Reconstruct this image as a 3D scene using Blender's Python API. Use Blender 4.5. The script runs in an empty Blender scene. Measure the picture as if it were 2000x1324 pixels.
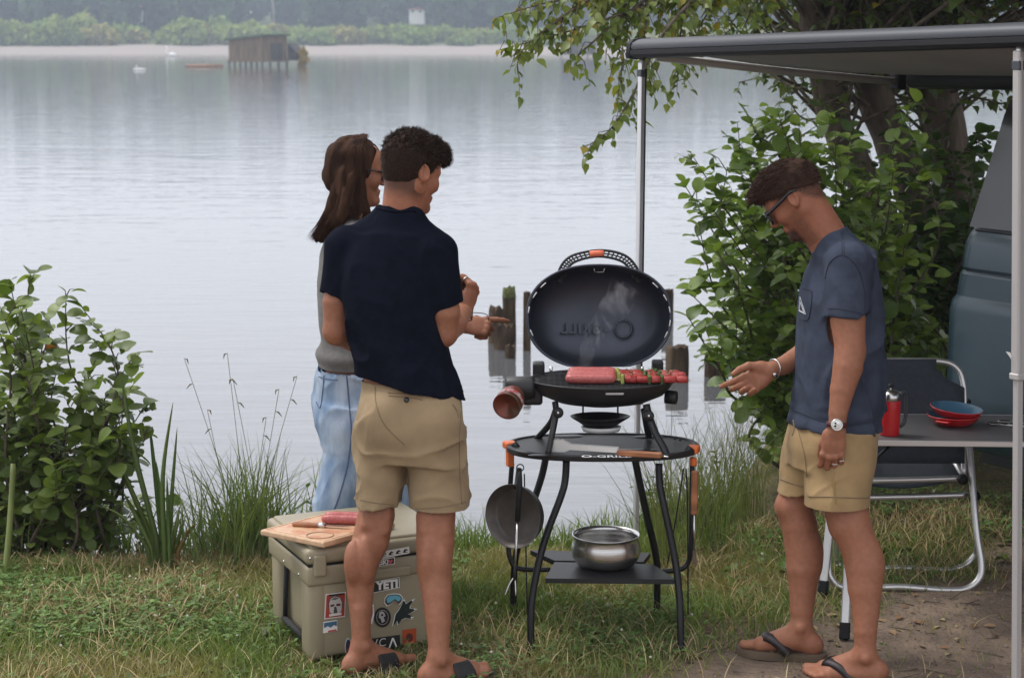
import bpy, bmesh, math, random
import numpy as np
from mathutils import Vector, Matrix
from mathutils.bvhtree import BVHTree

SKIP = set()
random.seed(7)
rng = np.random.default_rng(11)
scene = bpy.context.scene
COL = scene.collection

# ------------------------------------------------------------------ camera
F = 3611.0                      # focal length in photograph pixels (2000 wide)
CAM_H = 2.05
TILT = math.atan((662 - 78) / F)
ST, CT = math.sin(TILT), math.cos(TILT)
cam_data = bpy.data.cameras.new('camera')
cam = bpy.data.objects.new('camera', cam_data)
COL.objects.link(cam)
cam.location = (0, 0, CAM_H)
cam.rotation_euler = (math.pi / 2 - TILT, 0, 0)
cam_data.sensor_width = 36.0
cam_data.lens = 36.0 * F / 2000.0
cam_data.clip_start = 0.1
cam_data.clip_end = 4000
cam_data.dof.use_dof = True
cam_data.dof.focus_distance = 6.25
cam_data.dof.aperture_fstop = 6.3
scene.camera = cam

# ------------------------------------------------------------------ sky, sun, exposure
SUN_EL, SUN_AZ = math.radians(58), math.radians(-62)     # azimuth from +Y towards +X
world = bpy.data.worlds.new('World')
scene.world = world
world.use_nodes = True
wn, wl = world.node_tree.nodes, world.node_tree.links
wn.clear()
sky = wn.new('ShaderNodeTexSky')
sky.sky_type = 'NISHITA'
sky.sun_disc = False
sky.sun_elevation = SUN_EL
sky.sun_rotation = SUN_AZ
sky.air_density = 1.0
sky.dust_density = 5.0
sky.ozone_density = 1.0
hs = wn.new('ShaderNodeHueSaturation')
hs.inputs['Saturation'].default_value = 0.22
mixc = wn.new('ShaderNodeMix')
mixc.data_type = 'RGBA'
mixc.inputs[0].default_value = 0.62
mixc.inputs[7].default_value = (8.9, 9.08, 9.8, 1)        # even cloud deck
bg = wn.new('ShaderNodeBackground')
bg.inputs['Strength'].default_value = 0.14
wo = wn.new('ShaderNodeOutputWorld')
wl.new(sky.outputs[0], hs.inputs['Color'])
wl.new(hs.outputs[0], mixc.inputs[6])
wl.new(mixc.outputs[2], bg.inputs['Color'])
wl.new(bg.outputs[0], wo.inputs['Surface'])

sun_data = bpy.data.lights.new('sun', 'SUN')
sun_data.energy = 1.5
sun_data.angle = math.radians(15)
sun_data.color = (1.0, 0.965, 0.92)
sun = bpy.data.objects.new('sun', sun_data)
COL.objects.link(sun)
sd = Vector((math.sin(SUN_AZ) * math.cos(SUN_EL), math.cos(SUN_AZ) * math.cos(SUN_EL), math.sin(SUN_EL)))
sun.rotation_euler = sd.to_track_quat('Z', 'Y').to_euler()

scene.view_settings.view_transform = 'Standard'
scene.view_settings.look = 'None'
scene.view_settings.exposure = 0.36
scene.view_settings.gamma = 1.0
scene.view_settings.use_curve_mapping = False
cy = scene.cycles
cy.max_bounces = 6
cy.diffuse_bounces = 2
cy.glossy_bounces = 3
cy.transmission_bounces = 5
cy.transparent_max_bounces = 8
cy.volume_bounces = 1
cy.sample_clamp_indirect = 6
cy.use_denoising = True
cy.use_adaptive_sampling = True

# ------------------------------------------------------------------ helpers
def P(px, py, s):
    """photograph pixel and depth along the lens axis -> point in the place"""
    xc, yc = (px - 1000.0) / F, (662.0 - py) / F
    return Vector((xc * s, s * (CT + yc * ST), CAM_H + s * (-ST + yc * CT)))

def ray(px, py):
    xc, yc = (px - 1000.0) / F, (662.0 - py) / F
    return Vector((xc, CT + yc * ST, -ST + yc * CT)).normalized()

def on_z(px, py, z):
    d = ray(px, py)
    return Vector((0, 0, CAM_H)) + d * ((z - CAM_H) / d.z)

def to_px(p):
    x, y, z = p[0], p[1], p[2] - CAM_H
    s = y * CT - z * ST
    return 1000 + F * x / s, 662 - F * (y * ST + z * CT) / s, s

def tag(o, label=None, cat=None, group=None, kind=None):
    if label: o['label'] = label
    if cat: o['category'] = cat
    if group: o['group'] = group
    if kind: o['kind'] = kind
    return o

def thing(name, loc, label, cat, group=None):
    o = bpy.data.objects.new(name, None)
    o.empty_display_size = 0.1
    o.location = loc
    COL.objects.link(o)
    return tag(o, label, cat, group)

def adopt(o, parent):
    """parent a mesh whose vertices are in place coordinates"""
    o.parent = parent
    root = parent
    off = Vector(parent.location)
    while root.parent:
        root = root.parent
        off += Vector(root.location)
    o.location = (0, 0, 0)
    o.matrix_parent_inverse = Matrix.Identity(4)
    if parent.type == 'EMPTY':
        o.matrix_parent_inverse = Matrix.Translation(-Vector(parent.location))
    return o

def link_mesh(name, me, mat=None, parent=None):
    o = bpy.data.objects.new(name, me)
    COL.objects.link(o)
    if mat is not None:
        if isinstance(mat, (list, tuple)):
            for m in mat: me.materials.append(m)
        elif not me.materials:
            me.materials.append(mat)
    if parent is not None: adopt(o, parent)
    return o

def np_mesh(name, v, f, smooth=True):
    """v (n,3); f (m,k) equal-sided faces"""
    v = np.asarray(v, np.float32); f = np.asarray(f, np.int32)
    me = bpy.data.meshes.new(name)
    me.vertices.add(len(v)); me.vertices.foreach_set('co', v.ravel())
    k = f.shape[1]
    me.loops.add(f.size); me.loops.foreach_set('vertex_index', f.ravel())
    me.polygons.add(len(f))
    me.polygons.foreach_set('loop_start', np.arange(0, f.size, k, dtype=np.int32))
    me.polygons.foreach_set('loop_total', np.full(len(f), k, np.int32))
    if smooth: me.polygons.foreach_set('use_smooth', np.ones(len(f), bool))
    me.update(calc_edges=True)
    return me

def set_tint(me, c):
    """per-vertex colour attribute 'tint' (n,3)"""
    a = me.color_attributes.new('tint', 'FLOAT_COLOR', 'POINT')
    c = np.asarray(c, np.float32)
    if c.shape[1] == 3: c = np.concatenate([c, np.ones((len(c), 1), np.float32)], 1)
    a.data.foreach_set('color', c.ravel())

class MB:
    """collects shapes; build() makes ONE mesh object"""
    def __init__(self): self.v = []; self.f = []; self.sm = []
    def _add(self, vs, fs, smooth=False):
        n = len(self.v)
        self.v += [tuple(p) for p in vs]
        for f in fs:
            self.f.append([i + n for i in f]); self.sm.append(smooth)
        return self
    def box(self, c, size, R=None, bev=0.0):
        bm = bmesh.new()
        bmesh.ops.create_cube(bm, size=1)
        for v in bm.verts: v.co = Vector((v.co.x * size[0], v.co.y * size[1], v.co.z * size[2]))
        if bev > 0:
            bmesh.ops.bevel(bm, geom=bm.edges[:] , offset=bev, segments=3 if bev > .004 else 1, affect='EDGES', profile=.5)
        M = (R.to_4x4() if R is not None else Matrix.Identity(4))
        M = Matrix.Translation(Vector(c)) @ M
        bm.verts.index_update()
        self._add([M @ v.co for v in bm.verts], [[v.index for v in f.verts] for f in bm.faces], False)
        bm.free(); return self
    def tube(self, pts, r, seg=10, closed=False, cap=True, flat=None):
        pts = [Vector(p) for p in pts]
        n = len(pts)
        rr = r if isinstance(r, (list, tuple)) else [r] * n
        vs, fs = [], []
        prev = None
        for i, p in enumerate(pts):
            if closed: t = pts[(i + 1) % n] - pts[i - 1]
            else: t = pts[min(i + 1, n - 1)] - pts[max(i - 1, 0)]
            if t.length < 1e-9: t = Vector((0, 0, 1))
            t.normalize()
            if prev is None:
                a = Vector((0, 0, 1)) if abs(t.z) < .9 else Vector((1, 0, 0))
                u = t.cross(a).normalized()
            else:
                u = (prev - t * prev.dot(t))
                u = u.normalized() if u.length > 1e-6 else t.orthogonal().normalized()
            prev = u
            w = t.cross(u)
            for k in range(seg):
                a = 2 * math.pi * k / seg
                vs.append(p + (u * math.cos(a) + w * math.sin(a) * (flat or 1)) * rr[i])
        m = n if closed else n - 1
        for i in range(m):
            j = (i + 1) % n
            for k in range(seg):
                l = (k + 1) % seg
                fs.append([i * seg + k, i * seg + l, j * seg + l, j * seg + k])
        if cap and not closed:
            fs.append(list(range(seg))[::-1]); fs.append([(n - 1) * seg + k for k in range(seg)])
        return self._add(vs, fs, True)
    def lathe(self, prof, c=(0, 0, 0), R=None, seg=32, sx=1, sy=1):
        """prof [(r,z)...] about local z"""
        M = Matrix.Translation(Vector(c)) @ (R.to_4x4() if R is not None else Matrix.Identity(4))
        vs, fs = [], []
        for (r, z) in prof:
            for k in range(seg):
                a = 2 * math.pi * k / seg
                vs.append(M @ Vector((r * sx * math.cos(a), r * sy * math.sin(a), z)))
        for i in range(len(prof) - 1):
            for k in range(seg):
                l = (k + 1) % seg
                fs.append([i * seg + k, i * seg + l, (i + 1) * seg + l, (i + 1) * seg + k])
        return self._add(vs, fs, True)
    def prism(self, outline, M, thick):
        """closed 2-D outline in local xy, extruded along local z from 0 to thick"""
        n = len(outline)
        vs = [M @ Vector((x, y, 0)) for x, y in outline] + [M @ Vector((x, y, thick)) for x, y in outline]
        fs = [list(range(n))[::-1], list(range(n, 2 * n))]
        for i in range(n):
            j = (i + 1) % n
            fs.append([i, j, j + n, i + n])
        return self._add(vs, fs, False)
    def quad(self, a, b, c, d): return self._add([a, b, c, d], [[0, 1, 2, 3]])
    def grid(self, rows, smooth=True, close=False):
        n, m = len(rows), len(rows[0])
        fs = []
        for i in range(n - 1):
            for j in range(m - 1 + (1 if close else 0)):
                k = (j + 1) % m
                fs.append([i * m + j, i * m + k, (i + 1) * m + k, (i + 1) * m + j])
        return self._add([p for r in rows for p in r], fs, smooth)
    def build(self, name, mat, parent=None, merge=False, solid=0, sub=0, recalc=True, angle=None):
        me = bpy.data.meshes.new(name)
        me.from_pydata(self.v, [], self.f)
        me.polygons.foreach_set('use_smooth', self.sm)
        bm = bmesh.new(); bm.from_mesh(me)
        if merge: bmesh.ops.remove_doubles(bm, verts=bm.verts, dist=1e-5)
        if recalc: bmesh.ops.recalc_face_normals(bm, faces=bm.faces)
        bm.to_mesh(me); bm.free()
        if angle is not None:
            me.polygons.foreach_set('use_smooth', [True] * len(me.polygons))
            me.set_sharp_from_angle(angle=math.radians(angle))
        me.update()
        o = link_mesh(name, me, mat, parent)
        if solid:
            m = o.modifiers.new('solid', 'SOLIDIFY'); m.thickness = solid; m.offset = -1
        if sub:
            m = o.modifiers.new('sub', 'SUBSURF'); m.levels = sub; m.render_levels = sub
        return o

def RZ(a): return Matrix.Rotation(math.radians(a), 3, 'Z')
def frame(x, y, z):
    """3x3 rotation with the given columns"""
    M = Matrix.Identity(3)
    for i, c in enumerate((x, y, z)):
        for j in range(3): M[j][i] = c[j]
    return M
def align(d, up=(0, 0, 1)):
    """rotation whose local z points along d"""
    z = Vector(d).normalized(); u = Vector(up)
    if abs(z.dot(u)) > .98: u = Vector((1, 0, 0))
    x = u.cross(z).normalized(); y = z.cross(x)
    return frame(x, y, z)
def arc(pts, n=8):
    """smooth Catmull-Rom through points"""
    pts = [Vector(p) for p in pts]; out = []
    for i in range(len(pts) - 1):
        p0, p1, p2, p3 = pts[max(i - 1, 0)], pts[i], pts[i + 1], pts[min(i + 2, len(pts) - 1)]
        for k in range(n):
            t = k / n
            out.append(.5 * ((2 * p1) + (p2 - p0) * t + (2 * p0 - 5 * p1 + 4 * p2 - p3) * t * t + (3 * p1 - p0 - 3 * p2 + p3) * t ** 3))
    out.append(pts[-1]); return out

def text_mesh(body, size, thick=0.0, bold=0.0, spacing=1.0):
    cu = bpy.data.curves.new('lettering', 'FONT')
    cu.body = body; cu.size = size; cu.extrude = thick; cu.offset = bold; cu.space_character = spacing
    cu.align_x = 'CENTER'; cu.align_y = 'CENTER'; cu.resolution_u = 4
    o = bpy.data.objects.new('lettering', cu); COL.objects.link(o)
    dg = bpy.context.evaluated_depsgraph_get(); dg.update()
    me = bpy.data.meshes.new_from_object(o.evaluated_get(dg))
    bpy.data.objects.remove(o); bpy.data.curves.remove(cu)
    me.materials.clear()
    return me

# ------------------------------------------------------------------ materials
MATS = {}
def mat(name, col=(.5, .5, .5), rough=.6, metal=0., var=0., vscale=8., bump=0., bscale=60., tint=False,
        sheen=0., spec=.5, sss=0., stretch=(1, 1, 1), col2=None, coat=0., trans=0., bstretch=None, detail=3., vr=(.35, .65)):
    m = bpy.data.materials.new(name); m.use_nodes = True
    n, l = m.node_tree.nodes, m.node_tree.links
    b = n['Principled BSDF']
    b.inputs['Base Color'].default_value = (*col, 1)
    b.inputs['Roughness'].default_value = rough
    b.inputs['Metallic'].default_value = metal
    b.inputs['Specular IOR Level'].default_value = spec
    if sheen: b.inputs['Sheen Weight'].default_value = sheen
    if coat: b.inputs['Coat Weight'].default_value = coat; b.inputs['Coat Roughness'].default_value = .1
    if sss:
        b.inputs['Subsurface Weight'].default_value = sss
        b.inputs['Subsurface Radius'].default_value = (.012, .004, .002)
        b.inputs['Subsurface Scale'].default_value = 1.0
    tc = n.new('ShaderNodeTexCoord')
    src = None
    if var or col2 is not None:
        mp = n.new('ShaderNodeMapping'); mp.inputs['Scale'].default_value = stretch
        l.new(tc.outputs['Object'], mp.inputs[0])
        nz = n.new('ShaderNodeTexNoise'); nz.inputs['Scale'].default_value = vscale; nz.inputs['Detail'].default_value = detail
        l.new(mp.outputs[0], nz.inputs['Vector'])
        cr = n.new('ShaderNodeValToRGB')
        c2 = col2 if col2 is not None else tuple(min(1, c * (1 + var)) for c in col)
        c1 = col if col2 is not None else tuple(c * (1 - var) for c in col)
        cr.color_ramp.elements[0].color = (*c1, 1); cr.color_ramp.elements[1].color = (*c2, 1)
        cr.color_ramp.elements[0].position, cr.color_ramp.elements[1].position = vr
        l.new(nz.outputs['Fac'], cr.inputs[0]); src = cr.outputs[0]
    if tint:
        at = n.new('ShaderNodeAttribute'); at.attribute_name = 'tint'
        if src is None: src = at.outputs['Color']
        else:
            mx = n.new('ShaderNodeMix'); mx.data_type = 'RGBA'; mx.blend_type = 'MULTIPLY'; mx.inputs[0].default_value = 1
            l.new(src, mx.inputs[6]); l.new(at.outputs['Color'], mx.inputs[7]); src = mx.outputs[2]
    if src is not None: l.new(src, b.inputs['Base Color'])
    if bump:
        mp = n.new('ShaderNodeMapping'); mp.inputs['Scale'].default_value = bstretch or stretch
        l.new(tc.outputs['Object'], mp.inputs[0])
        nb = n.new('ShaderNodeTexNoise'); nb.inputs['Scale'].default_value = bscale; nb.inputs['Detail'].default_value = 4
        l.new(mp.outputs[0], nb.inputs['Vector'])
        bp = n.new('ShaderNodeBump'); bp.inputs['Strength'].default_value = 1; bp.inputs['Distance'].default_value = bump
        l.new(nb.outputs['Fac'], bp.inputs['Height']); l.new(bp.outputs[0], b.inputs['Normal'])
    if trans:
        out = n['Material Output']
        tr = n.new('ShaderNodeBsdfTranslucent'); mxs = n.new('ShaderNodeMixShader'); mxs.inputs[0].default_value = trans
        if src is not None:
            br = n.new('ShaderNodeMix'); br.data_type = 'RGBA'; br.blend_type = 'MULTIPLY'; br.inputs[0].default_value = 1
            br.inputs[7].default_value = (1.5, 1.6, .7, 1)
            l.new(src, br.inputs[6]); l.new(br.outputs[2], tr.inputs['Color'])
        else: tr.inputs['Color'].default_value = (*col, 1)
        l.new(b.outputs[0], mxs.inputs[1]); l.new(tr.outputs[0], mxs.inputs[2]); l.new(mxs.outputs[0], out.inputs['Surface'])
    MATS[name] = m
    return m

# ------------------------------------------------------------------ value noise
def vnoise(x, y, z, seed=0):
    """trilinear value noise in [-1,1], broadcasting arrays"""
    x, y, z = np.broadcast_arrays(x, y, z)
    xi, yi, zi = np.floor(x).astype(np.int64), np.floor(y).astype(np.int64), np.floor(z).astype(np.int64)
    fx, fy, fz = (x - xi), (y - yi), (z - zi)
    fx, fy, fz = [t * t * (3 - 2 * t) for t in (fx, fy, fz)]
    def h(a, b, c):
        n = (a * 374761393 + b * 668265263 + c * 2147483647 + seed * 974711) & 0x7fffffff
        n = ((n ^ (n >> 13)) * 1274126177) & 0x7fffffff
        n = (n ^ (n >> 16)) & 0xffff
        return n / 32767.5 - 1.0
    r = 0
    for dx in (0, 1):
        for dy in (0, 1):
            for dz in (0, 1):
                w = (fx if dx else 1 - fx) * (fy if dy else 1 - fy) * (fz if dz else 1 - fz)
                r = r + w * h(xi + dx, yi + dy, zi + dz)
    return r.astype(np.float32)

# ------------------------------------------------------------------ ground, lake, far shore
WATER_Z = -0.38
SX = [-900, -120, -20, -6, -2, -1, 0, .45, .8, 1.1, 1.45, 1.8, 2.5, 4, 8, 15, 40, 100, 330, 900]
SY = [-60, -10, 6.6, 7.5, 7.5, 7.55, 7.72, 7.85, 8.2, 8.9, 10.0, 11.2, 12.2, 13, 14, 18, 50, 150, 420, 700]
def shore_y(x): return np.interp(x, SX, SY)
def land_h(x, y, rough=True):
    x = np.asarray(x, float); y = np.asarray(y, float)
    sl = (shore_y(x + .05) - shore_y(x - .05)) / .1
    t = (y - shore_y(x)) / np.sqrt(1 + np.minimum(sl * sl, 30))
    z = np.interp(t, [-1.0, -.45, -.1, .25, .8, 4, 30], [0, -.02, -.16, -.42, -.6, -1.1, -3.0])
    far = np.interp(y - 4 * np.sin(x * .03), [300, 316, 330, 345, 370, 430, 520, 900], [-3, WATER_Z, .55, 1.2, 2.2, 5.5, 9, 12])
    z = np.maximum(z, np.where(y > 290, far, -9))
    if rough:
        nz = vnoise(x * 1.7, y * 1.7, 0 * x, 3) * .018 + vnoise(x * 6, y * 6, 0 * x, 4) * .007
        z = z + nz * np.clip((9 - np.abs(y - 6)) / 4, 0, 1)
    return z
def spread(a, b, d, g, lim):
    """dense between a and b, growing outward to +-lim"""
    core = list(np.arange(a, b + 1e-6, d)); st = d; p = b
    while p < lim[1]: st *= g; p += st; core.append(min(p, lim[1]))
    st = d; p = a
    while p > lim[0]: st *= g; p -= st; core.insert(0, max(p, lim[0]))
    return np.array(core)
gx = spread(-2.6, 3.2, .05, 1.14, (-900, 900)); gy = spread(4.5, 11.0, .05, 1.12, (-120, 900))
gy = np.unique(np.concatenate([gy, np.arange(300, 380, 5.)]))
GX, GY = np.meshgrid(gx, gy, indexing='ij')
GZ = land_h(GX, GY)
nxg, nyg = GX.shape
idx = np.arange(nxg * nyg).reshape(nxg, nyg)
gf = np.stack([idx[:-1, :-1], idx[1:, :-1], idx[1:, 1:], idx[:-1, 1:]], -1).reshape(-1, 4)
me = np_mesh('ground', np.stack([GX, GY, GZ], -1).reshape(-1, 3), gf)
def dirt_amount(x, y):
    """0 meadow .. 1 bare trodden earth (right foreground, under the table)"""
    x = np.asarray(x, float); y = np.asarray(y, float)
    n = vnoise(x * 2.2, y * 2.2, 0 * x, 21) * .30 + vnoise(x * 6.5, y * 6.5, 0 * x, 22) * .16
    d1 = (x - .58) * .9 + (6.33 - y) * 1.05 + n * .55
    d2 = (x - 1.35) * .8 + (6.95 - y) * .9 + n * .5
    return np.clip(np.maximum(np.minimum(d1, (6.45 - y) * 3 + .25 + n), d2) * 2.2, 0, 1)
da = dirt_amount(GX, GY).reshape(-1, 1)
sand = np.clip((GY.reshape(-1, 1) - 300) / 10, 0, 1)
soil = np.array([[.085, .072, .036]]); dirt = np.array([[.205, .158, .122]]); sn = np.array([[.30, .27, .25]])
wood_floor = np.clip((GY.reshape(-1, 1) - 338) / 8, 0, 1)
tc_ = soil * (1 - da) + dirt * da
tc_ = tc_ * (1 - sand) + sn * sand
tc_ = tc_ * (1 - wood_floor) + np.array([[.10, .12, .05]]) * wood_floor
gn = (vnoise(GX * 3.1, GY * 3.1, 0 * GX, 77) * .16 + vnoise(GX * 9.5, GY * 9.5, 0 * GX, 78) * .16).reshape(-1, 1)
tc_ = tc_ * (1 + gn * (1 - sand))
set_tint(me, tc_)
M_ground = mat('earth', (.7, .7, .7), .95, col2=(1.18, 1.12, 1.06), vscale=9, tint=True, bump=.02, bscale=30, spec=.15, detail=8, vr=(.3, .7))
tag(link_mesh('ground', me, M_ground), kind='structure')

# lake: one sheet of water, small ripples
M_water = bpy.data.materials.new('lake_water'); M_water.use_nodes = True
n, l = M_water.node_tree.nodes, M_water.node_tree.links
b = n['Principled BSDF']
b.inputs['Base Color'].default_value = (.10, .104, .110, 1)
b.inputs['Roughness'].default_value = .05
b.inputs['IOR'].default_value = 2.2
tc = n.new('ShaderNodeTexCoord')
def wave(scale, st, dist, prev=None):
    mp = n.new('ShaderNodeMapping'); mp.inputs['Scale'].default_value = st
    mp.inputs['Rotation'].default_value = (0, 0, .12 * (1 if prev is None else -1))
    l.new(tc.outputs['Object'], mp.inputs[0])
    nz = n.new('ShaderNodeTexNoise'); nz.inputs['Scale'].default_value = scale; nz.inputs['Detail'].default_value = 3
    l.new(mp.outputs[0], nz.inputs['Vector'])
    bp = n.new('ShaderNodeBump'); bp.inputs['Distance'].default_value = dist
    l.new(nz.outputs['Fac'], bp.inputs['Height'])
    if prev is not None: l.new(prev.outputs[0], bp.inputs['Normal'])
    return bp
w = wave(1.0, (.8, 2.6, 1), .0110)
w = wave(1.0, (.12, .42, 1), .010, w)
w = wave(1.0, (4.0, 9.0, 1), .0017, w)
l.new(w.outputs[0], b.inputs['Normal'])
me = np_mesh('lake', [(-900, 6.5, WATER_Z), (900, 6.5, WATER_Z), (900, 350, WATER_Z), (-900, 350, WATER_Z)], [[0, 1, 2, 3]], False)
tag(link_mesh('lake', me, M_water), kind='structure')

# ------------------------------------------------------------------ far shore vegetation
def clump_mesh(name, blobs, quad, per, seed):
    """leaf-clump faces scattered in the crowns; blobs: (centre, radii, colour)"""
    r = np.random.default_rng(seed); V = []; Fc = []; C = []
    base = 0
    for (c, rad, colr) in blobs:
        nq = per
        d = r.normal(size=(nq, 3)); d /= np.linalg.norm(d, axis=1)[:, None]
        lump = 1 + .28 * vnoise(d[:, 0] * 2.3 + c[0], d[:, 1] * 2.3 + c[1], d[:, 2] * 2.3, seed)
        pos = np.array(c) + d * np.array(rad) * (lump * r.uniform(.55, 1.0, nq))[:, None]
        u = r.normal(size=(nq, 3)); u /= np.linalg.norm(u, axis=1)[:, None]
        w_ = np.cross(u, d + r.normal(size=(nq, 3)) * .5); w_ /= np.linalg.norm(w_, axis=1)[:, None] + 1e-6
        s = quad * r.uniform(.6, 1.4, nq)[:, None]
        q = np.stack([pos - u * s - w_ * s * .6, pos + u * s * .9 - w_ * s * .8, pos + u * s * 1.1 + w_ * s * .7, pos - u * s * .7 + w_ * s], 1)
        V.append(q.reshape(-1, 3)); Fc.append(np.arange(nq * 4).reshape(-1, 4) + base); base += nq * 4
        cc = np.array(colr)[None] * r.uniform(.65, 1.35, (nq, 1)); C.append(np.repeat(cc, 4, 0))
    me = np_mesh(name, np.concatenate(V), np.concatenate(Fc), False)
    set_tint(me, np.concatenate(C)); return me
M_far = mat('far_foliage', tint=True, rough=.9, spec=.1, trans=.25)
M_bark = mat('bark', (.085, .068, .052), .95, var=.45, vscale=14, bump=.012, bscale=30, stretch=(1, 1, .35), spec=.2)
M_palebark = mat('pale_bark', (.30, .26, .22), .9, var=.3, vscale=4, stretch=(1, 1, .3))
r2 = random.Random(5)
blobs = []
for i in range(230):
    x = r2.uniform(-135, 135); y = r2.uniform(336, 362)
    h = r2.uniform(2.2, 4.4) * (1.25 if x < -55 else 1) * (.75 + .25 * math.sin(x * .11 + 1) ** 2)
    if x > -40 and x < 40: h *= .85
    g = r2.random()
    colr = (.15 + .08 * g, .22 + .06 * g, .06 + .02 * g) if r2.random() < .75 else (.26, .24, .085)
    zc = float(land_h(x, y, False))
    blobs.append(((x, y, zc + h * .42), (r2.uniform(2, 4), r2.uniform(1.5, 2.5), h * .62), colr))
tag(link_mesh('willow_scrub', clump_mesh('willow_scrub', blobs, .42, 260, 31), M_far),
    'pale green willow scrub lining the far lake shore', 'scrub', kind='stuff')
blobs = []
for i in range(320):
    x = r2.uniform(-190, 190); y = r2.uniform(368, 470)
    h = r2.uniform(10, 15.5)
    zc = float(land_h(x, y, False))
    g = r2.random()
    colr = (.035 + .03 * g, .065 + .04 * g, .045 + .01 * g)
    blobs.append(((x, y, zc + h * .5), (r2.uniform(3, 5.5), r2.uniform(3, 5), h * .55), colr))
tag(link_mesh('far_wood', clump_mesh('far_wood', blobs, .75, 300, 32), M_far),
    'hazy dark wood on the rise behind the far shore', 'wood', kind='stuff')
# pines whose pale stems can be told apart
PINE = [(548, 415, 'tall pale-stemmed pine above the wooden hut'), (205, 395, 'slim pine above the far scrub near the left edge'),
        (180, 402, 'pine leaning slightly beside a slim pine near the left edge'), (288, 408, 'pine beside the small white gable on the far shore'),
        (660, 405, 'pine above the far scrub behind the woman'), (870, 410, 'pine right of the white far house'),
        (60, 400, 'pine nearest the left edge on the far shore'), (430, 412, 'pine on the far shore just left of the hut')]
for k, (px, s, lab) in enumerate(PINE):
    x = (px - 1000) / F * s; y = s * CT; z0 = float(land_h(x, y, False))
    t = thing('pine_tree', (x, y, z0), lab, 'tree', 'pines on the far shore')
    lean = r2.uniform(-.5, .5)
    MB().tube([(x, y, z0 - .3), (x + lean * .4, y, z0 + 5), (x + lean, y, z0 + 12)], [.3, .24, .12], 8).build('trunk', M_palebark, t)
    cb = [((x + lean + r2.uniform(-1.2, 1.2), y + r2.uniform(-1, 1), z0 + zz), (2.2, 2.0, 1.3), (.05, .085, .05)) for zz in (9.5, 11, 12.6, 13.8)]
    link_mesh('crown', clump_mesh('crown', cb, .55, 110, 40 + k), M_far, t)

M_white = mat('white_render', (.78, .77, .74), .8, var=.06)
M_roof = mat('clay_tile', (.33, .15, .10), .8, var=.2)
M_dkglass = mat('dark_glass', (.03, .035, .04), .1)
def house(px, py, s, w, h, lab):
    c = P(px, py, s); z0 = c.z - h
    t = thing('white_house', (c.x, c.y, z0), lab, 'house')
    MB().box((c.x, c.y, z0 + h / 2 - 1), (w, 6, h + 2)).build('wall', M_white, t)
    g = [(-w / 2 - .4, 0), (w / 2 + .4, 0), (0, h * .55)]
    M = Matrix.Translation((c.x, c.y + 3.4, z0 + h + .003)) @ Matrix(((1, 0, 0, 0), (0, 0, -1, 0), (0, 1, 0, 0), (0, 0, 0, 1)))
    MB().prism(g, M, 6.8).build('roof', M_roof, t)
    for sx in (-.25, .25):
        MB().box((c.x + sx * w, c.y - 3.02, z0 + h * .6), (w * .16, .08, h * .34)).build('window', M_dkglass, t)
house(815, 20, 372, 3.0, .9, 'white house with red roof among trees on the far shore')
house(277, 16, 366, 1.1, 1.0, 'small white gable showing through the far wood')

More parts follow.
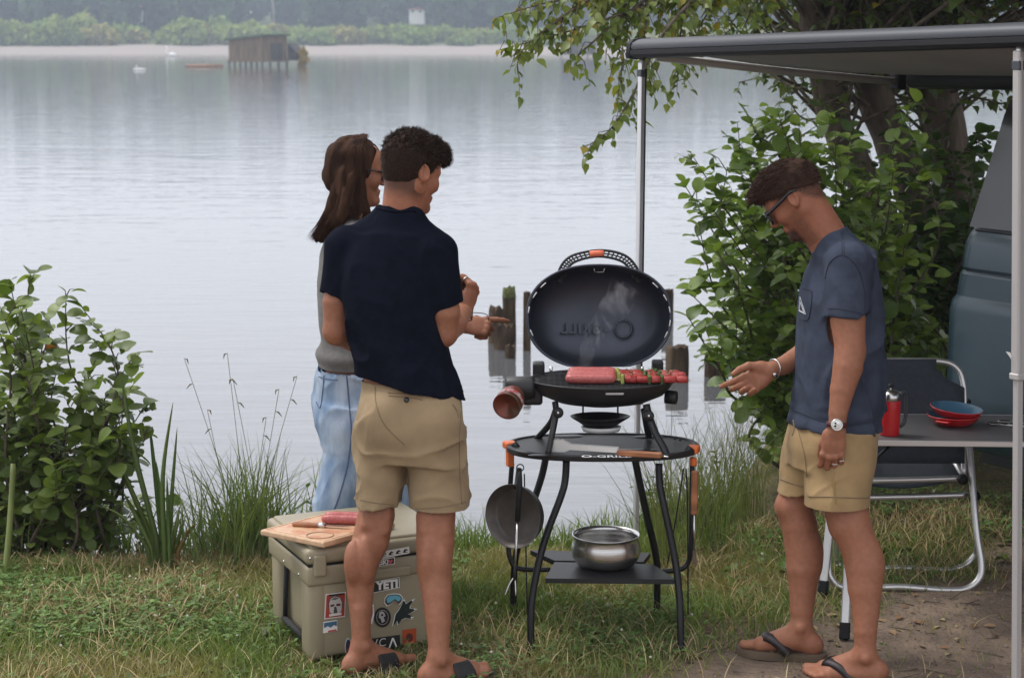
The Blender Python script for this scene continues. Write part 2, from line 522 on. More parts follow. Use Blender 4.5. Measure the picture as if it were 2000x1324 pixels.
# ------------------------------------------------------------------ hut on stilts in the lake
M_oldwood = mat('weathered_planks', (.150, .108, .068), .95, var=.35, vscale=1.2, stretch=(6, 6, .5), bump=.03, bscale=3)
M_darkwood = mat('dark_planks', (.055, .05, .045), .95, var=.4, vscale=2)
M_mossroof = mat('mossy_roof', (.07, .10, .065), .9, var=.4, vscale=1.5)
def hut():
    s = 167.; c = P(512, 131, s); c.z = WATER_Z
    t = thing('wooden_hut', c, 'weathered wooden hut on stilts standing out in the lake', 'hut')
    R = RZ(-38); u, v = R @ Vector((-1, 0, 0)), R @ Vector((0, 1, 0))       # u along the long wall, v along the gable
    L, D = 4.3, 3.2; b0, h0, h1 = .55, 2.35, 2.75
    o = Vector(c)
    def q(a, b_, z): return o + u * a + v * b_ + Vector((0, 0, z))
    m = MB()
    m.box(q(L / 2, D / 2, .5), (L + .2, D + .2, .14), R).build('deck', M_oldwood, t)
    vs = [q(0, 0, b0), q(L, 0, b0), q(L, D, b0), q(0, D, b0), q(0, 0, h1), q(L, 0, h0), q(L, D, h0), q(0, D, h1)]
    MB()._add(vs, [[0, 1, 5, 4], [1, 2, 6, 5], [2, 3, 7, 6], [3, 0, 4, 7]]).build('wall', M_oldwood, t)
    MB()._add([q(-.3, -.25, h1 + .03), q(L + .3, -.25, h0), q(L + .3, D + .25, h0), q(-.3, D + .25, h1 + .03),
               q(-.3, -.25, h1 + .17), q(L + .3, -.25, h0 + .14), q(L + .3, D + .25, h0 + .14), q(-.3, D + .25, h1 + .17)],
              [[0, 1, 2, 3], [4, 5, 6, 7], [0, 1, 5, 4], [1, 2, 6, 5], [2, 3, 7, 6], [3, 0, 4, 7]]).build('roof', M_mossroof, t)
    for i in range(7):
        MB().tube([q(i * L / 6, .05, -1.5), q(i * L / 6, .05, .45)], .09, 7).build('stilt', M_darkwood, t)
    for i in range(1, 4):
        MB().tube([q(.05, i * D / 3, -1.5), q(.05, i * D / 3, .45)], .09, 7).build('stilt', M_darkwood, t)
    MB()._add([q(-.06, D * .35, .55), q(-.06, D * .8, .55), q(-.06, D * .8, 2.1), q(-.06, D * .35, 2.1)], [[0, 1, 2, 3]]).build('door', M_darkwood, t)
    # lean-to behind
    vs = [q(-.02, D + .02, b0), q(-1.1, D + .02, b0), q(-1.1, D + 1.3, b0), q(-.02, D + 1.3, b0), q(-.02, D + .02, 2.1), q(-1.1, D + .02, 1.3), q(-1.1, D + 1.3, 1.3), q(-.02, D + 1.3, 2.1)]
    MB()._add(vs, [[0, 1, 5, 4], [1, 2, 6, 5], [2, 3, 7, 6], [3, 0, 4, 7], [4, 5, 6, 7]]).build('lean_to', M_darkwood, t)
    cb = [(tuple(q(-1.5, D + .6, .9)), (.5, .5, .8), (.30, .22, .06)), (tuple(q(-1.7, D + .3, .4)), (.4, .4, .5), (.32, .22, .07))]
    b_ = link_mesh('reed_clump', clump_mesh('reed_clump', cb, .14, 120, 77), M_far)
    tag(b_, 'yellowed reed clump at the back of the wooden hut', 'reeds')
    p = P(400, 129, 168); p.z = WATER_Z
    lr = thing('timber_raft', p, 'long low timber raft floating beside the wooden hut', 'raft')
    for k in range(3):
        MB().tube([p + Vector((-1.7 + .1 * k, k * .3 - .3, .08)), p + Vector((1.6, k * .3 - .3, .10))], .13, 8).build('log', mat('raft_log', (.30, .17, .10), .9, var=.3), lr)
    p = P(1130, 108, 255); p.z = WATER_Z
    t2 = thing('plank_hide', p, 'low grey plank hide on posts behind the hanging birch leaves', 'hide')
    MB().box(p + Vector((0, 0, 1.25)), (4.6, 2.4, 1.5)).build('wall', M_darkwood, t2)
    MB().box(p + Vector((0, 0, .42)), (5.4, 3, .12)).build('deck', M_oldwood, t2)
    for i in range(5):
        q2 = p + Vector((-2.4 + i * 1.2, -1.3, 0))
        MB().tube([q2 + Vector((0, 0, -1)), q2 + Vector((0, 0, 2.15))], .08, 7).build('post', M_oldwood, t2)
hut()
M_feather = mat('white_feather', (.82, .81, .78), .8)
M_beak = mat('orange_beak', (.55, .2, .04), .6)
def swan(px, py, s, k, lab):
    c = P(px, py, s); c.z = WATER_Z
    t = thing('swan', c, lab, 'swan')
    m = MB(); prof = [(0, -.6), (.16, -.5), (.27, -.25), (.30, .05), (.24, .3), (.12, .48), (0, .55)]
    m.lathe(prof, c + Vector((0, 0, .2)) * k, frame((0, 0, 1), (0, 1, 0), (-1, 0, 0)), 14, sx=.75 * k, sy=.9 * k)
    m.build('body', M_feather, t)
    nk = arc([c + Vector(q) * k for q in ((-.42, 0, .3), (-.62, 0, .55), (-.5, 0, .85), (-.58, 0, 1.02), (-.72, 0, .98))], 4)
    MB().tube(nk, [.08 * k] * (len(nk) - 3) + [.075 * k, .07 * k, .04 * k], 8).build('neck', M_feather, t)
    MB().tube([c + Vector((-.74, 0, .97)) * k, c + Vector((-.9, 0, .92)) * k], [.045 * k, .015 * k], 6).build('beak', M_beak, t)
swan(336, 108, 270, 1.35, 'white swan swimming nearest the far shore')
swan(272, 138, 150, .36, 'small white water bird out on the open lake')

# ------------------------------------------------------------------ old piles standing in the water
M_pile = mat('wet_pile_wood', (.040, .029, .021), .85, col2=(.105, .075, .050), vscale=9, bump=.03, bscale=14, stretch=(1, 1, .45), detail=6, spec=.08)
M_moss = mat('moss', (.09, .10, .03), .95, var=.4, vscale=30, bump=.01, bscale=60)
def pile(x0, x1, ytop, ywat, s, lab, jag=.25, seed=0, moss=False, group='old mooring piles in the lake'):
    r = random.Random(seed); cx = (x0 + x1) / 2
    top = P(cx, ytop, s); R_ = (x1 - x0) / 2 * s / F
    base = Vector((top.x, top.y, WATER_Z - .5)); seg = 18
    rows = []
    zs = [0, .35, .6, .8, .93, 1.0]
    ang = [1 + r.uniform(-.12, .12) + .1 * math.sin(3 * k * 2 * math.pi / seg + seed) for k in range(seg)]
    tj = [r.uniform(-jag, .0) * R_ * 1.3 for k in range(seg)]
    for i, f_ in enumerate(zs):
        row = []
        for k in range(seg):
            a = 2 * math.pi * k / seg
            rr = R_ * ang[k] * (1.04 - .1 * f_) * (1 + r.uniform(-.04, .04)) * (.93 if i == len(zs) - 1 else 1)
            z = base.z + (top.z - base.z) * f_ + (tj[k] if f_ > .9 else 0)
            row.append(Vector((base.x + rr * math.cos(a), base.y + rr * math.sin(a), z)))
        rows.append(row)
    cen = Vector((base.x, base.y, top.z - .35 * R_))
    rows.append([cen + (p - cen) * .45 * r.uniform(.7, 1.2) for p in rows[-1]])
    rows.append([cen + (p - cen) * .1 for p in rows[-1]])
    o = MB().grid(rows, True, True).build('timber_pile', M_pile, None, angle=50)
    tag(o, lab, 'timber pile', group)
    if moss:
        m = MB(); 
        row1 = [p + Vector((0, 0, .012)) + (p - cen) * .05 for p in rows[4]]; row2 = [p + Vector((0, 0, .012)) for p in rows[5]]; row3 = [p + Vector((0, 0, .012)) for p in rows[6]]
        mo = m.grid([row1, row2, row3], True, True).build('moss_cap', M_moss)
        mo.parent = o
    return o
pile(980, 1007, 560, 662, 15.1, 'tall mossy timber pile nearest the pointing hand', .5, 1, True)
pile(952, 984, 594, 664, 15.0, 'broken blocky pile stump leaning against a tall mossy pile', .9, 2)
pile(966, 1004, 628, 668, 14.7, 'lowest pile stump in front of the tall mossy pile', .8, 3)
pile(1022, 1037, 569, 684, 14.6, 'slim timber pile close beside the open grill lid', .3, 4)
pile(1294, 1317, 563, 630, 16.1, 'timber pile rising from water behind the lid edge on the awning side', .4, 5)
pile(1301, 1346, 673, 744, 13.35, 'thick sawn pile stump behind the skewers', .25, 6)
pile(1374, 1420, 679, 736, 13.5, 'thick pile stump half hidden by the bush leaves', .25, 7)
pile(985, 1006, 672, 679, 14.3, 'small worn pile tip barely above the water', .4, 8)

M_frame = mat('black_acetate', (.006, .006, .007), .18)
M_steel = mat('steel', (.55, .55, .55), .25, 1)
M_silver = mat('silver', (.75, .74, .72), .22, 1)

# ------------------------------------------------------------------ van and awning
M_paint = mat('teal_paint', (.017, .040, .057), .34, metal=.2, coat=.35, spec=.5, var=.06, vscale=3)
M_vglass = mat('tinted_van_glass', (.035, .035, .038), .15, spec=.7)
M_blacktrim = mat('black_trim', (.012, .012, .013), .5)
M_tyre = mat('tyre', (.02, .02, .02), .9)
M_alu = mat('aluminium', (.62, .61, .60), .38, .85, bump=.0002, bscale=200)
M_aluwarm = mat('grey_lacquered_metal', (.42, .40, .385), .5, .2)
M_railgrey = mat('anthracite_aluminium', (.055, .058, .066), .42, .3)
M_railblack = mat('black_plastic', (.010, .010, .011), .55, spec=.25)
M_canopy = mat('grey_awning_cloth', (.25, .24, .232), .9, var=.06, vscale=3)
RA = P(1238, 98, 7.30); RA.z = 2.012
RB = P(1991, 60, 5.62); RB.z = 2.062
e1 = (RB - RA); e1.z = 0; e1.normalize()
e2 = Vector((-e1.y, e1.x, 0)); e2 = e2 if e2.x > 0 else -e2
CASE = RA + e2 * 1.46; CASE.z = 1.9
def van():
    o = Vector((CASE.x, CASE.y, 0))
    t = thing('parked_van', o + e1 * 2.4 + e2 * .9, 'teal blue camper van parked under the awning at the right edge', 'van')
    prof = [(.30, .06, .30), (.36, .02, .27), (.55, 0, .26), (.90, 0, .262), (.945, .004, .27), (.965, .020, .28), (1.06, .022, .295), (1.075, .035, .30), (1.09, .022, .302), (1.19, .026, .315), (1.235, .040, .325), (1.25, .055, .33), (1.5, .095, .385), (1.78, .150, .430), (1.815, .170, .438), (1.85, .24, .46), (1.88, .40, .62), (1.89, .8, .9)]
    W, L = 1.9, 4.75; rows = []
    for (z, off, a0) in prof:
        r = min(.10, .5 * (W / 2 - off)); pts = []
        x0, x1, y0, y1 = a0, L - (a0 - .26) * 1.6, off, W - off
        for (cx, cy, s_) in ((x0 + r, y0 + r, 180), (x1 - r, y0 + r, 270), (x1 - r, y1 - r, 0), (x0 + r, y1 - r, 90)):
            for i in range(5):
                a = math.radians(s_ + i * 22.5); pts.append((cx + r * math.cos(a), cy + r * math.sin(a)))
        rows.append([o + e1 * a + e2 * b_ + Vector((0, 0, z)) for a, b_ in pts])
    m = MB().grid(rows, True, True); n_ = len(rows[0])
    m._add(rows[-1], [list(range(n_))]); m._add(rows[0], [list(range(n_))])
    m.build('body', M_paint, t, angle=35, merge=True)
    def side(a, z, lift=.004):
        off = np.interp(z, [p[0] for p in prof], [p[1] for p in prof]); return o + e1 * a + e2 * (float(off) - lift) + Vector((0, 0, z))
    def edge(z): return float(np.interp(z, [p[0] for p in prof], [p[2] for p in prof]))
    zs = np.linspace(1.262, 1.80, 9)
    for (w0, w1, nm) in ((.035, 1.25, 'side_window'), (1.40, 2.45, 'side_window'), (2.6, 3.5, 'side_window')):
        rows = [[side((edge(z) if w0 < .1 else .33) + w0 + (w1 - w0) * f_, z, .006) for f_ in np.linspace(0, 1, 6)] for z in zs]
        MB().grid(rows).build(nm, M_vglass, t)
    MB().tube([side(edge(1.075) + .0 + f_, 1.076, -.006) for f_ in np.linspace(.075, 3.9, 12)], .007, 6).build('trim_strip', M_blacktrim, t)
    MB().tube([side(edge(1.25) + f_, 1.252, .004) for f_ in np.linspace(.075, 3.7, 12)], .006, 6).build('window_seal', M_blacktrim, t)
    MB().tube([side(edge(1.81) + f_, 1.815, .004) for f_ in np.linspace(.075, 3.2, 12)], .012, 6).build('rain_gutter', M_paint, t)
    for a in (1.05, 3.7):
        for b_ in (.10, W - .10):
            c = o + e1 * a + e2 * b_ + Vector((0, 0, .32))
            w = MB().lathe([(0, -.1), (.2, -.1), (.30, -.09), (.32, -.05), (.32, .05), (.30, .09), (.2, .1), (0, .1)], c, align(e2), 28).build('wheel', M_tyre, t)
            MB().lathe([(0, -.115), (.17, -.112), (.19, -.09), (.19, .09), (.17, .112), (0, .115)], c, align(e2), 24).build('rim', M_alu, w)
    MB().box(o + e1 * 2.45 + e2 * .95 + Vector((0, 0, .27)), (4.2, 1.5, .12), frame(e1, e2 * 1, (0, 0, 1))).build('underbody', M_blacktrim, t)
    MB().box(o + e1 * .24 + e2 * .95 + Vector((0, 0, .48)), (.12, 1.7, .2), frame(e1, e2, (0, 0, 1)), .03).build('bumper', M_blacktrim, t)
van()
def awning():
    t = thing('awning', Vector((RA.x, RA.y, 0)), 'grey van awning with dark front rail and fold-down poles', 'awning')
    B2 = RB + (RB - RA).normalized() * 1.1
    ax = (B2 - RA).normalized(); up = Vector((0, 0, 1)); inn = e2
    def ext(profile, a, b_, name, m, ang=40):
        mb = MB(); n_ = len(profile)
        r0 = [a + inn * x + up * z for x, z in profile]; r1 = [b_ + inn * x + up * z for x, z in profile]
        mb._add(r0 + r1, [[i, (i + 1) % n_, n_ + (i + 1) % n_, n_ + i] for i in range(n_)] + [list(range(n_)), list(range(n_, 2 * n_))[::-1]])
        return mb.build(name, m, t, angle=ang)
    upf = [(-.018, 0), (-.020, .012), (-.012, .026), (.006, .036), (.03, .041), (.075, .043), (.075, 0)]
    lof = [(-.022, -.002), (-.024, -.02), (-.016, -.032), (.01, -.036), (.07, -.036), (.07, -.002)]
    ext(upf, RA, B2, 'front_rail', M_railgrey); ext(lof, RA + ax * .004, B2, 'rail_channel', M_railblack)
    capp = [(-.023, .0), (-.021, .02), (-.006, .038), (.03, .045), (.078, .046), (.078, -.038), (.006, -.039), (-.02, -.034), (-.026, -.02)]
    ext(capp, RA - ax * .02, RA + ax * .004, 'end_cap', M_railblack)
    # cloth, slightly sagging, from rail to the case on the van
    c0 = CASE.copy(); c1 = CASE + (B2 - RA); c1.z = CASE.z + .03; rows = []
    for i in range(13):
        f_ = i / 12
        a = RA + ax * .03 + inn * .06 + up * .008; b_ = B2 + inn * .06 + up * .008
        rows.append([(a.lerp(b_, g / 14)).lerp(c0.lerp(c1, g / 14), f_) + up * (-.02 * math.sin(math.pi * f_)) for g in range(15)])
    MB().grid(rows).build('cloth', M_canopy, t, solid=.003)
    # case on the van roof edge
    MB().tube([CASE - up * .015 + inn * .05, CASE + (c1 - c0) - up * .015 + inn * .05], .052, 12, flat=.9).build('case', M_railblack, t)
    # folding arm
    s_ = RA + inn * .10 + ax * .02 - up * .03; e_ = CASE - up * .03 - inn * .06
    MB().tube([s_, s_.lerp(e_, .5) - up * .006, e_], .021, 8, flat=.8).build('arm', M_aluwarm, t)
    MB().box(e_ + inn * .02, (.06, .05, .07), frame(e1, e2, (0, 0, 1)), .008).build('arm_bracket', M_railblack, t)
    # poles
    for (foot, top, sp, nm) in ((P(1241, 1092, 7.26), RA + ax * .03 + inn * .02 - up * .05, .66, 0), (Vector((1.578, 5.53, .0)), RB + inn * .006 - up * .045, .49, 1)):
        foot = Vector(foot); foot.z = float(land_h(foot.x, foot.y)); d = (foot - top); mid = top + d * sp
        Rp = frame(e1, d.normalized().cross(e1) * -1, d.normalized())
        w1, w2 = (.024, .030) if nm == 0 else (.030, .036)
        MB().box((top + mid) / 2, (w1, w2, (mid - top).length), Rp, .004).build('pole_upper', M_alu if nm == 0 else M_aluwarm, t)
        MB().box(((top + mid) / 2) - Rp @ Vector((0, 0, 0)) + Vector((.013 if nm == 0 else 0, -.0165 if nm else -.005, 0)), (w1 * .25, w1 * .25, (mid - top).length * .96), Rp).build('pole_groove', M_railblack if nm == 0 else M_aluwarm, t)
        MB().box(mid, (w1 + .008, w2 + .006, .02), Rp, .003).build('collar', M_aluwarm, t)
        MB().box((foot + mid) / 2, (w1 * .72, w2 * .72, (foot - mid).length), Rp, .003).build('pole_lower', M_alu if nm == 0 else M_aluwarm, t)
        MB().box(foot + up * .012, (.07, .07, .02), Rp, .004).build('foot', M_railblack, t)
        MB().tube([top - d.normalized() * .02, top + d.normalized() * .03], .012, 10).build('joint', M_alu, t)
        MB().box(top + d.normalized() * .045, (w1 + .004, w2 + .004, .03), Rp, .003).build('pole_head', M_railgrey, t)
        if nm: MB().prism([(0, .012), (.012, -.02), (-.014, .016)], Matrix.Translation(top + d * .46 - e1 * .03 + Vector((-.008, -.02, 0))) @ Matrix(((1, 0, 0, 0), (0, 0, -1, 0), (0, 1, 0, 0), (0, 0, 0, 1))), .006).build('locking_lever', M_white, t)
awning()

# ------------------------------------------------------------------ grill stand and grill
M_black = mat('black_coated_steel', (.010, .010, .011), .42, .3, bump=.0004, bscale=300, var=.2)
M_blackp = mat('black_moulded_plastic', (.012, .012, .013), .48, bump=.0003, bscale=250)
M_cast = mat('cast_iron', (.026, .026, .027), .5, .3, bump=.0008, bscale=180)
M_lid = mat('dark_enamel', (.050, .056, .074), .42, .6, coat=.1, var=.12, vscale=6)
M_orange = mat('orange_plastic', (.72, .15, .025), .45)
M_grip = mat('coral_grip', (.78, .17, .08), .55)
M_wood = mat('tool_wood', (.30, .115, .045), .5, var=.3, vscale=20, stretch=(.25, 1, 1))
M_white_print = mat('white_print', (.75, .75, .74), .6)
M_brushed = mat('brushed_steel', (.56, .55, .53), .26, 1, bump=.0003, bscale=60, bstretch=(.3, .3, 8))
M_gas = mat('gas_cartridge', (.20, .040, .025), .35, .35, col2=(.11, .06, .03), vscale=14)
TC = P(1177, 872, 6.42); TC.z = .662
GC = P(1175, 750, 6.40); GC.z = .888
def place_text(body, size, M, m, parent, thick=.0, name='lettering', bold=0., spacing=1.):
    me = text_mesh(body, size, thick, bold, spacing)
    me.transform(M); me.update()
    return link_mesh(name, me, m, parent)
def stand():
    t = thing('grill_stand', (TC.x, TC.y, 0), 'black folding grill stand with oval top and lower shelf', 'stand')
    m = MB(); n_ = 56; ol = []
    for k_ in range(n_):
        a = 2 * math.pi * k_ / n_; ol.append((.335 * math.copysign(abs(math.cos(a)) ** .85, math.cos(a)), .185 * math.copysign(abs(math.sin(a)) ** .85, math.sin(a))))
    def ring(s_, z): return [TC + Vector((x * s_, y * s_, z)) for x, y in ol]
    m.grid([ring(.90, -.016), ring(.985, -.018), ring(1.0, -.012), ring(1.0, .001), ring(.985, .005), ring(.955, .005), ring(.945, .0)], True, True)
    m._add(ring(.945, 0), [list(range(n_))]); m._add(ring(.90, -.016), [list(range(n_))])
    m.build('top', M_blackp, t, angle=35)
    for (px, py, rx, ry) in ((1105, 850, .06, .028), (1268, 852, .055, .022), (1235, 878, .09, .020), (1060, 888, .05, .02)):
        c = on_z(px, py, TC.z + .003); MB().lathe([(.0, .0005), (.85, .0005), (1, -.001)], c, None, 28, rx, ry).build('well_shade_disc', mat('well_shade_black', (.004, .004, .005), .35), t)  # flat black discs; the dark inside the holes is put into the colour
    M = Matrix.Translation(on_z(1184, 891, TC.z + .0078))
    place_text('O-GRILL', .045, M, M_white_print, t, bold=.001)
    sc = on_z(1345, 872, TC.z)
    legs = [[(1106, 900, 6.33), (1104, 935, 6.33), (1096, 968, 6.32), (1062, 1060, 6.31), (1042, 1150, 6.29), (1037, 1200, 6.28), (1037, 1268, 6.28)],
            [(1287, 905, 6.33), (1288, 940, 6.33), (1296, 985, 6.32), (1318, 1090, 6.31), (1327, 1165, 6.29), (1329, 1215, 6.28), (1330, 1281, 6.28)],
            [(1066, 893, 6.55), (1058, 930, 6.56), (1040, 985, 6.58), (1012, 1065, 6.62), (1004, 1120, 6.65), (1003, 1198, 6.68)],
            [(1240, 897, 6.50), (1248, 935, 6.52), (1262, 1000, 6.56), (1281, 1085, 6.60), (1284, 1130, 6.63), (1282, 1206, 6.66)]]
    for L in legs:
        pts = [P(*p) for p in L]; pts[-1].z = float(land_h(pts[-1].x, pts[-1].y)) + .002
        l_ = MB().tube(arc(pts, 5), .0125, 12).build('leg', M_black, t)
        MB().lathe([(0, 0), (.015, 0), (.0155, .03), (.013, .034)], pts[-1], None, 12).build('foot_cap', M_blackp, l_)
    for L in ([(1352, 900, 6.42), (1351, 960, 6.42), (1350, 1060, 6.44), (1345, 1095, 6.45), (1330, 1111, 6.45), (1292, 1116, 6.46)],
              [(1000, 905, 6.45), (996, 960, 6.46), (993, 1060, 6.47), (998, 1094, 6.47), (1014, 1110, 6.47), (1075, 1112, 6.47)]):
        MB().tube(arc([P(*p) for p in L], 5), .009, 10).build('side_tube', M_black, t)
    for L in ([(1335, 915, 6.36), (1322, 1000, 6.38), (1304, 1100, 6.42)], [(1340, 915, 6.36), (1343, 1000, 6.38), (1344, 1200, 6.42)], [(1024, 925, 6.40), (1030, 1200, 6.42)]):
        MB().tube(arc([P(*p) for p in L], 5), .0028, 6).build('shock_cord', M_black, t)
    z = .235
    def slab(cs, nm):
        q_ = [on_z(x, y, z) for x, y in cs]; n = Vector((0, 0, -.017))
        MB()._add([p for p in q_] + [p + n for p in q_], [[0, 1, 2, 3], [7, 6, 5, 4], [0, 1, 5, 4], [1, 2, 6, 5], [2, 3, 7, 6], [3, 0, 4, 7]]).build(nm, M_blackp, t)
    slab([(1065, 1129), (1320, 1131), (1275, 1101), (1083, 1097)], 'shelf_panel')
    slab([(1083, 1094), (1256, 1097), (1270, 1079), (1036, 1074)], 'shelf_panel')
    for (px, py) in ((996, 868), (1354, 876)):
        c = on_z(px, py, TC.z)
        MB().box(c + Vector((0, 0, -.002)), (.042, .05, .026), RZ(20 if px < 1100 else -20), .007).build('clamp', M_orange, t)
        MB().box(c + Vector((0, 0, -.045)), (.024, .03, .065) if px < 1100 else (.02, .026, .03), RZ(20), .006).build('hook', M_orange, t)
        MB().tube([c + Vector((.012 if px < 1100 else -.012, -.025, .012)), c + Vector((.03 if px < 1100 else -.03, -.03, -.012))], .012, 8).build('clip', M_blackp, t)
    for (px, py) in ((1318, 858), (1328, 861)):
        c = on_z(px, py, TC.z + .006); MB().tube([c, c + Vector((0, 0, .008))], .004, 7).build('stud', M_blackp, t)
    return t
stand()
def bar_grate():
    m = MB()
    for i in range(-7, 8):
        y = i * .0245; w_ = .236 * math.sqrt(max(0, 1 - (y / .176) ** 2))
        if w_ > .02: m.box(GC + Vector((0, y, -.002)), (2 * w_, .0085, .010))
    for i in range(-11, 12):
        x = i * .0205; w_ = .174 * math.sqrt(max(0, 1 - (x / .238) ** 2))
        if w_ > .02: m.box(GC + Vector((x, 0, -.004)), (.006, 2 * w_, .010))
    return m
def grill():
    t = thing('portable_grill', (GC.x, GC.y, TC.z), 'portable gas grill with its oval lid wide open', 'grill')
    a, b_ = .250, .186
    prof = [(0, -.088), (.30, -.086), (.62, -.072), (.86, -.046), (.965, -.016), (1.0, 0), (1.012, .004), (1.0, .007), (.965, .004), (.93, -.022), (.6, -.05), (0, -.06)]
    MB().lathe([(r, z) for r, z in prof], GC, None, 56, a, b_).build('bowl', M_blackp, t)
    bar_grate().build('grate', M_cast, t)
    MB().box(GC + Vector((.035, -b_ - .001, -.012)), (.06, .006, .006)).build('front_catch', M_aluwarm, t)
    # lid
    hp = GC + Vector((0, b_ * .985, .012)); tilt = math.radians(9)
    zx = Vector((0, math.cos(tilt), -math.sin(tilt)))          # into the dish
    yx = Vector((0, math.sin(tilt), math.cos(tilt))); xx = Vector((1, 0, 0))
    la, lb = .257, .186
    LC = hp + yx * (lb * .965)
    RL = frame(xx, yx, zx)
    lp = [(1.0, .010), (1.015, .004), (1.012, -.002), (1.0, -.004), (.975, -.002), (.965, .012), (.945, .045), (.89, .085), (.76, .118), (.5, .136), (.25, .140), (0, .141)]
    m = MB(); seg = 64; rows = []
    for (r, z) in lp:
        row = []
        for k_ in range(seg):
            an = 2 * math.pi * k_ / seg
            sn_, cs_ = math.sin(an), math.cos(an)
            y = max(lb * r * math.copysign(abs(sn_) ** .88, sn_), -lb * .955)
            row.append(LC + RL @ Vector((la * r * math.copysign(abs(cs_) ** .88, cs_), y, z)))
        rows.append(row)
    m.grid(rows, True, True)
    outer = [(1.0, .010), (.985, .05), (.93, .092), (.79, .127), (.5, .147), (0, .152)]
    rows = [[LC + RL @ Vector((la * r * math.cos(2 * math.pi * k_ / seg), max(lb * r * math.sin(2 * math.pi * k_ / seg), -lb * .955), z)) for k_ in range(seg)] for r, z in outer]
    m.grid(rows, True, True)
    lid = m.build('lid', M_lid, t, recalc=False)
    M = Matrix.Translation(LC + RL @ Vector((-.045, -.042, .1205))) @ RL.to_4x4() @ Matrix.Diagonal((-1, 1, 1, 1))
    place_text('-GRILL', .052, M, M_lid, lid, .004, 'embossed_lettering', .0015, 1.15)
    oc = LC + RL @ Vector((.092, -.042, .118))
    MB().tube([oc + RL @ Vector((.031 * math.cos(q_), .031 * math.sin(q_), 0)) for q_ in np.linspace(0, 2 * math.pi, 33)[:-1]], .0045, 7, True).build('embossed_ring', M_lid, lid)
    for an in (142, 155, 172, 38, 22, 8, -7, -20, 128 + 70):
        q0 = [LC + RL @ Vector((la * .985 * math.cos(math.radians(an + d_)), max(lb * .985 * math.sin(math.radians(an + d_)), -lb * .95), -.0042)) for d_ in (-3.5, -1.2, 1.2, 3.5)]
        MB().tube(q0, .0022, 5).build('slot_light_strip', M_white_print, lid)  # white strips paint the brightness showing through the open rim slots
    MB().tube([LC + RL @ Vector((x, y, z)) for x, y, z in ((-.018, lb * .93, .02), (-.014, lb * .86, .028), (.016, lb * .86, .028), (.020, lb * .93, .02))], .0014, 5).build('wire_catch', M_silver, lid)
    # arched lattice handle
    outp = [(1086, 547), (1092, 528), (1101, 512), (1116, 500), (1140, 493), (1170, 489), (1200, 492), (1224, 501), (1239, 516), (1247, 531), (1252, 548)]
    inp = [(1102, 542), (1105, 530), (1113, 519), (1124, 511), (1146, 504), (1170, 501), (1194, 504), (1215, 511), (1226, 521), (1233, 533), (1237, 546)]
    sh = LC.y * 1.0 + .045; sdep = sh * CT + .15
    so_ = 6.60
    O_ = arc([P(x, y, so_ + .05) for x, y in outp], 3); I_ = arc([P(x, y, so_ + .05) for x, y in inp], 3)
    h = MB(); h.tube(O_, .0048, 7); h.tube(I_, .0048, 7)
    md = [(p + q_) / 2 for p, q_ in zip(O_, I_)]; h.tube(md, .0028, 5)
    for p, q_ in zip(O_, I_): h.tube([p, q_], .0030, 5)
    h.build('handle', M_blackp, t)
    i0, i1 = 14, 17
    MB().tube(md[i0 - 1:i1], .0125, 10).build('handle_grip', M_grip, t)
    for (x0, x1) in ((1087, 1100), (1239, 1252)):
        MB().box(P((x0 + x1) / 2, 546, so_ + .075), (.022, .02, .03), RZ(0), .006).build('handle_foot', M_blackp, t)
    # hinge blocks, regulator housing, cartridge, knob
    MB().box(P(1052, 722, 6.52), (.042, .06, .055), None, .008).build('hinge_block', M_blackp, t)
    MB().box(P(1284, 718, 6.60), (.040, .05, .055), None, .008).build('hinge_block', M_blackp, t)
    for x in (1076, 1254): MB().tube([P(x, 716, 6.55), P(x, 730, 6.55)], .006, 8).build('hinge_pin', M_silver, t)
    c = P(1016, 757, 6.36)
    MB().lathe([(0, -.052), (.034, -.052), (.039, -.046), (.040, .035), (.036, .05), (.0, .05)], c, align((1, .05, 0)), 28).build('regulator_housing', M_blackp, t)
    MB().box(P(1040, 765, 6.40), (.07, .07, .085), None, .012).build('valve_block', M_blackp, t)
    ca, cb = P(1010, 762, 6.36), P(993, 788, 6.27); d_ = (cb - ca).normalized()
    g_ = MB().lathe([(0, -.075), (.02, -.07), (.036, -.055), (.046, -.03), (.0475, 0), (.0475, .028), (.0488, .030), (.0488, .034), (.045, .034), (.040, .026), (0, .012)], cb - d_ * .012, align(d_), 32).build('gas_cartridge', M_gas, t)
    pc = cb - d_ * .012; Rg_ = align(d_)
    MB().lathe([(.0479, -.008), (.0482, -.006), (.0482, .010), (.0479, .012)], pc, Rg_, 32).build('cartridge_band', mat('cartridge_print', (.40, .36, .36), .4, col2=(.40, .06, .05), vscale=60, vr=(.45, .55)), g_)
    kc = P(1316, 776, 6.40)
    MB().lathe([(0, -.03), (.024, -.03), (.024, .004), (.021, .012), (.0, .014)], kc, align((1, -.25, -.05)), 24).build('burner_knob', M_blackp, t)
    # legs
    def leg(pts, rs): MB().tube(arc([P(*p) for p in pts], 5), rs, 8, flat=.7).build('leg', M_blackp, t)
    leg([(1084, 785, 6.34), (1086, 805, 6.33), (1082, 830, 6.31), (1076, 858, 6.29), (1070, 886, 6.28)], .0155)
    leg([(1086, 800, 6.40), (1078, 822, 6.44), (1064, 840, 6.50), (1048, 857, 6.54)], .0135)
    leg([(1262, 790, 6.34), (1268, 812, 6.33), (1280, 845, 6.31), (1294, 870, 6.29), (1303, 890, 6.28)], .0145)
    leg([(1258, 800, 6.40), (1262, 825, 6.46), (1267, 852, 6.52)], .0125)
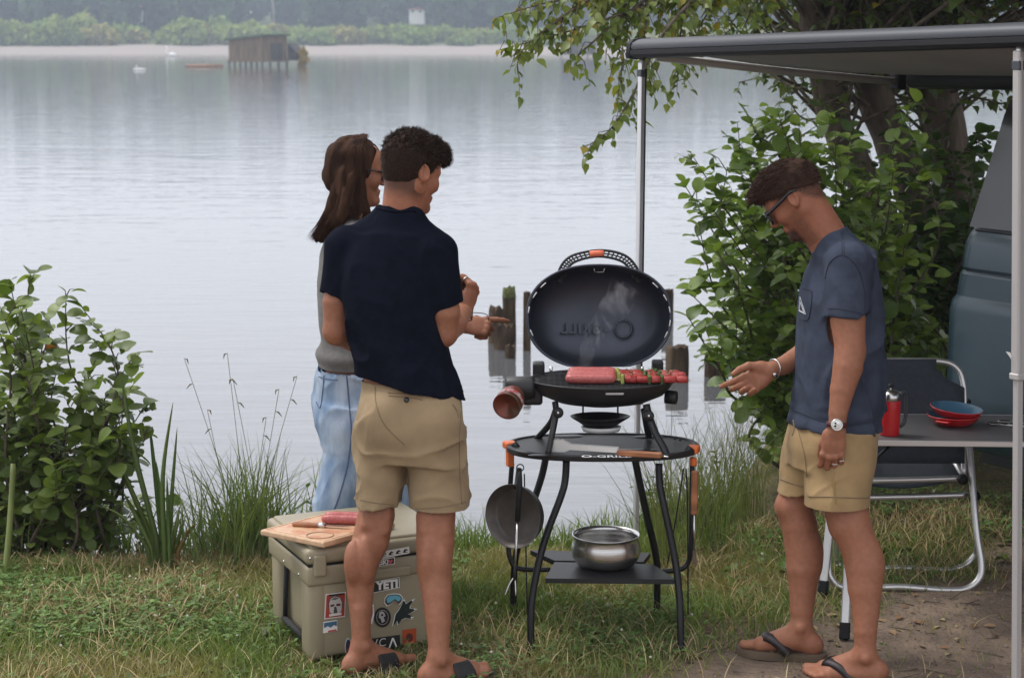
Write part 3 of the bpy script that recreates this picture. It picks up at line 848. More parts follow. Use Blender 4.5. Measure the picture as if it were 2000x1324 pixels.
    for (x, y) in ((1090, 806), (1267, 812)):
        MB().lathe([(0, .006), (.016, .006), (.019, 0), (.019, -.02), (0, -.02)], P(x, y, 6.31), align((0, -1, .15)), 18).build('leg_hinge', M_blackp, t)
        MB().lathe([(0, .0085), (.0045, .0085), (.005, .005)], P(x, y, 6.305), align((0, -1, .15)), 10).build('rivet', M_silver, t)
    # drip pan
    dc = P(1172, 818, 6.40)
    MB().lathe([(0, -.026), (.5, -.026), (.72, -.010), (.96, .006), (1.0, .010), (.95, .011), (.7, -.004), (0, -.018)], dc, None, 36, .104, .075).build('drip_pan', M_black, t)
    MB().lathe([(0, -.012), (.9, -.012), (1.0, .004), (.9, .004)], dc + Vector((.004, 0, -.030)), None, 30, .070, .05).build('drip_tray', mat('tray_white', (.62, .62, .60), .5), t)
    for dx in (-.06, .06): MB().tube([dc + Vector((dx, -.02, .01)), dc + Vector((dx, -.02, .05))], .0035, 6).build('pan_wire', M_black, t)
grill()
# sausages and skewers on the grate
M_saus = mat('raw_sausage', (.34, .050, .048), .38, col2=(.50, .16, .14), vscale=130, bump=.0010, bscale=160, sss=.1, spec=.5, detail=3, vr=(.25, .85))
M_meat = mat('marinated_meat', (.26, .014, .013), .35, col2=(.42, .055, .045), vscale=70, bump=.003, bscale=110, spec=.5)
M_herb = mat('green_herb', (.055, .10, .02), .6, var=.4, vscale=80)
M_pepper = mat('green_pepper', (.30, .33, .07), .4)
M_stick = mat('skewer_stick', (.48, .34, .19), .7)
def sausage(a, b_, r, bend, name, lab, group=None):
    mid = (a + b_) / 2 + bend
    pts = arc([a, mid, b_], 8); n_ = len(pts)
    rs = [r * math.sqrt(max(.08, 1 - (abs(2 * i / (n_ - 1) - 1)) ** 7)) * (1 + .03 * math.sin(i * 1.7)) for i in range(n_)]
    o = MB().tube(pts, rs, 14).build(name, M_saus)
    return tag(o, lab, 'sausage', group)
zt = GC.z - .003
saus = [(-.128, -.075, 'front sausage lying across the grill bars'), (-.124, -.032, 'second sausage from the front on the grill'),
        (-.120, .012, 'third sausage back on the grill'), (-.116, .056, 'sausage furthest back on the grill by the lid')]
for i, (x, y, lab) in enumerate(saus):
    a = GC + Vector((x, y, .0195)); b2 = a + Vector((.172, -.008, 0))
    sausage(a, b2, .0172 + .0012 * (i % 2), Vector((0, -.004, .0)), 'sausage', lab, 'sausages on the grill')
rk = random.Random(12)
def skewer(y, x0, lab, seed):
    r = random.Random(seed)
    a = GC + Vector((x0, y, .016)); L = .205; d = Vector((1, -.06, 0)).normalized()
    t = thing('meat_skewer', a, lab, 'skewer', 'skewers on the grill')
    MB().tube([a - d * .02, a + d * (L + .035)], .0017, 6).build('stick', M_stick, t)
    x = .004; n_ = 0
    while x < L:
        if n_ in (0, 3, 5):
            w_ = r.uniform(.010, .014)
            MB().box(a + d * (x + w_ / 2) + Vector((0, 0, .002)), (w_, .030, .034), Matrix.Rotation(r.uniform(-.3, .3), 3, 'X') @ RZ(r.uniform(-8, 8)), .005).build('pepper_piece', M_pepper if n_ == 0 else M_herb, t)
        else:
            w_ = r.uniform(.034, .048)
            mb = MB(); bm = bmesh.new(); bmesh.ops.create_icosphere(bm, subdivisions=2, radius=1)
            for v in bm.verts:
                p = v.co; v.co = Vector((math.copysign(abs(p.x) ** .35, p.x) * w_ * .53, math.copysign(abs(p.y) ** .5, p.y) * .0165, math.copysign(abs(p.z) ** .5, p.z) * .0115)) * (1 + r.uniform(-.11, .11))
            bm.verts.index_update()
            mb._add([a + d * (x + w_ / 2) + Vector((0, 0, .003)) + v.co for v in bm.verts], [[v.index for v in f.verts] for f in bm.faces], True); bm.free()
            mb.build('meat_piece', M_meat, t)
        x += w_ * (.93 if n_ not in (0, 3, 6) else 1); n_ += 1
    hb = MB()
    for i in range(26):
        p = a + d * r.uniform(.01, L) + Vector((0, r.uniform(-.014, .012), r.uniform(.014, .021)))
        u_ = Vector((r.uniform(-1, 1), r.uniform(-1, 1), .2)).normalized() * r.uniform(.003, .007); w_ = Vector((-u_.y, u_.x, .001)) * .5
        hb._add([p - u_, p + w_, p + u_ + Vector((0, 0, .002)), p - w_], [[0, 1, 2, 3]])
    hb.build('chopped_herbs', M_herb, t)['kind'] = 'stuff'
for i, (y, x0, lab) in enumerate(((-.078, .058, 'front meat skewer with green pepper piece at its end'), (-.040, .050, 'second meat skewer from the front on the grill'), (0, .048, 'third meat skewer back on the grill'), (.040, .045, 'meat skewer furthest back beside the lid'))):
    skewer(y, x0, lab, 30 + i)

M_tong = mat('satin_steel', (.70, .69, .66), .5, .35)
def tongs():
    a, m_, b_ = on_z(1074, 877, TC.z + .010), on_z(1205, 886, TC.z + .014), on_z(1293, 891, TC.z + .012)
    t = thing('grill_tongs', a, 'steel tongs with wooden handle lying on the stand top', 'tongs')
    d = (b_ - a).normalized(); s_ = Vector((-d.y, d.x, 0)); up = Vector((0, 0, 1)); L = (m_ - a).length
    for z0, nm in ((.008, 'jaw'), (-.004, 'jaw')):
        ol = [(0, -.020)] + [(.004 + i * .008, .020 + (.0035 if i % 2 else 0)) for i in range(6)] + [(.055, .018), (.075, .009), (L, .009), (L, -.009), (.075, -.009), (.055, -.018)]
        M = Matrix.Translation(a + up * .014 - s_ * z0 * 1.3) @ frame(d, up, d.cross(up)).to_4x4()
        MB().prism(ol, M, .0025).build(nm, M_tong, t)
    for z0 in (.006, -.004):
        MB().box((m_ + b_) / 2 - s_ * z0 * 1.4 + up * .004, ((b_ - m_).length, .009, .018), frame(d, s_, up), .003).build('handle', M_wood, t)
    for f_ in (.15, .55, .88): MB().lathe([(0, .001), (.003, .0005), (.003, -.002)], m_.lerp(b_, f_) + up * .011 - s_ * 0, None, 8).build('rivet', M_silver, t)
    MB().tube([b_, b_ + d * .022], .004, 8).build('hanging_loop', M_silver, t)
tongs()
def pot():
    c = on_z(1183, 1103, .2365)
    prof = [(0, .002), (.085, .002), (.103, .010), (.118, .035), (.122, .055), (.118, .080), (.112, .098), (.117, .110), (.1195, .112), (.116, .113), (.108, .100), (.114, .080), (.118, .055), (.10, .012), (0, .008)]
    o = MB().lathe(prof, c, None, 56).build('cooking_pot', M_brushed)
    tag(o, 'round bellied stainless steel pot on the lower shelf', 'pot')
pot()
def hung_tools():
    c = P(1002, 1008, 6.27); ax = Vector((-.52, -.85, .08)).normalized(); R = align(ax)
    t = thing('frying_pan', c, 'grey frying pan hanging from the orange hook of the stand', 'pan')
    M_pan = mat('nonstick', (.085, .072, .062), .42, .3, var=.2, vscale=20); M_pano = mat('pan_outside', (.055, .055, .055), .4, .5)
    MB().lathe([(0, -.048), (.088, -.046), (.100, -.038), (.108, 0), (.1105, .001), (.1095, .0025)], c, R, 44).build('outer_wall', M_pano, t)
    MB().lathe([(0, -.042), (.084, -.041), (.095, -.034), (.1045, 0), (.1095, .0025)], c, R, 44).build('inner_wall', M_pan, t)
    MB().tube(arc([c + R @ Vector((0, .10, -.012)), P(1010, 945, 6.33), P(1014, 915, 6.36)], 5), .010, 8).build('handle', M_railblack, t)
    d0, d1 = P(1016, 920, 6.22), P(1003, 1165, 6.20)
    t2 = thing('barbecue_fork', d1, 'long black handled barbecue fork hanging in front of the pan', 'fork')
    pt = lambda f_: d0.lerp(d1, f_)
    MB().tube([pt(0), pt(.06), pt(.12), pt(.40)], [.006, .009, .011, .0095], 10).build('grip', M_railblack, t2)
    MB().tube([pt(.40), pt(.80)], .0042, 8).build('shaft', M_brushed, t2)
    MB().tube([pt(.74), pt(.79), pt(.85), pt(.88)], [.004, .013, .011, .004], 10, flat=.5).build('neck', M_railblack, t2)
    for dx in (-.016, .004): MB().tube(arc([pt(.84), pt(.90) + Vector((dx, 0, 0)), pt(1.0) + Vector((dx * 1.9, 0, 0))], 4), [.0034] * 8 + [.0012], 6).build('tine', M_brushed, t2)
    MB().tube([pt(0) + Vector((.012 * math.cos(a), 0, .012 + .012 * math.sin(a))) for a in np.linspace(0, 2 * math.pi, 15)[:-1]], .0022, 6, True).build('loop', M_railblack, t2)
    a, b_ = P(1357, 918, 6.34), P(1356, 1006, 6.34)
    t3 = thing('spatula', b_, 'spatula with wooden handle hanging from the right-side hook', 'spatula')
    t3['label'] = 'wooden handled spatula hanging beside the stand under the second orange clamp'
    MB().box((a + b_) / 2, (.024, .014, (a - b_).length), None, .004).build('handle', M_wood, t3)
    MB().tube([b_, P(1356, 1075, 6.36)], .004, 6).build('shaft', M_brushed, t3)
    MB().prism([(-.010, 0), (.010, 0), (.014, -.06), (-.012, -.05)], Matrix.Translation(P(1356, 1072, 6.36)) @ Matrix.Rotation(.9, 4, 'Z') @ Matrix(((1, 0, 0, 0), (0, 0, -1, 0), (0, 1, 0, 0), (0, 0, 0, 1))), .002).build('blade', M_brushed, t3)
hung_tools()

# ------------------------------------------------------------------ cooler with stickers, board, knife
M_tan = mat('tan_polyethylene', (.275, .235, .155), .42, var=.05, vscale=5, bump=.0004, bscale=150, spec=.4)
M_latch = mat('black_rope', (.012, .012, .012), .8)
CA = math.radians(24)
CO = Vector((-.676, 5.893, 0)); CU, CV = Vector((math.cos(CA), math.sin(CA), 0)), Vector((-math.sin(CA), math.cos(CA), 0))
CR = frame(CU, CV, (0, 0, 1)); CL, CD, CHH = .525, .47, .402
CN = -CV
def cpos(u_, v_, z): return CO + CU * u_ + CV * v_ + Vector((0, 0, z))
def cooler():
    t = thing('cooler_box', cpos(CL / 2, CD / 2, 0), 'tan hard cooler box covered in stickers standing on the grass', 'cooler')
    cb = lambda u0, u1, v0, v1, z0, z1, bev: (cpos((u0 + u1) / 2, (v0 + v1) / 2, (z0 + z1) / 2), (u1 - u0, v1 - v0, z1 - z0), CR, bev)
    m = MB(); m.box(*cb(.045, CL - .045, .012, CD - .012, .012, .30, .018))
    for u0, u1 in ((.010, .08), (CL - .08, CL - .010)):
        m.box(*cb(u0, u1, .012 - .001, .125, .0, .30, .024)); m.box(*cb(u0, u1, CD - .115, CD - .011, .0, .30, .024))
    m.box(*cb(.004, CL - .004, .004, CD - .004, .262, .334, .014))
    m.build('body', M_tan, t, angle=50)
    m = MB(); m.box(*cb(0, CL, 0, CD, .338, .392, .017)); m.box(*cb(.02, CL - .02, .02, CD - .02, .380, CHH, .010))
    m.build('lid', M_tan, t, angle=50)
    MB().box(*cb(.008, CL - .008, .008, CD - .008, .331, .341, .001)).build('gasket', M_railblack, t)
    for u_ in (.045, CL - .045): MB().box(*cb(u_ - .022, u_ + .022, -.010, .02, .300, .372, .007)).build('latch_lug', M_tan, t)
    MB().box(*cb(.16, CL - .16, -.008, .01, .266, .300, .007)).build('front_ledge', M_tan, t)
    for u_ in (.036, CL - .036):
        mb = MB()
        for v_ in (.135, CD - .125): mb.tube([cpos(u_, v_, .27), cpos(u_ - .006, v_, .16), cpos(u_ - .010, v_, .06)], .008, 8)
        mb.build('handle_rope', M_latch, t)
        MB().tube([cpos(u_ - .010, .125, .055), cpos(u_ - .010, CD - .115, .055)], .0125, 10).build('handle_grip', M_latch, t)
    for v_ in (.10, .27): MB().lathe([(0, .003), (.004, .002), (.005, 0)], cpos(.003, v_, .285), align(-CU), 8).build('screw', M_silver, t)
    MB().lathe([(0, .003), (.004, .002), (.005, 0)], cpos(.012, -.001, .365), align(-CV), 8).build('screw', M_silver, t)
    # stickers on the long side
    v0 = .010
    def fpt(px, py, lift=.0):
        n_ = -CV; p0 = cpos(0, v0, 0) + n_ * (.0012 + lift); d = ray(px, py); o = Vector((0, 0, CAM_H))
        return o + d * ((p0 - o).dot(n_) / d.dot(n_))
    FR_ = frame(CU, (0, 0, 1), -CV)
    cache = {}
    def smat(c):
        if c not in cache: cache[c] = mat('sticker_ink', c, .4)
        return cache[c]
    def poly(px, c, lift=.0, parent=None, name='sticker'):
        pts = [fpt(x, y, lift) for x, y in px]; n_ = len(pts); bk = [p + CV * .001 for p in pts]
        return MB()._add(pts + bk, [list(range(n_))] + [[i, (i + 1) % n_, n_ + (i + 1) % n_, n_ + i] for i in range(n_)]).build(name, smat(c), parent or t)
    def txt(body, px, py, size, c, parent, lift=.0016, tilt=0., bold=0., sp=1., sx=1.):
        M = Matrix.Translation(fpt(px, py, lift)) @ FR_.to_4x4() @ Matrix.Rotation(tilt, 4, 'Z') @ Matrix.Diagonal((sx, 1, 1, 1))
        place_text(body, size, M, smat(c), parent, name='print', bold=bold, spacing=sp)
    def circ(cx, cy, rx, ry, n_=22, tilt=0): return [(cx + rx * math.cos(a) - ry * tilt * math.sin(a), cy + ry * math.sin(a)) for a in np.linspace(0, 2 * math.pi, n_ + 1)[:-1]]
    W, K = (.74, .73, .70), (.016, .015, .015)
    # wave strip on the lid
    v0 = -.0035
    s = poly([(716, 1082), (799, 1067), (800, 1080), (716, 1096)], W, .0004)
    for i in range(6):
        x, y = 722 + i * 14, 1087.5 - i * 2.5
        poly([(x - 5, y + 4), (x - 3, y - 1), (x + 1, y - 4), (x + 5, y - 1), (x + 3, y), (x + 1, y - 1), (x, y + 2), (x + 6, y + 3)], K, .0018, s, 'print')
    v0 = .0005
    s = poly([(740, 1092), (771, 1087), (771, 1101), (741, 1106)], W)
    poly([(742, 1093.5), (769.5, 1089), (769.5, 1100), (742.5, 1104.5)], K, .0012, s, 'print')
    txt('SKI', 750.5, 1098, .022, W, s, .0024, 0, .0008)
    poly([(757 + 5.5, 1102), (758, 1096), (759, 1093), (761, 1092.5), (762.5, 1095), (764, 1092), (766.5, 1092), (767, 1095)], (.55, .10, .12), .0024, s, 'print')
    v0 = .010
    s = poly([(718, 1138), (780, 1126), (781, 1147), (719, 1160)], W)
    poly([(719, 1139.5), (778.5, 1128), (779.5, 1146), (720, 1158.5)], K, .0012, s, 'print')
    txt('YETI', 756.5, 1142, .039, W, s, .0024, 0, .0022)
    # red poster with helmet
    s = poly([(636, 1160), (676, 1155), (674, 1204), (633, 1209)], (.66, .63, .60))
    poly([(638, 1162), (674, 1157.5), (672.5, 1202), (635.5, 1206.5)], (.36, .045, .028), .0012, s, 'print')
    poly([(642, 1161), (672, 1157.5), (672, 1160.5), (642, 1164)], K, .0018, s, 'print')
    poly(circ(655.5, 1181, 14.5, 19), (.07, .06, .06), .0018, s, 'print')
    poly([(643, 1178), (646, 1169), (655, 1164), (664, 1167), (668, 1176), (667, 1192), (660, 1198), (657, 1184), (653, 1184), (651, 1199), (644, 1195)], (.48, .46, .44), .0026, s, 'print')
    poly([(645, 1181), (653, 1179), (653, 1183), (646, 1185)], (.10, .01, .01), .0034, s, 'print'); poly([(657, 1179), (665, 1178), (665, 1182), (657, 1183)], (.10, .01, .01), .0034, s, 'print')
    poly([(646, 1171), (655, 1165), (662, 1168), (655, 1171)], (.14, .13, .13), .0034, s, 'print')
    poly([(643, 1199), (667, 1195.5), (667, 1200), (643, 1203.5)], (.66, .63, .60), .0034, s, 'print')
    # small blue mountain sticker
    s = poly([(632, 1214), (659, 1210), (659, 1231), (631, 1236)], W)
    poly([(633, 1216), (658, 1212), (658, 1222), (652, 1220), (646, 1225), (640, 1222), (633, 1226)], (.05, .13, .22), .0012, s, 'print')
    poly([(641, 1231), (657, 1228), (657, 1231), (641, 1234)], (.50, .07, .06), .0012, s, 'print')
    # goggles
    gp = [(753, 1168), (758, 1162), (769, 1160), (780, 1161), (785, 1166), (784, 1174), (779, 1179), (773, 1174), (769, 1172), (763, 1179), (757, 1182), (752, 1176)]
    s = poly([(769 + (x - 769) * 1.10, 1170.5 + (y - 1170.5) * 1.18) for x, y in gp], W)
    poly(gp, (.06, .055, .05), .0012, s, 'print')
    poly([(755, 1169), (760, 1163.5), (769, 1162), (779, 1163), (783, 1167), (782, 1171), (777, 1174), (772, 1169), (767, 1172), (762, 1176), (757, 1177)], (.13, .40, .52), .0020, s, 'print')
    # dark paw
    pw = [(768, 1221), (771, 1208), (773, 1199), (780, 1190), (785, 1180), (789, 1169), (793, 1179), (803, 1172), (809, 1170), (801, 1182), (800, 1188), (813, 1189), (803, 1196), (797, 1199), (807, 1203), (803, 1208), (792, 1206), (784, 1210), (778, 1219), (776, 1212)]
    cx, cy = 790, 1195
    s = poly([(cx + (x - cx) * 1.10, cy + (y - cy) * 1.07) for x, y in pw], W); poly(pw, (.010, .020, .018), .0012, s, 'print')
    for (x, y) in ((806, 1172), (810, 1189), (804, 1205), (789.5, 1172)): poly(circ(x, y, 2, 1.6, 8), W, .002, s, 'print')
    # round badge
    s = poly(circ(747, 1205, 16.5, 19.5), K)
    ring = [fpt(x, y, .0014) for x, y in circ(747, 1205, 11.5, 14)]; MB().tube(ring, .0008, 4, True).build('print', smat((.42, .40, .38)), s)
    poly([(741, 1196), (745, 1193), (750, 1195), (753, 1202), (749, 1205), (752, 1212), (746, 1216), (744, 1208), (740, 1206)], (.40, .38, .36), .0014, s, 'print')
    poly([(744, 1199), (748, 1198), (749, 1202), (745, 1203)], K, .002, s, 'print')
    s = poly([(724, 1182), (730, 1180), (731, 1200), (727, 1217), (722, 1220)], W); poly([(722, 1184), (728, 1183), (728, 1199), (724, 1213)], (.30, .10, .10), .0012, s, 'print')
    # black band with letters
    s = poly([(706, 1249), (781, 1239), (782, 1264), (706, 1275)], K)
    txt('VC', 740, 1255.5, .040, W, s, .0014, 0, -.0005, 1.1)
    poly([(759, 1265), (766, 1245), (769, 1245), (776, 1262), (773, 1262.5), (767.5, 1249), (762, 1264.5)], W, .0016, s, 'print')
    # orange square
    s = poly([(786, 1230), (813, 1226), (813, 1258), (787, 1262)], (.36, .06, .018))
    poly(circ(800, 1244, 7, 8, 12), (.09, .02, .015), .0012, s, 'print'); poly([(790, 1256), (808, 1253), (808, 1256), (790, 1259)], (.42, .22, .10), .0012, s, 'print')
    s = poly(circ(680, 1262, 6.5, 17), (.52, .52, .52)); poly(circ(680.5, 1263, 5, 15), (.03, .03, .06), .0012, s, 'print')
    poly(circ(681, 1270, 3.5, 6), (.25, .04, .06), .002, s, 'print')
    return t
cooler()
def board():
    z = CHH + .0025
    a, b_, c = on_z(509, 1045, z), on_z(632, 1070, z), on_z(771, 1031, z)
    d = a + (c - b_); n_ = Vector((0, 0, .019))
    t = thing('cutting_board', (a + c) / 2, 'wooden cutting board stained with juice lying on the cooler', 'cutting board')
    M_board = mat('beech_board', (.55, .36, .22), .6, var=.12, vscale=16, stretch=(.5, 3, 1))
    M_board2 = mat('wet_beech', (.55, .35, .21), .45, col2=(.48, .20, .10), vscale=22, detail=6, vr=(.42, .62))
    def ins(k_, zz): cen = (a + c) / 2; return [cen + (p - cen) * k_ + Vector((0, 0, zz)) for p in (a, b_, c, d)]
    MB().grid([ins(.985, 0), ins(1, .004), ins(1, .015), ins(.985, .019), ins(.93, .019), ins(.92, .015), ins(.90, .015), ins(.89, .019)], False, True)._add(ins(.985, 0), [[0, 1, 2, 3]]).build('plank', M_board, t)
    MB()._add(ins(.89, .019), [[0, 1, 2, 3]]).build('worktop', M_board2, t)
    cc = on_z(625, 1045, z + .0195)
    MB().tube([cc + Vector((.045 * math.cos(q_), .04 * math.sin(q_), 0)) for q_ in np.linspace(0, 2 * math.pi, 25)[:-1]], .0022, 6, True).build('juice_well', mat('groove_wood', (.30, .18, .10), .6), t)
    zk = z + .026
    k0, k1, k2 = on_z(571, 1023, zk), on_z(636, 1026, zk), on_z(686, 1029, zk)
    kt = thing('folding_knife', k0, 'folding knife with reddish wooden handle on the cutting board', 'knife')
    MB().tube(arc([k0, k0.lerp(k1, .12), k0.lerp(k1, .5), k0.lerp(k1, .78)], 5), [.004, .007, .009, .0105, .0115] + [.0115] * 6 + [.010] * 5, 10, flat=.8).build('handle', M_wood, kt)
    MB().tube([k0.lerp(k1, .78), k1], .0105, 12).build('collar', M_brushed, kt)
    dv = (k2 - k1).normalized(); sv = Vector((-dv.y, dv.x, 0)); L = (k2 - k1).length
    MB().prism([(0, -.007), (L * .7, -.007), (L, 0), (L * .8, .006), (0, .007)], Matrix.Translation(k1) @ frame(dv, sv, (0, 0, 1)).to_4x4(), .0015).build('blade', M_brushed, kt)
    zs = z + .036
    for i, (p0, p1, lab) in enumerate((((628, 1013), (722, 1016), 'pink raw sausage on the board nearest the knife'), ((634, 1007), (726, 1010), 'pink raw sausage behind another on the board'))):
        sausage(on_z(*p0, zs), on_z(*p1, zs), .0165, Vector((0, .003, 0)), 'sausage', lab, 'sausages on the board')
board()

# ------------------------------------------------------------------ camp table and chair, tableware
M_tabletop = mat('table_top', (.085, .083, .085), .5, var=.08, vscale=20)
M_chairfab = mat('dark_mesh_fabric', (.026, .032, .042), .9, var=.15, vscale=60, bump=.0008, bscale=700)
TZ = .668
def table():
    a, b_ = on_z(1706, 860, TZ), on_z(1712, 809, TZ)
    u_ = Vector((1, -.045, 0)).normalized(); L = 1.0
    t = thing('camp_table', (a + b_) / 2 - Vector((0, 0, TZ)), 'grey roll-up camp table with aluminium legs', 'table')
    c, d = a + u_ * L, b_ + u_ * L; n_ = Vector((0, 0, -.02))
    MB()._add([a, c, d, b_, a + n_, c + n_, d + n_, b_ + n_], [[0, 1, 2, 3], [7, 6, 5, 4], [0, 1, 5, 4], [1, 2, 6, 5], [2, 3, 7, 6], [3, 0, 4, 7]]).build('tabletop', M_tabletop, t)
    for p, q_ in ((a, c), (b_, d)): MB().box((p + q_) / 2 + Vector((0, -.004 if p is a else .004, -.008)), (L, .008, .02), frame(u_, (0.045, 1, 0), (0, 0, 1)), .002).build('edge_profile', M_alu, t)
    y1 = P(1655, 1250, 6.38); y1.z = float(land_h(y1.x, y1.y)); 
    for (f0, f1, s_) in (((1668, 900, 6.52), (1649, 1248, 6.40), 1), ((1640, 915, 6.98), (1606, 1168, 6.92), 2)):
        p, q_ = P(*f0), P(*f1); q_.z = float(land_h(q_.x, q_.y)) + .004; p.z = TZ - .03
        dd = (q_ - p); Rl = align(dd)
        MB().box((p + q_) / 2, (.030, .022, dd.length), Rl, .004).build('leg', M_alu, t)
        MB().box(q_ - dd.normalized() * .03, (.036, .028, .06), Rl, .004).build('foot_cap', M_railblack, t)
    for s_ in (6.45, 6.9):
        p = P(2120, 900, s_ - .25); p.z = TZ - .03; q_ = p + Vector((.05, -.02, 0)); q_.z = 0
        MB().box((p + q_) / 2, (.030, .022, (q_ - p).length), align(q_ - p), .004).build('leg', M_alu, t)
    MB().tube([P(1700, 905, 6.7), P(1740, 868, 6.7)], .006, 6).build('brace', M_railblack, t)
table()
def chair():
    t = thing('camp_chair', P(1770, 1120, 7.15) * 1.0, 'folding camp chair with dark fabric and bright tubular frame', 'chair')
    t.location.z = 0
    g = lambda L, r=.0125, nm='frame_tube', m=M_alu: MB().tube(arc([P(*p) for p in L], 6), r, 12).build(nm, m, t)
    S1, S2 = 6.98, 7.28
    g([(1893, 868, 7.08), (1899, 940, 7.05), (1908, 1040, 7.01), (1917, 1100, 6.99), (1912, 1130, 6.985), (1885, 1150, S1), (1840, 1152, S1), (1760, 1146, S1), (1690, 1148, S1), (1645, 1147, S1), (1624, 1130, S1), (1618, 1100, 6.99), (1622, 1000, 7.03), (1628, 880, 7.08)], .0135, 'front_frame')
    g([(1902, 965, 7.12), (1909, 1060, 7.25), (1900, 1090, S2), (1872, 1109, S2), (1830, 1113, S2), (1760, 1109, S2), (1690, 1111, S2), (1650, 1108, S2), (1634, 1085, S2), (1634, 965, 7.12)], .0125, 'rear_frame')
    for (y, s_, r) in ((937, 7.06, .012), (970, 7.09, .0125)):
        g([(1630, y + 2, s_), (1700, y + 1, s_), (1800, y - 1, s_), (1888, y - 4, s_)], r, 'cross_tube')
    # back: upright tubes with round corners, cloth between them
    g([(1632, 905, 7.06), (1634, 760, 7.14), (1640, 722, 7.15), (1665, 706, 7.155), (1760, 704, 7.155), (1838, 706, 7.155), (1868, 718, 7.15), (1881, 745, 7.14), (1884, 800, 7.12), (1882, 930, 7.06)], .0115, 'back_frame')
    rows = []
    for i, y in enumerate(np.linspace(702, 905, 12)):
        s_ = 7.14 - (y - 702) / 203 * .09
        x1 = 1829 if y < 735 else (1829 + (1884 - 1829) * min(1, ((y - 735) / 22)) ** .6); x0 = 1633
        if y < 750: x1 = min(x1, 1829 + 26 * max(0, (y - 728) / 22) ** .5)
        rows.append([P(x0 + (x1 - x0) * f_, y, s_ - .012 - .02 * math.sin(math.pi * f_) * -1) for f_ in np.linspace(0, 1, 10)])
    MB().grid(rows).build('back_cloth', M_chairfab, t, solid=.004)
    rows = []
    for i in range(8):
        f_ = i / 7; yy = f_
        rows.append([P(1640, 938, 7.06).lerp(P(1884, 934, 7.06), g_) .lerp(P(1640, 938, 7.06).lerp(P(1884, 934, 7.06), g_) + Vector((0, .42, .06)), f_) + Vector((0, 0, -.045 * math.sin(math.pi * g_) * (.35 + .65 * math.sin(math.pi * min(1, f_ + .25))))) for g_ in np.linspace(0, 1, 9)])
    MB().grid(rows).build('seat_cloth', M_chairfab, t, solid=.004)
    MB().tube([P(1640, 938, 7.06), P(1640, 938, 7.06) + Vector((0, .42, .06))], .0115, 8).build('seat_rail', M_alu, t)
    MB().tube([P(1884, 934, 7.06), P(1884, 934, 7.06) + Vector((0, .42, .06))], .0115, 8).build('seat_rail', M_alu, t)
    for (x, y, s_) in ((1880, 936, 7.04), (1904, 968, 7.07)): MB().lathe([(0, -.02), (.018, -.018), (.021, 0), (.018, .018), (0, .02)], P(x, y, s_), align((0, 1, 0)), 12).build('joint', M_railblack, t)
    for x in (1630, 1886): MB().tube(arc([P(x, 790, 7.12), P(x + 4, 785, 7.2), P(x, 788, 7.45)], 5), .014, 8).build('armrest', M_railblack, t)
chair()
M_red = mat('red_enamel', (.52, .010, .014), .32, coat=.3, spec=.5)
M_bluein = mat('blue_enamel', (.045, .115, .18), .35, spec=.5)
def tableware():
    c = on_z(1737, 849, TZ + .001)
    t = thing('coffee_press', c, 'red coffee press with steel lid and dark handle on the table', 'coffee press')
    MB().lathe([(0, .0), (.0335, .0), (.035, .004), (.036, .12), (.035, .126), (0, .126)], c, None, 32).build('jug', M_red, t)
    MB().lathe([(.0355, .126), (.038, .128), (.038, .140), (.034, .150), (.022, .160), (.0, .163)], c, None, 32).build('lid', M_brushed, t)
    MB().tube([c + Vector((0, 0, .160)), c + Vector((0, 0, .172))], .003, 8).build('plunger_rod', M_silver, t)
    MB().lathe([(0, .170), (.009, .171), (.010, .178), (.006, .184), (0, .185)], c, None, 16).build('plunger_knob', M_railblack, t)
    MB().tube(arc([c + Vector((.034, .0, .148)), c + Vector((.056, .012, .145)), c + Vector((.060, .014, .10)), c + Vector((.054, .012, .045)), c + Vector((.036, .0, .03))], 5), .006, 8, flat=1.2).build('handle', M_railgrey, t)
    prof = [(0, .0), (.055, .0), (.080, .016), (.094, .034), (.0965, .036), (.094, .0375)]; inn = [(0, .005), (.054, .005), (.078, .019), (.0925, .035), (.094, .0375)]
    for i, (px, py, tx, ty, lab) in enumerate(((1862, 829, 0, 0, 'red bowl underneath the tilted one on the table'), (1866, 817, .05, .085, 'upper red bowl with blue inside resting tilted on another'))):
        c = on_z(px, py, TZ + .001 + .024 * i)
        if i: c.z += .004
        R = Matrix.Rotation(ty, 3, 'Y') @ Matrix.Rotation(tx, 3, 'X')
        b_ = thing('enamel_bowl', c, lab, 'bowl', 'red bowls on the table')
        MB().lathe(prof, c, R, 40).build('outside', M_red, b_)
        MB().lathe(inn, c, R, 40).build('inside', M_bluein, b_)
        if not i: MB().box(c + Vector((-.055, -.075, .026)), (.05, .03, .006), RZ(-35), .002).build('lug', M_red, b_)
    for i, (x0, y0, x1, y1, lab) in enumerate(((1924, 826, 2050, 838, 'spoon nearest the bowls on the table'), (1948, 822, 2070, 832, 'middle spoon of the cutlery on the table'), (1968, 828, 2090, 842, 'spoon half behind the awning pole on the table'))):
        a, b_ = on_z(x0, y0, TZ + .007), on_z(x1, y1, TZ + .007)
        t = thing('spoon', a, lab, 'spoon', 'cutlery on the table')
        d = (b_ - a).normalized(); s_ = Vector((-d.y, d.x, 0))
        MB().tube([a + d * .05, a + d * .075, b_], [.003, .0026, .005], 6, flat=.6).build('handle', M_silver, t)
        R = frame(d, s_, (0, 0, 1))
        MB().lathe([(0, -.006), (.6, -.004), (1, .002), (.96, .0028), (.6, -.002), (0, -.004)], a + d * .027, R, 20, .028, .019).build('spoon_bowl', M_silver, t)
tableware()

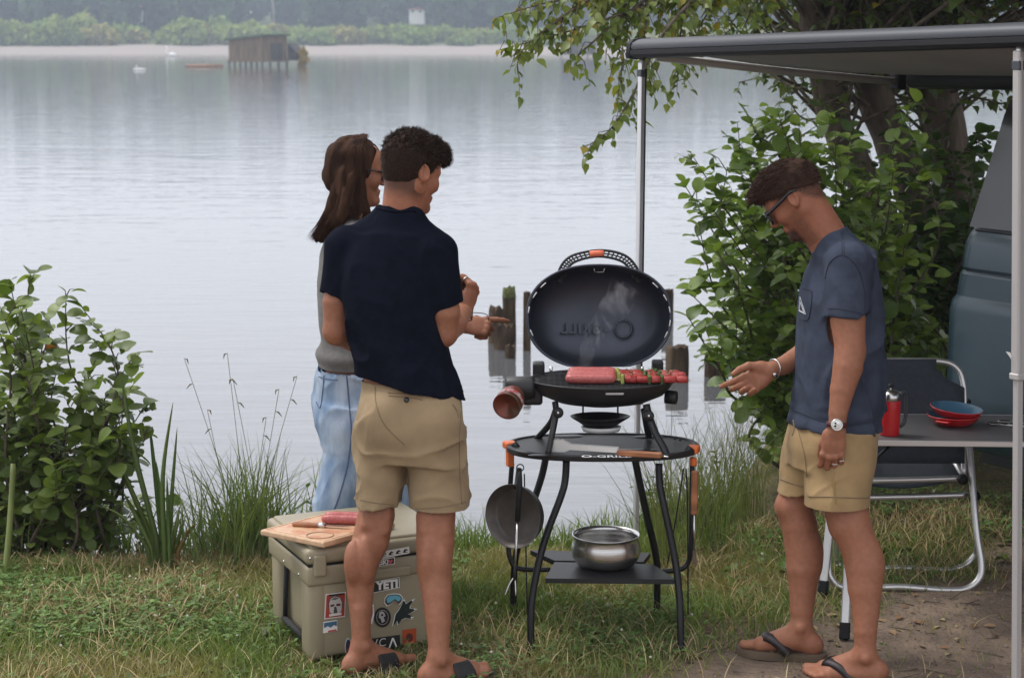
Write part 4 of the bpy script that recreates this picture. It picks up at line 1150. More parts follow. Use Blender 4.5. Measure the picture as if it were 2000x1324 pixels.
# ------------------------------------------------------------------ bodies: smooth distance fields turned into skins
A_ = lambda p: np.array(p, np.float32)
class Field:
    """two fields: D (garment/limb with its cut ends) and U (the same without cuts, for hollow cloth)"""
    def __init__(self, lo, hi, h, hollow=False):
        self.lo = A_(lo); self.h = h
        self.n = np.ceil((A_(hi) - self.lo) / h).astype(int) + 1
        self.ax = [self.lo[i] + np.arange(self.n[i], dtype=np.float32) * h for i in range(3)]
        self.D = np.full(self.n, .5, np.float32)
        self.U = np.full(self.n, .5, np.float32) if hollow else None
    def sub(self, lo, hi):
        i0 = np.clip(np.floor((A_(lo) - self.lo) / self.h).astype(int), 0, self.n)
        i1 = np.clip(np.ceil((A_(hi) - self.lo) / self.h).astype(int) + 1, 0, self.n)
        sl = tuple(slice(a, b) for a, b in zip(i0, i1))
        return sl, self.ax[0][sl[0]][:, None, None], self.ax[1][sl[1]][None, :, None], self.ax[2][sl[2]][None, None, :]
    def add(self, fn, lo, hi, k=.01, cut=None, op='u'):
        pad = k + 2.5 * self.h + .012
        sl, X, Y, Z = self.sub(A_(lo) - pad, A_(hi) + pad)
        if any(s.stop <= s.start for s in sl): return
        d = fn(X, Y, Z)
        c = d
        if cut:
            for (p, nrm) in cut:
                pl = (X - p[0]) * nrm[0] + (Y - p[1]) * nrm[1] + (Z - p[2]) * nrm[2]
                c = np.maximum(c, pl)
        for arr, q in ((self.D, c), (self.U, d)):
            if arr is None: continue
            a = arr[sl]
            if op == 'u':
                h = np.clip(.5 + .5 * (q - a) / k, 0, 1)
                arr[sl] = q + (a - q) * h - k * h * (1 - h)
            else:
                q = -q
                h = np.clip(.5 - .5 * (q - a) / k, 0, 1)
                arr[sl] = q + (a - q) * h + k * h * (1 - h)
    def cone(self, a, b, r1, r2, k=.01, cut=None, flat=None, op='u'):
        a, b = A_(a), A_(b); ba = b - a; L2 = float(ba @ ba) + 1e-12
        def fn(X, Y, Z):
            px, py, pz = X - a[0], Y - a[1], Z - a[2]
            t = np.clip((px * ba[0] + py * ba[1] + pz * ba[2]) / L2, 0, 1)
            wx, wy, wz = px - t * ba[0], py - t * ba[1], pz - t * ba[2]
            q = wx * wx + wy * wy + wz * wz
            if flat is not None:
                nx, ny, nz, f = flat
                wn = wx * nx + wy * ny + wz * nz
                q = q - wn * wn + (wn / f) ** 2
                return (np.sqrt(np.maximum(q, 0)) - (r1 + (r2 - r1) * t)) * min(1, f)
            return np.sqrt(q) - (r1 + (r2 - r1) * t)
        R = max(r1, r2) * (max(1, flat[3]) if flat else 1)
        self.add(fn, np.minimum(a, b) - R, np.maximum(a, b) + R, k, cut, op)
    def chain(self, pts, rs, k=.01, cut=None, flat=None):
        for i in range(len(pts) - 1):
            self.cone(pts[i], pts[i + 1], rs[i], rs[i + 1], k if i == 0 else .004, cut, flat)
    def ell(self, c, r, R=None, k=.01, cut=None, op='u'):
        c = A_(c); r = A_(r); M = np.array(R, np.float32) if R is not None else np.eye(3, dtype=np.float32)
        def fn(X, Y, Z):
            p = [X - c[0], Y - c[1], Z - c[2]]
            q = [(p[0] * M[0, i] + p[1] * M[1, i] + p[2] * M[2, i]) for i in range(3)]
            k0 = np.sqrt(sum((q[i] / r[i]) ** 2 for i in range(3)))
            k1 = np.sqrt(sum((q[i] / r[i] ** 2) ** 2 for i in range(3))) + 1e-6
            return k0 * (k0 - 1) / k1
        m = float(r.max()); self.add(fn, c - m, c + m, k, cut, op)
    def loft(self, secs, yaw=0., k=.02, cut=None, pw=2.3, axis=None, ext=0.):
        """stack of oval sections: (centre, half width, half depth); axis = stacking direction"""
        C = np.array([A_(s[0]) for s in secs]); a = np.array([s[1] for s in secs]); bb = np.array([s[2] for s in secs])
        ax = A_(axis) if axis is not None else A_((0, 0, 1)); ax = ax / np.linalg.norm(ax)
        t = C @ ax; o = np.argsort(t); C, a, bb, t = C[o], a[o], bb[o], t[o]
        c, s = math.cos(yaw), math.sin(yaw)
        u = A_((c, s, 0)); u = u - ax * (u @ ax); u /= np.linalg.norm(u); v = np.cross(ax, u)
        tt = np.linspace(t[0], t[-1], 60); 
        def sm(y):
            z = np.interp(tt, t, y); kk = np.ones(7) / 7
            zp = np.pad(z, 3, mode='edge'); return np.convolve(zp, kk, 'valid')
        fa, fb, fx, fy, fz = sm(a), sm(bb), sm(C[:, 0]), sm(C[:, 1]), sm(C[:, 2])
        def fn(X, Y, Z):
            T = X * ax[0] + Y * ax[1] + Z * ax[2]
            A1, B1 = np.interp(T, tt, fa).astype(np.float32), np.interp(T, tt, fb).astype(np.float32)
            px, py, pz = X - np.interp(T, tt, fx), Y - np.interp(T, tt, fy), Z - np.interp(T, tt, fz)
            qu = np.abs(px * u[0] + py * u[1] + pz * u[2]); qv = np.abs(px * v[0] + py * v[1] + pz * v[2])
            e = ((qu / A1) ** pw + (qv / B1) ** pw) ** (1 / pw)
            d = (e - 1) * np.minimum(A1, B1)
            return np.maximum(d, np.maximum(t[0] - ext - T, T - t[-1] - ext)).astype(np.float32)
        R = max(a.max(), bb.max()); self.add(fn, C.min(0) - R, C.max(0) + R, k, cut)
    def disp(self, fn):
        sl = np.abs(self.D) < .1
        i, j, kk = np.nonzero(sl)
        v = fn(self.ax[0][i], self.ax[1][j], self.ax[2][kk])
        self.D[i, j, kk] += v
        if self.U is not None: self.U[i, j, kk] += v
    def mesh(self, thick=0.):
        d = self.D
        if thick: d = np.maximum(d, -(self.U + thick))
        s = d < 0
        n = d.shape
        cnt = np.zeros([m - 1 for m in n], np.int8)
        for dx in (0, 1):
            for dy in (0, 1):
                for dz in (0, 1):
                    cnt += s[dx:n[0] - 1 + dx, dy:n[1] - 1 + dy, dz:n[2] - 1 + dz]
        act = (cnt > 0) & (cnt < 8)
        idx = np.full(cnt.shape, -1, np.int32); ijk = np.argwhere(act); idx[act] = np.arange(len(ijk))
        pos = np.zeros((len(ijk), 3), np.float32); num = np.zeros(len(ijk), np.float32)
        I, J, K = ijk.T
        cor = [(0, 0, 0), (1, 0, 0), (0, 1, 0), (1, 1, 0), (0, 0, 1), (1, 0, 1), (0, 1, 1), (1, 1, 1)]
        val = [d[I + c[0], J + c[1], K + c[2]] for c in cor]
        for a in range(8):
            for b_ in range(a + 1, 8):
                if sum(abs(cor[a][i] - cor[b_][i]) for i in range(3)) != 1: continue
                va, vb = val[a], val[b_]; m = (va < 0) != (vb < 0)
                t = va[m] / (va[m] - vb[m])
                pos[m] += A_(cor[a]) + t[:, None] * (A_(cor[b_]) - A_(cor[a])); num[m] += 1
        v = self.lo + (ijk + pos / num[:, None]) * self.h
        fs = []
        for axn in range(3):
            sa = [slice(None)] * 3; sb = [slice(None)] * 3; sa[axn] = slice(0, -1); sb[axn] = slice(1, None)
            s0, s1 = s[tuple(sa)], s[tuple(sb)]
            e = np.argwhere(s0 != s1)
            o1, o2 = [i for i in range(3) if i != axn]
            ok = (e[:, o1] > 0) & (e[:, o2] > 0) & (e[:, o1] < n[o1] - 1) & (e[:, o2] < n[o2] - 1)
            e = e[ok]
            def cell(a1, a2):
                q = e.copy(); q[:, o1] += a1; q[:, o2] += a2; return idx[q[:, 0], q[:, 1], q[:, 2]]
            f = np.stack([cell(-1, -1), cell(0, -1), cell(0, 0), cell(-1, 0)], 1)
            inside = s0[e[:, 0], e[:, 1], e[:, 2]]
            flip = inside if axn != 1 else ~inside
            f[~flip] = f[~flip][:, ::-1]
            fs.append(f)
        f = np.concatenate(fs); f = f[(f >= 0).all(1)]
        return v, f
def join_vf(parts):
    V, Fq, b_ = [], [], 0
    for v, f in parts:
        V.append(v); Fq.append(f + b_); b_ += len(v)
    return np.concatenate(V), np.concatenate(Fq)

def folds(amp, st, seed, ridge=True):
    """soft cloth folds: noise stretched by st (per metre)"""
    def fn(x, y, z):
        n1 = vnoise(x * st[0], y * st[1], z * st[2], seed); n2 = vnoise(x * st[0] * 2.1 + 5, y * st[1] * 2.1, z * st[2] * 2.1, seed + 1)
        w_ = n1 * .7 + n2 * .3
        if ridge: w_ = np.abs(w_) * 2 - .6
        return (-amp * w_).astype(np.float32)
    return fn

def creases(amp, d, across, along, seed, pw=5):
    """sharp drawn folds running along direction d"""
    d = A_(Vector(d).normalized()); a1 = A_(Vector(d).orthogonal().normalized()); a2 = np.cross(d, a1)
    def fn(x, y, z):
        t = (x * d[0] + y * d[1] + z * d[2]) * along; p = (x * a1[0] + y * a1[1] + z * a1[2]) * across; q = (x * a2[0] + y * a2[1] + z * a2[2]) * across
        n1 = np.abs(vnoise(p, q, t, seed)); m_ = np.clip(vnoise(p * .37 + 9, q * .37, t * .6, seed + 3) + .35, 0, 1)
        return (-amp * ((1 - n1) ** pw) * m_).astype(np.float32)
    return fn
# ---- head, in a head frame: f forward, l left, u up; origin between the ears
def head_frame(c, yaw, pitch, roll=0.):
    """yaw: heading in degrees from +Y towards +X; pitch down positive"""
    y, p = math.radians(yaw), math.radians(pitch)
    f = Vector((math.sin(y) * math.cos(p), math.cos(y) * math.cos(p), -math.sin(p)))
    lft = Vector((-math.cos(y), math.sin(y), 0))
    u = f.cross(lft) * -1
    u = lft.cross(f) * -1
    if u.z < 0: u = -u
    if roll:
        R = Matrix.Rotation(math.radians(roll), 3, f); lft = R @ lft; u = R @ u
    c = Vector(c)
    return c, f, lft, u
def head_field(fr, sc=1., neck=None, h=.0027, nr=(.056, .062), female=False, chin=1.):
    c, f, lft, u = fr
    def q(a, b_, d): return c + f * (a * sc) + lft * (b_ * sc) + u * (d * sc)
    R = frame(f, lft, u)
    lo = A_(c) - .165 * sc; hi = A_(c) + .165 * sc
    if neck is not None:
        lo = np.minimum(lo, A_(neck) - .10); hi = np.maximum(hi, A_(neck) + .10)
    F_ = Field(lo, hi, h)
    F_.ell(q(-.012, 0, .035), A_((.098, .077, .088)) * sc, R, .01)
    F_.ell(q(.032, 0, -.02), A_((.060, .060, .082)) * sc, R, .03)
    F_.ell(q(.045, 0, .045), A_((.050, .060, .050)) * sc, R, .02)
    for sgn in (-1, 1):
        F_.cone(q(-.002, .052 * sgn, -.045), q(.074, .016 * sgn, -.100), .018 * sc, .015 * sc, .03)
        F_.ell(q(.062, .042 * sgn, -.022), A_((.026, .022, .026)) * sc, R, .02)
        F_.cone(q(.086, .012 * sgn, .024), q(.070, .048 * sgn, .020), .009 * sc, .010 * sc, .014)
        F_.ell(q(.098, .031 * sgn, .004), A_((.016, .017, .012)) * sc, R, .014, op='s')
        F_.ell(q(.0755, .031 * sgn, .003), A_((.0125, .0135, .0125)) * sc, R, .003)
        F_.cone(q(.080, .020 * sgn, .010), q(.073, .044 * sgn, .008), .004 * sc, .004 * sc, .004)
        # ear: rim, bowl, lobe
        ce = q(-.008, .078 * sgn, .002)
        e1 = (f * -.25 + u * .97).normalized(); e2 = lft * sgn
        e3 = e1.cross(e2)
        Re = frame(e3, (e2 + f * -.35).normalized(), e1)
        F_.ell(ce + e2 * .003, A_((.0185, .0075, .030)) * sc, Re, .005)
        F_.ell(ce + e2 * (.0105 * sc) + u * .005 + f * .003, A_((.0115, .0075, .020)) * sc, Re, .003, op='s')
        F_.ell(q(-.001, .074 * sgn, -.024), A_((.008, .006, .009)) * sc, R, .005)
    F_.ell(q(.080 * chin, 0, -.100), A_((.020, .024, .018)) * sc, R, .02)
    F_.cone(q(.088, 0, .018), q(.112, 0, -.026), .008 * sc, .0105 * sc, .014)
    for sgn in (-1, 1): F_.ell(q(.101, .0125 * sgn, -.033), A_((.010, .008, .007)) * sc, R, .006)
    F_.cone(q(.088, -.016, -.062), q(.088, .016, -.062), .0085 * sc, .0085 * sc, .008)
    F_.cone(q(.086, -.014, -.073), q(.086, .014, -.073), .0085 * sc, .0085 * sc, .008)
    F_.cone(q(.100, -.02, -.0675), q(.100, .02, -.0675), .0022 * sc, .0022 * sc, .004, op='s')
    if neck is not None:
        F_.cone(q(-.030, 0, -.035), neck, nr[0], nr[1], .03)
        F_.cone(q(.02, 0, -.07), Vector(neck) + f * .02, nr[0] * .7, nr[1] * .7, .03)
    return F_, q, R

def hand_pts(wr, D, N, side, sc, bends, thumb, spread_=.10):
    """finger joints: wrist, heading D, palm normal N, side +1 right hand / -1 left hand"""
    D = Vector(D).normalized(); N = Vector(N); N = (N - D * N.dot(D)).normalized()
    T = D.cross(N) * side
    wr = Vector(wr); out = []
    lens = [(.042, .026, .021), (.047, .030, .022), (.043, .028, .021), (.034, .021, .019)]
    offs = [.029, .0095, -.010, -.028]; kn = [.088, .092, .087, .078]
    for i in range(4):
        p = wr + D * kn[i] * sc + T * offs[i] * sc - N * (.003 if i in (1, 2) else 0)
        d0 = (D + T * spread_ * (1.5 - i) * .55).normalized()
        pts = [p]; ang = 0
        for j in range(3):
            ang += math.radians(bends[i][j])
            d = d0 * math.cos(ang) + N * math.sin(ang)
            p = p + d * lens[i][j] * sc; pts.append(p)
        out.append(pts)
    tb = wr + D * .022 * sc + T * .024 * sc + N * .008
    tp = [tb]; p = tb
    for (a, b_, c), L in zip(thumb, (.044, .032, .026)):
        p = p + (D * a + T * b_ + N * c).normalized() * L * sc; tp.append(p)
    return D, N, T, out, tp
def hand_field(F_, wr, D, N, side, sc, bends, thumb, spread_=.10, wr_r=.026):
    D, N, T, fing, th = hand_pts(wr, D, N, side, sc, bends, thumb, spread_)
    wr = Vector(wr)
    fl = (N.x, N.y, N.z, .62)
    for i in range(4):
        k0 = fing[i][0]
        F_.cone(wr + D * .012 * sc + T * (.012, .004, -.005, -.013)[i] * sc, k0, .0175 * sc, .0115 * sc, .012, flat=(N.x, N.y, N.z, .85))
    F_.cone(wr + D * .045 * sc + T * .012 * sc, wr + D * .045 * sc - T * .014 * sc, .021 * sc, .019 * sc, .015, flat=(N.x, N.y, N.z, .75))
    rs = [(.0110, .0098, .0088, .0074), (.0112, .0100, .0090, .0076), (.0106, .0095, .0086, .0072), (.0096, .0084, .0076, .0064)]
    for i in range(4):
        F_.chain(fing[i], [r * sc for r in rs[i]], .004)
        F_.ell(fing[i][0] - N * .003, A_((.011, .011, .011)) * sc, None, .006)
    F_.chain(th, [.0175 * sc, .0125 * sc, .0108 * sc, .0085 * sc], .012)
    F_.cone(th[0], wr + D * .01 * sc, .016 * sc, .018 * sc, .015)
    return D, N, T, fing, th
def foot_field(F_, ank, fwd, g, sc=1., side=1, lift=0.):
    """ank: ankle joint; fwd: horizontal heading; g: height of the sole; side +1 right foot"""
    fw = Vector(fwd).normalized(); up = Vector((0, 0, 1)); rt = fw.cross(up)
    inn = rt * -side                                   # towards the big toe
    o = Vector((ank[0], ank[1], g))
    def q(a, b_, d): return o + fw * a * sc + inn * b_ * sc + up * d * sc
    R = frame(fw, inn, up)
    F_.ell(q(-.040, 0, .032), A_((.033, .028, .032)) * sc, R, .016)
    F_.cone(ank, q(-.030, 0, .045), .029 * sc, .028 * sc, .016)
    F_.cone(ank, q(.085, .008, .036), .029 * sc, .025 * sc, .022)
    F_.cone(q(-.03, -.008, .026), q(.10, -.018, .022), .026 * sc, .022 * sc, .02)
    F_.cone(q(.02, .01, .045), q(.125, .022, .024), .030 * sc, .022 * sc, .025)
    F_.cone(q(.125, .026, .022), q(.108, -.030, .018), .021 * sc, .017 * sc, .012)
    for s_ in (-1, 1): F_.ell(Vector(ank) + inn * .032 * s_ * sc - fw * .004 + up * (.008 if s_ > 0 else -.004), A_((.013, .010, .013)) * sc, R, .012)
    tx = [(.178, .030, .0145), (.180, .009, .0105), (.172, -.007, .0098), (.161, -.021, .0092), (.147, -.034, .0088)]
    for (a, b_, r) in tx:
        F_.cone(q(a - .055, b_ * .85, .020), q(a, b_, r + .003), r * 1.0 * sc, r * sc, .006)
    return q

def bvh_of(v, f): return BVHTree.FromPolygons([tuple(p) for p in v], [tuple(int(i) for i in q) for q in f])
def hits(bvh, px, py, lift=.0):
    d = ray(px, py); h_ = bvh.ray_cast(Vector((0, 0, CAM_H)), d)
    if h_[0] is None: return None
    nn = h_[1] if h_[1].dot(d) < 0 else -h_[1]
    return h_[0] + nn * lift, nn
def seam(name, bvh, pix, r, m, parent, n=8, lift=.0012, seg=6, flat=None):
    """thread or strip laid on a surface along photograph points"""
    pts = []
    cur = arc([Vector((x, y, 0)) for x, y in pix], n)
    for c in cur:
        h_ = hits(bvh, c.x, c.y, lift)
        if h_: pts.append(h_[0])
    if len(pts) > 2: return MB().tube(pts, r, seg).build(name, m, parent)

def strands(name, roots, dirs, m, parent, length, width, curl, seed, tintc=None, seg=4, droop=0.):
    """thin tapered hair blades"""
    r = np.random.default_rng(seed); n_ = len(roots)
    p = np.array(roots, np.float32); d = np.array(dirs, np.float32)
    L = length * r.uniform(.6, 1.3, (n_, 1)).astype(np.float32)
    V = []
    side = np.cross(d, r.normal(size=(n_, 3))); side /= np.linalg.norm(side, axis=1)[:, None] + 1e-9
    for i in range(seg + 1):
        w_ = width * (1 - i / seg) ** .6 + .0002
        V.append(np.stack([p - side * w_, p + side * w_], 1))
        d = d + side * curl * r.normal(size=(n_, 1)) + r.normal(size=(n_, 3)) * curl * .7
        d[:, 2] -= droop
        d /= np.linalg.norm(d, axis=1)[:, None] + 1e-9
        p = p + d * L / seg
    V = np.stack(V, 1).reshape(n_, -1, 3)        # n, (seg+1)*2, 3
    k = (seg + 1) * 2
    base = (np.arange(n_) * k)[:, None]
    fs = np.concatenate([np.stack([base[:, 0] + 2 * i, base[:, 0] + 2 * i + 1, base[:, 0] + 2 * i + 3, base[:, 0] + 2 * i + 2], 1) for i in range(seg)])
    return np_mesh(name, V.reshape(-1, 3), fs, True)
def surf_normals(v, f):
    n_ = np.zeros_like(v); a, b_, c = v[f[:, 0]], v[f[:, 1]], v[f[:, 2]]
    fn = np.cross(b_ - a, c - a)
    for i in range(4): np.add.at(n_, f[:, i], fn)
    return n_ / (np.linalg.norm(n_, axis=1)[:, None] + 1e-12)

# ------------------------------------------------------------------ people
M_skin = mat('skin', (.90, .88, .87), .54, col2=(1.10, 1.08, 1.07), vscale=60, tint=True, sss=.10, bump=.0009, bscale=240, spec=.3, detail=5, vr=(.3, .7))
M_navy = mat('navy_jersey', (.0052, .0065, .0130), .95, var=.2, vscale=30, bump=.0012, bscale=500, spec=.04)
M_slate = mat('slate_jersey', (.046, .055, .080), .95, var=.16, vscale=18, bump=.001, bscale=500, spec=.06)
M_grey = mat('grey_jersey', (.125, .118, .112), .95, var=.12, vscale=60, sheen=.1, bump=.001, bscale=500, spec=.2)
M_khaki = mat('khaki_twill', (.285, .205, .118), .9, var=.07, vscale=14, bump=.0012, bscale=420, spec=.2, sheen=.05)
M_sand = mat('sand_twill', (.32, .215, .105), .9, var=.10, vscale=14, bump=.0014, bscale=380, spec=.2, sheen=.05)
M_denim = mat('light_denim', (.17, .245, .36), .92, col2=(.40, .47, .56), vscale=12, bump=.0016, bscale=400, spec=.2, stretch=(1.2, 1.2, .5), detail=6)
M_hair_dark = mat('dark_brown_hair', (.014, .0085, .006), .65, col2=(.036, .020, .013), vscale=180, spec=.08)
M_hair_brown = mat('brown_hair', (.032, .017, .0115), .65, col2=(.062, .034, .023), vscale=220, spec=.08)
M_hair_long = mat('long_brown_hair', (.018, .0085, .0055), .7, col2=(.055, .027, .016), vscale=30, spec=.05, stretch=(1, 1, .25))
M_thread = mat('thread', (.20, .14, .08), .9)
M_thread_dk = mat('dark_thread', (.018, .024, .042), .9)
M_thread_blue = mat('blue_thread', (.09, .13, .22), .9)
M_lens = mat('lens', (.10, .11, .12), .05, spec=.8)
M_rubber = mat('black_rubber', (.012, .012, .013), .65, bump=.001, bscale=200)
M_sole = mat('brown_foam_sole', (.12, .085, .055), .85, var=.2)
M_strap = mat('dark_leather_strap', (.030, .022, .024), .55, var=.2)
M_cord = mat('dark_cord', (.02, .016, .014), .8)
SKIN = np.array([.290, .123, .070])

def ground_lo(p):
    p = A_(p); p[2] = -.04; return p
def skin_mesh(name, vf, shade=None):
    v, f = vf; me = np_mesh(name, v, f)
    c = np.repeat(SKIN[None], len(v), 0)
    bl = vnoise(v[:, 0] * 9, v[:, 1] * 9, v[:, 2] * 9, 201) * .5 + vnoise(v[:, 0] * 42, v[:, 1] * 42, v[:, 2] * 42, 202) * .5
    c = c * (1 + bl[:, None] * np.array([.03, .07, .08]))
    if shade is not None: c = shade(v, c)
    set_tint(me, c); return me
def flip_flop(q, R, parent, name='flip_flop', lab=None, slide=False, th=.022, msole=None):
    """sole and strap round a foot; q is the foot frame of foot_field"""
    out = []
    pr = [(-.085, 0), (-.078, .026), (-.04, .036), (.03, .034), (.09, .046), (.15, .050), (.19, .036), (.203, .012), (.19, -.018), (.16, -.040), (.10, -.046), (.02, -.038), (-.05, -.035), (-.078, -.024)]
    pr = [(p.x, p.y) for p in arc([Vector((a, b_, 0)) for a, b_ in pr] + [Vector((pr[0][0], pr[0][1], 0))], 4)[:-1]]
    m = MB(); n_ = len(pr)
    top = [q(a, b_, .004 + (.006 if a < -.03 else 0)) for a, b_ in pr]; bot = [q(a * .985, b_ * .96, -th) for a, b_ in pr]
    mid = [q(a * 1.01, b_ * 1.02, -.004) for a, b_ in pr]
    m._add(bot + mid + top, [[i, (i + 1) % n_, n_ + (i + 1) % n_, n_ + i] for i in range(n_)] + [[n_ + i, n_ + (i + 1) % n_, 2 * n_ + (i + 1) % n_, 2 * n_ + i] for i in range(n_)] + [list(range(n_))[::-1], list(range(2 * n_, 3 * n_))])
    s = m.build(name, msole or M_sole, parent, angle=40)
    if slide:
        rows = []
        for a in (.035, .06, .085, .11):
            rows.append([q(a, b_, z) for b_, z in ((.058, -.004), (.060, .022), (.050, .052 - .1 * (a - .03)), (.026, .079 - .28 * (a - .03)), (0, .083 - .30 * (a - .03)), (-.028, .070 - .28 * (a - .03)), (-.050, .040 - .1 * (a - .03)), (-.054, .018), (-.052, -.004))])
        MB().grid(rows).build('strap', M_rubber, s, solid=.006, sub=1)
    else:
        for sd in (1, -1):
            pts = arc([q(.138, .016, .010), q(.128, .013, .042), q(.108, .012 + .018 * sd, .052), q(.075, .008 + .036 * sd, .046), q(.045, .004 + .040 * sd, .022), q(.030, .040 * sd, .004)], 5)
            rows = []
            for i, p in enumerate(pts):
                t = pts[min(i + 1, len(pts) - 1)] - pts[max(i - 1, 0)]; t.normalize()
                out_ = (p - q(.06, 0, .0)); side = t.cross(out_).normalized()
                w_ = .006 + .0115 * min(1, i / 6)
                nrm = side.cross(t).normalized()
                rows.append([p - side * w_, p + nrm * .0035, p + side * w_, p - nrm * .002])
            MB().grid(rows, True, True).build('strap', M_strap, s)
    return s

# ================================================================== the man with his back to us
def man_back():
    s0 = 6.05
    J = lambda x, y, d=0.: P(x, y, s0 + d)
    k = s0 / F
    t = thing('person', (J(780, 1300).x, 6.0, 0), 'man in navy t-shirt and khaki shorts standing with his back to us', 'person', None)
    # head
    fr = head_frame(J(803, 338), 50, 17)
    HF, q, R = head_field(fr, .99, J(782, 428), nr=(.055, .064))
    parts = [HF.mesh()]
    # arms
    el_l, wr_l = J(657, 648, .07), J(772, 695, .33)
    A1 = Field(A_(J(600, 730, -.1)) , A_(J(905, 450, .50)), .0045)
    A1.chain([J(672, 490, .05), J(660, 560, .06), J(658, 590, .06), el_l], [.036, .040, .047, .042], .02)
    A1.chain([el_l, J(700, 668, .17), wr_l], [.041, .040, .027], .02)
    hand_field(A1, wr_l, (.9, .35, .05), (.3, -.6, .8), -1, 1., [(35, 45, 25)] * 4, [(.8, .5, .3), (1, .2, .4), (1, 0, .4)])
    parts.append(A1.mesh())
    el_r, wr_r = J(866, 651, -.02), J(908, 608, .20)
    A2 = Field(A_(J(800, 700, -.14)), A_(J(965, 440, .42)), .0030)
    A2.chain([J(852, 500, -.05), J(864, 570, -.04), J(868, 610, -.04), el_r], [.038, .045, .052, .043], .02)
    A2.chain([el_r, J(886, 633, .07), J(902, 613, .16), wr_r], [.043, .043, .031, .027], .02)
    Dh, Nh, Th, fing, th = hand_field(A2, wr_r, (.30, .28, .85), (-.85, .45, .1), 1, 1.0,
               [(62, 88, 45), (66, 90, 45), (70, 90, 45), (75, 88, 45)], [(.75, .35, .45), (.9, .1, .5), (.9, -.1, .5)])
    parts.append(A2.mesh())
    # legs
    L = Field(ground_lo(A_(J(640, 1330, -.32))), A_(J(850, 880, .40)), .0045)
    c = lambda x, y, r, d: (J(x, y, d), r * k)
    pl = [c(748, 890, 34, .02), c(740, 965, 31, .02), c(735, 1005, 36, .02), c(724, 1055, 36, .02), c(704, 1105, 32, .02), c(704, 1162, 25, .02), c(705, 1215, 19.5, .02), c(706, 1262, 18, .02)]
    L.chain([p[0] for p in pl], [p[1] for p in pl], .02)
    L.ell(J(692, 1098, -.018), (.034, .042, .075), None, .012); L.ell(J(715, 1094, -.02), (.033, .042, .085), None, .012)
    L.cone(J(704, 1190, -.012), J(706, 1262, -.008), .010, .010, .03); L.cone(J(716, 1025, -.03), J(722, 985, -.02), .014, .014, .02); L.cone(J(752, 1035, -.02), J(755, 990, -.02), .014, .014, .02)
    gl = P(706, 1262, s0 + .02).z - .088
    ql = foot_field(L, pl[-1][0], (.78, .63, 0), gl, 1.03, -1)
    parts.append(L.mesh())
    Rg = Field(ground_lo(A_(J(790, 1345, -.42))), A_(J(1000, 880, .30)), .0045)
    pr = [c(856, 890, 36, .0), c(856, 970, 36, -.01), c(851, 1010, 38, -.02), c(850, 1060, 37, -.03), c(848, 1110, 34, -.04), c(853, 1162, 29, -.06), c(856, 1215, 24.5, -.08), c(857, 1283, 18.5, -.1)]
    Rg.chain([p[0] for p in pr], [p[1] for p in pr], .02)
    Rg.ell(J(837, 1098, -.070), (.032, .038, .080), None, .012); Rg.ell(J(862, 1100, -.068), (.032, .038, .070), None, .012)
    Rg.cone(J(855, 1195, -.095), J(857, 1278, -.118), .010, .010, .03); Rg.cone(J(832, 1035, -.06), J(834, 990, -.04), .015, .015, .02); Rg.cone(J(868, 1035, -.06), J(870, 990, -.04), .015, .015, .02)
    gr = P(857, 1283, s0 - .1).z - .086
    qr = foot_field(Rg, pr[-1][0], (.88, .47, 0), gr, 1.03, 1)
    parts.append(Rg.mesh())
    # hidden trunk, so that the body is whole
    T_ = Field(A_(J(640, 930, -.2)), A_(J(920, 430, .24)), .012)
    T_.loft([(J(775, 470), .13, .09), (J(765, 520), .15, .10), (J(770, 620), .135, .10), (J(795, 730), .145, .10), (J(800, 880), .15, .10)], -.35)
    T_.cone(J(780, 430), J(778, 480), .06, .08, .03)
    parts.append(T_.mesh())
    nape = A_(q(-.085, 0, -.035)); fade_c = A_(q(-.02, 0, .05))
    def shade(v, cc):
        u_ = A_(fr[3]); ff = A_(fr[1]); rel = v - A_(fr[0]); up = rel @ u_; fw = rel @ ff
        hd = (np.linalg.norm(rel, axis=1) < .17)
        stub = np.clip((up + .100) / .038, 0, 1) * np.clip((.03 - fw) / .03, 0, 1) * hd
        lat = np.abs(rel @ A_(fr[2]))
        stub *= np.where((lat > .066) & (up < .035) & (np.abs(fw) < .045), .0, 1)
        cc = cc * (1 - .72 * stub[:, None]) + np.array([.03, .02, .016]) * .72 * stub[:, None]
        cc[hd] *= np.array([1.03, .97, .95])
        return cc
    body = link_mesh('body', skin_mesh('body', join_vf(parts), shade), M_skin, t)
    # t-shirt
    S = Field(A_(J(600, 830, -.26)), A_(J(940, 385, .27)), .0055, True)
    hem = [(A_(J(800, 749)), A_((-.21, 0, -.978)))]
    neckp = [(A_(J(776, 407)), A_((.05, .33, .94)))]
    S.loft([(J(766, 455), 78 * k, .085), (J(762, 500), 98 * k, .11), (J(762, 560), 97 * k, .122), (J(768, 620), 93 * k, .125), (J(787, 700), 95 * k, .125), (J(799, 760), 104 * k, .13), (J(801, 830), 108 * k, .13)], -.35, .02, hem)
    S.cone(J(750, 440, .02), J(678, 484, .05), .052, .060, .03)
    S.cone(J(808, 442, -.01), J(850, 490, -.05), .052, .062, .03)
    S.cone(J(779, 405), J(776, 480), .066, .105, .04, neckp)
    d1 = (J(652, 590, .065) - J(672, 480, .05)).normalized(); d2 = (J(876, 620, -.03) - J(857, 492, -.05)).normalized()
    S.cone(J(672, 482, .05), J(652, 600, .065), .062, .052, .03, [(A_(J(649, 574, .06)), A_(d1))])
    S.cone(J(855, 494, -.05), J(875, 630, -.03), .066, .060, .03, [(A_(J(873, 599, -.04)), A_((d2 + Vector((.12, 0, 0))).normalized()))])
